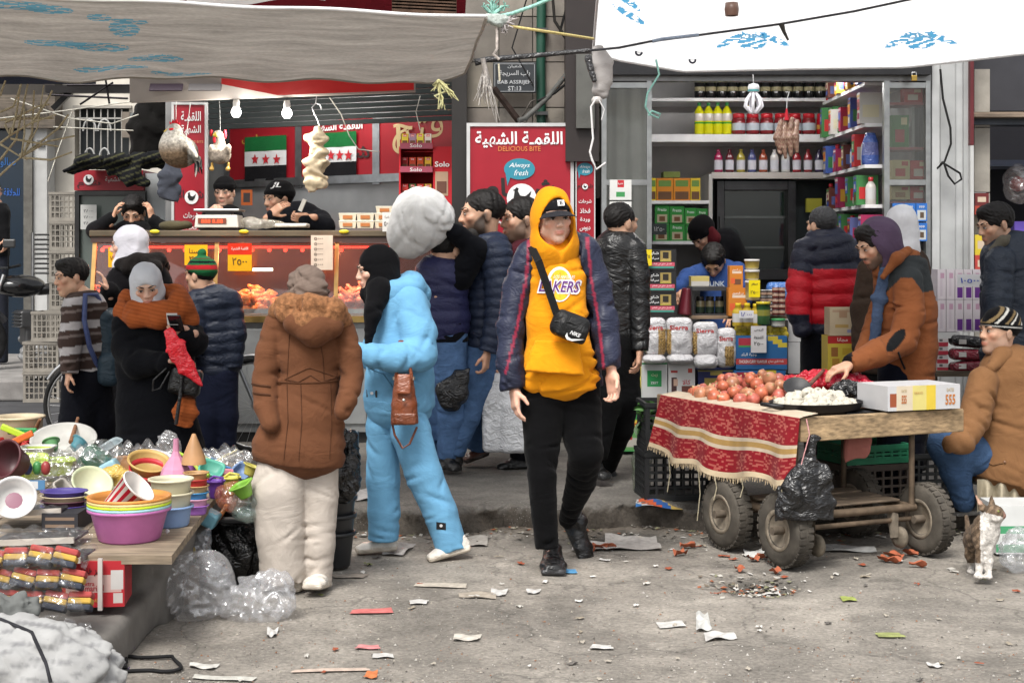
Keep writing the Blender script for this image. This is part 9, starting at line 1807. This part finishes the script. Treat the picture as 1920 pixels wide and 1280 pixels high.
for s_ in(-.24,.24):m=MB();m.tube([mo(.38,s_,1.05),mo(.4,s_*1.3,1.24)],.007,(.04,.04,.04),'metal',n=6);m.box(mo(.4,s_*1.35,1.3),(.13,.03,.09),(.03,.03,.03),'plastic',bev=.015);m.build('mirror',mt)
f=Fld(.016);f.ell(mo(.18,0,.86),(.26,.2,.12),Matrix((d_,sd_,Vector((0,0,1)))).transposed());blob('tank',f,(.02,.02,.022),'gloss',mt);f=Fld(.016);f.tube([(mo(-.02,0,.82),.13,.06),(mo(-.35,0,.84),.14,.06),(mo(-.66,0,.9),.1,.04)],k=.03,u=sd_);blob('seat',f,(.015,.015,.016),'leather',mt)
f=Fld(.012);f.box(mo(.0,0,.36),(.16,.12,.1),Bm,.03);f.box(mo(.12,0,.52),(.09,.09,.12),Bm,.02,.02);[f.box(mo(.12,0,.44+.035*k),(.12,.008,.12),Bm,.004,.002)for k in range(5)];f.ell(mo(-.05,-.13,.36),(.09,.04,.09),k=.02);blob('engine',f,(.09,.09,.092),'dirtmetal',mt);f=Fld(.014);f.ell(mo(.52,0,.95),(.1,.11,.1));blob('headlamp',f,(.4,.42,.44),'gloss',mt)
f=Fld(.014);f.tube([(mo(.1,-.2,.3),.04,.04),(mo(-.3,-.22,.36),.07,.06),(mo(-.75,-.22,.46),.06,.055)],k=.03);blob('exhaust',f,(.35,.35,.35),'metal',mt)
gd=MB();gd.box(mo(-.2,-.3,.48),(.5,.02,.2),(.3,.31,.3),'paint',Matrix((d_,sd_,Vector((0,0,1)))).transposed(),bev=.008);gd=gd.build('guard',mt)
for k in range(10):m=MB();m.box(mo(-.38+.08*(k%5),-.313,.44+.08*(k//5)),(.045,.006,.03),(.02,.02,.02),'paint',Matrix((d_,sd_,Vector((0,0,1)))).transposed());m.build('guard_slot',gd)
rag('sack','white sack tied on the back of the motorcycle',[(mo(-.55,-.1,1.0),(.14,.13,.16))],(.48,.48,.46),'nylon',.02,30,71,'sack',.014);rag('bag','black and white bag on the pavement under the motorcycle',[(P(65,665,14.8),(.16,.12,.12))],(.2,.2,.2),'bag',.02,30,73,'bag',.014)
rc2=thing('wire_rack','folded black mesh rack with metal posts behind the motorcycle','rack',P(84,640,16.0))
for x in(62,104):m=MB();m.tube([P(x,436,16),P(x,640,16)],.02,(.4,.4,.4),'metal',n=6);m.build('post',rc2)
for k in range(9):m=MB();m.tube([P(62,440+9*k,16),P(104,440+9*k,16)],.012,(.03,.03,.03),'metal',n=5);m.build('bar',rc2)
# litter on the road
rq=random.Random(21)
def gz(x,y):return road_z(x,y)+.006 if y<kerb_y(x)else.126
def scrap(x,y,wpx,dpx,col,lab,cat='litter',crumple=.01,kind='litter',group=None,n=6,rot=0,curl=0):
 c=PG(x,y);s=c.y/F;w_,d2=wpx*s,dpx*s*c.y/HC;m=MB();a=rq.random()*6;ca,sa=math.cos(rot),math.sin(rot);e=[rq.uniform(.75,1.2)for _ in range(4)]
 def fn(u,v):
  px,py=(u-.5)*w_*(e[0]+(e[1]-e[0])*v),(v-.5)*d2*(e[2]+(e[3]-e[2])*u);X,Y=c.x+px*ca-py*sa,c.y+px*sa+py*ca
  return Vector((X,Y,gz(X,Y)+crumple*(.6+math.sin(u*7+a)*math.sin(v*6+a*2))+curl*(u-.5)**2))
 m.grid(fn,n,n,col,kind);return m.build('paper_scrap',None,lab,cat,group)
WHT=(.46,.45,.43)
for x,y,w_,d,c,lab,cr in((827,1097,96,8,(.42,.38,.32),'long pale cardboard strip in the middle of the road',.004),(697,1145,84,10,(.48,.14,.13),'red and white paper strip on the left of the road',.008),(690,1211,44,9,(.5,.2,.2),'short pink strip below the red and white strip',.008),(620,1253,130,6,(.45,.36,.3),'long thin cream strip at the bottom of the road',.004),(696,1262,22,14,(.5,.16,.06),'orange packet piece at the bottom of the road',.008),(420,1270,120,8,(.45,.44,.4),'narrow white card strip at the bottom left',.004),(1128,1214,40,9,WHT,'white paper scrap low in the middle of the road',.012),(1258,1172,46,9,WHT,'flat white card right of the road centre',.004),(1318,1170,26,26,(.46,.46,.44),'crumpled tissue near the road centre',.03),(1350,1196,62,12,(.45,.44,.42),'torn tissue beside the crumpled tissue',.02),(875,1192,44,10,(.45,.42,.37),'beige wrapper left of the road centre',.012),(785,1130,36,7,WHT,'white scrap below the long cardboard strip',.01),(935,1110,28,10,WHT,'white scrap by the grey cardboard pieces',.012),(1000,1108,26,7,WHT,'small white scrap right of the grey pieces',.008),(895,1115,60,9,(.32,.28,.23),'grey brown cardboard pieces in the road',.008),(718,1226,36,8,WHT,'white paper below the pink strip',.01),(510,1188,20,14,WHT,'small white crumple behind the clear bags',.02),(1068,1072,30,8,(.08,.25,.45),'blue wrapper beside the black shoe',.006),(1585,1028,95,12,(.46,.46,.45),'grey plastic scrap under the cart',.02),(1425,1037,54,16,(.58,.58,.56),'white plastic sheet scrap by the cart wheel',.03),(1668,1190,46,8,(.24,.26,.10),'yellow green leaf scrap at the right',.01),(1590,1126,30,8,(.26,.3,.08),'lime coloured peel on the right of the road',.012),(655,1080,70,6,(.3,.26,.22),'brown cardboard strip behind the brown coat',.004),(1440,1105,40,9,WHT,'white scrap in the pothole',.012),(380,1250,60,8,(.45,.44,.41),'clear film strip by the black cable',.012),(1752,1248,26,8,WHT,'white scrap at the lower right',.01),(1338,1286,40,6,(.3,.27,.22),'brown scrap at the bottom edge',.008),(680,968,50,26,(.35,.34,.33),'grey plastic sheet piece behind the blue trousers',.03),(745,1030,50,20,(.4,.38,.36),'pale plastic film between the blue trousers',.03),(1185,1015,110,34,(.36,.34,.32),'dirty plastic sheet stuck in the broken kerb',.035),(1110,1020,70,26,(.42,.40,.38),'clear plastic film behind the black shoe',.03),(885,1015,60,20,(.34,.32,.29),'trampled carton piece left of the black shoe',.015)):
 scrap(x,y,w_,d,c,lab,crumple=cr*.35,n=8,rot=rq.uniform(-.12,.12))
rest=[(.62,.60,.57),(.5,.48,.44),(.40,.36,.30),(.3,.08,.04),(.22,.24,.1),(.5,.14,.12),(.12,.11,.1),(.3,.26,.2)];nm_=['white','pale grey','beige','orange red','green','pink','black','brown'];gl=[MB()for _ in rest]
for k in range(110):
 x,y=rq.uniform(430,1915),rq.choice([rq.uniform(1000,1280),rq.uniform(1000,1090)]);ci=rq.choice([0,0,1,1,2,2,2,7,7,6,3,4])
 if 1240<x<1900 and y<1120 and rq.random()<.25:ci=3
 scrap(x,y,rq.uniform(4,13),rq.uniform(2,5),rest[ci],'small %s scrap scattered on the trampled road'%nm_[ci],crumple=rq.uniform(.002,.006),n=3,group='small %s scraps on the road'%nm_[ci],rot=rq.uniform(0,3),kind='litter')
for k in range(16):
 x,y=rq.choice([(1455,1062),(1410,1060),(1310,1040),(1700,1050),(1130,1045),(1640,1045)]);scrap(x+rq.uniform(-45,45),y+rq.uniform(-18,16),rq.uniform(10,20),rq.uniform(5,8),(.34,.10,.05),'curled orange onion skin on the road by the cart',crumple=.01,n=4,group='onion skins',rot=rq.uniform(0,3),curl=.07)
m=MB();V_=[]
for k in range(4200):
 y=1280-300*rq.random()**1.2*(1 if rq.random()<.8 else.6);x=rq.uniform(260,1925);c=PG(x,y);z=gz(c.x,c.y)-.003;s=rq.choice([.002,.003,.003,.004,.006])*rq.uniform(.6,1.3);a=rq.uniform(0,6)
 b=[c+Vector((s*math.cos(a+i*2.1),s*math.sin(a+i*2.1),0))for i in range(3)]
 for q in b:q.z=z
 t=Vector((c.x,c.y,z+s*.8));cl=rq.choice([(.3,.28,.25),(.2,.18,.16),(.42,.40,.37),(.1,.09,.08),(.36,.33,.28),(.24,.13,.08),(.24,.22,.19)]);m.add(b+[t],[(0,1,3),(1,2,3),(2,0,3)],cl,'litter')
for k in range(900):
 x=rq.uniform(-2.2,3.2);c=Vector((x,kerb_y(x)-abs(rq.gauss(0,.14))-.01,0))if rq.random()<.75 else PG(1420,1098)+Vector((rq.gauss(0,.1),rq.gauss(0,.09),0));z=road_z(c.x,c.y)+.001;a=rq.uniform(0,6);s=rq.uniform(.006,.022);b=[Vector((c.x+s*math.cos(a+i*1.57)*(1 if i%2 else.5),c.y+s*math.sin(a+i*1.57),z+rq.uniform(0,.010)))for i in range(4)];m.add(b,[(0,1,2,3)],rq.choice([(.3,.27,.22),(.42,.4,.36),(.16,.13,.1),(.5,.48,.45),(.28,.1,.05),(.2,.2,.12),(.1,.09,.08)]),'litter')
m.build('grit',None,'fine grit and crumbs scattered over the road','grit',kind='stuff')
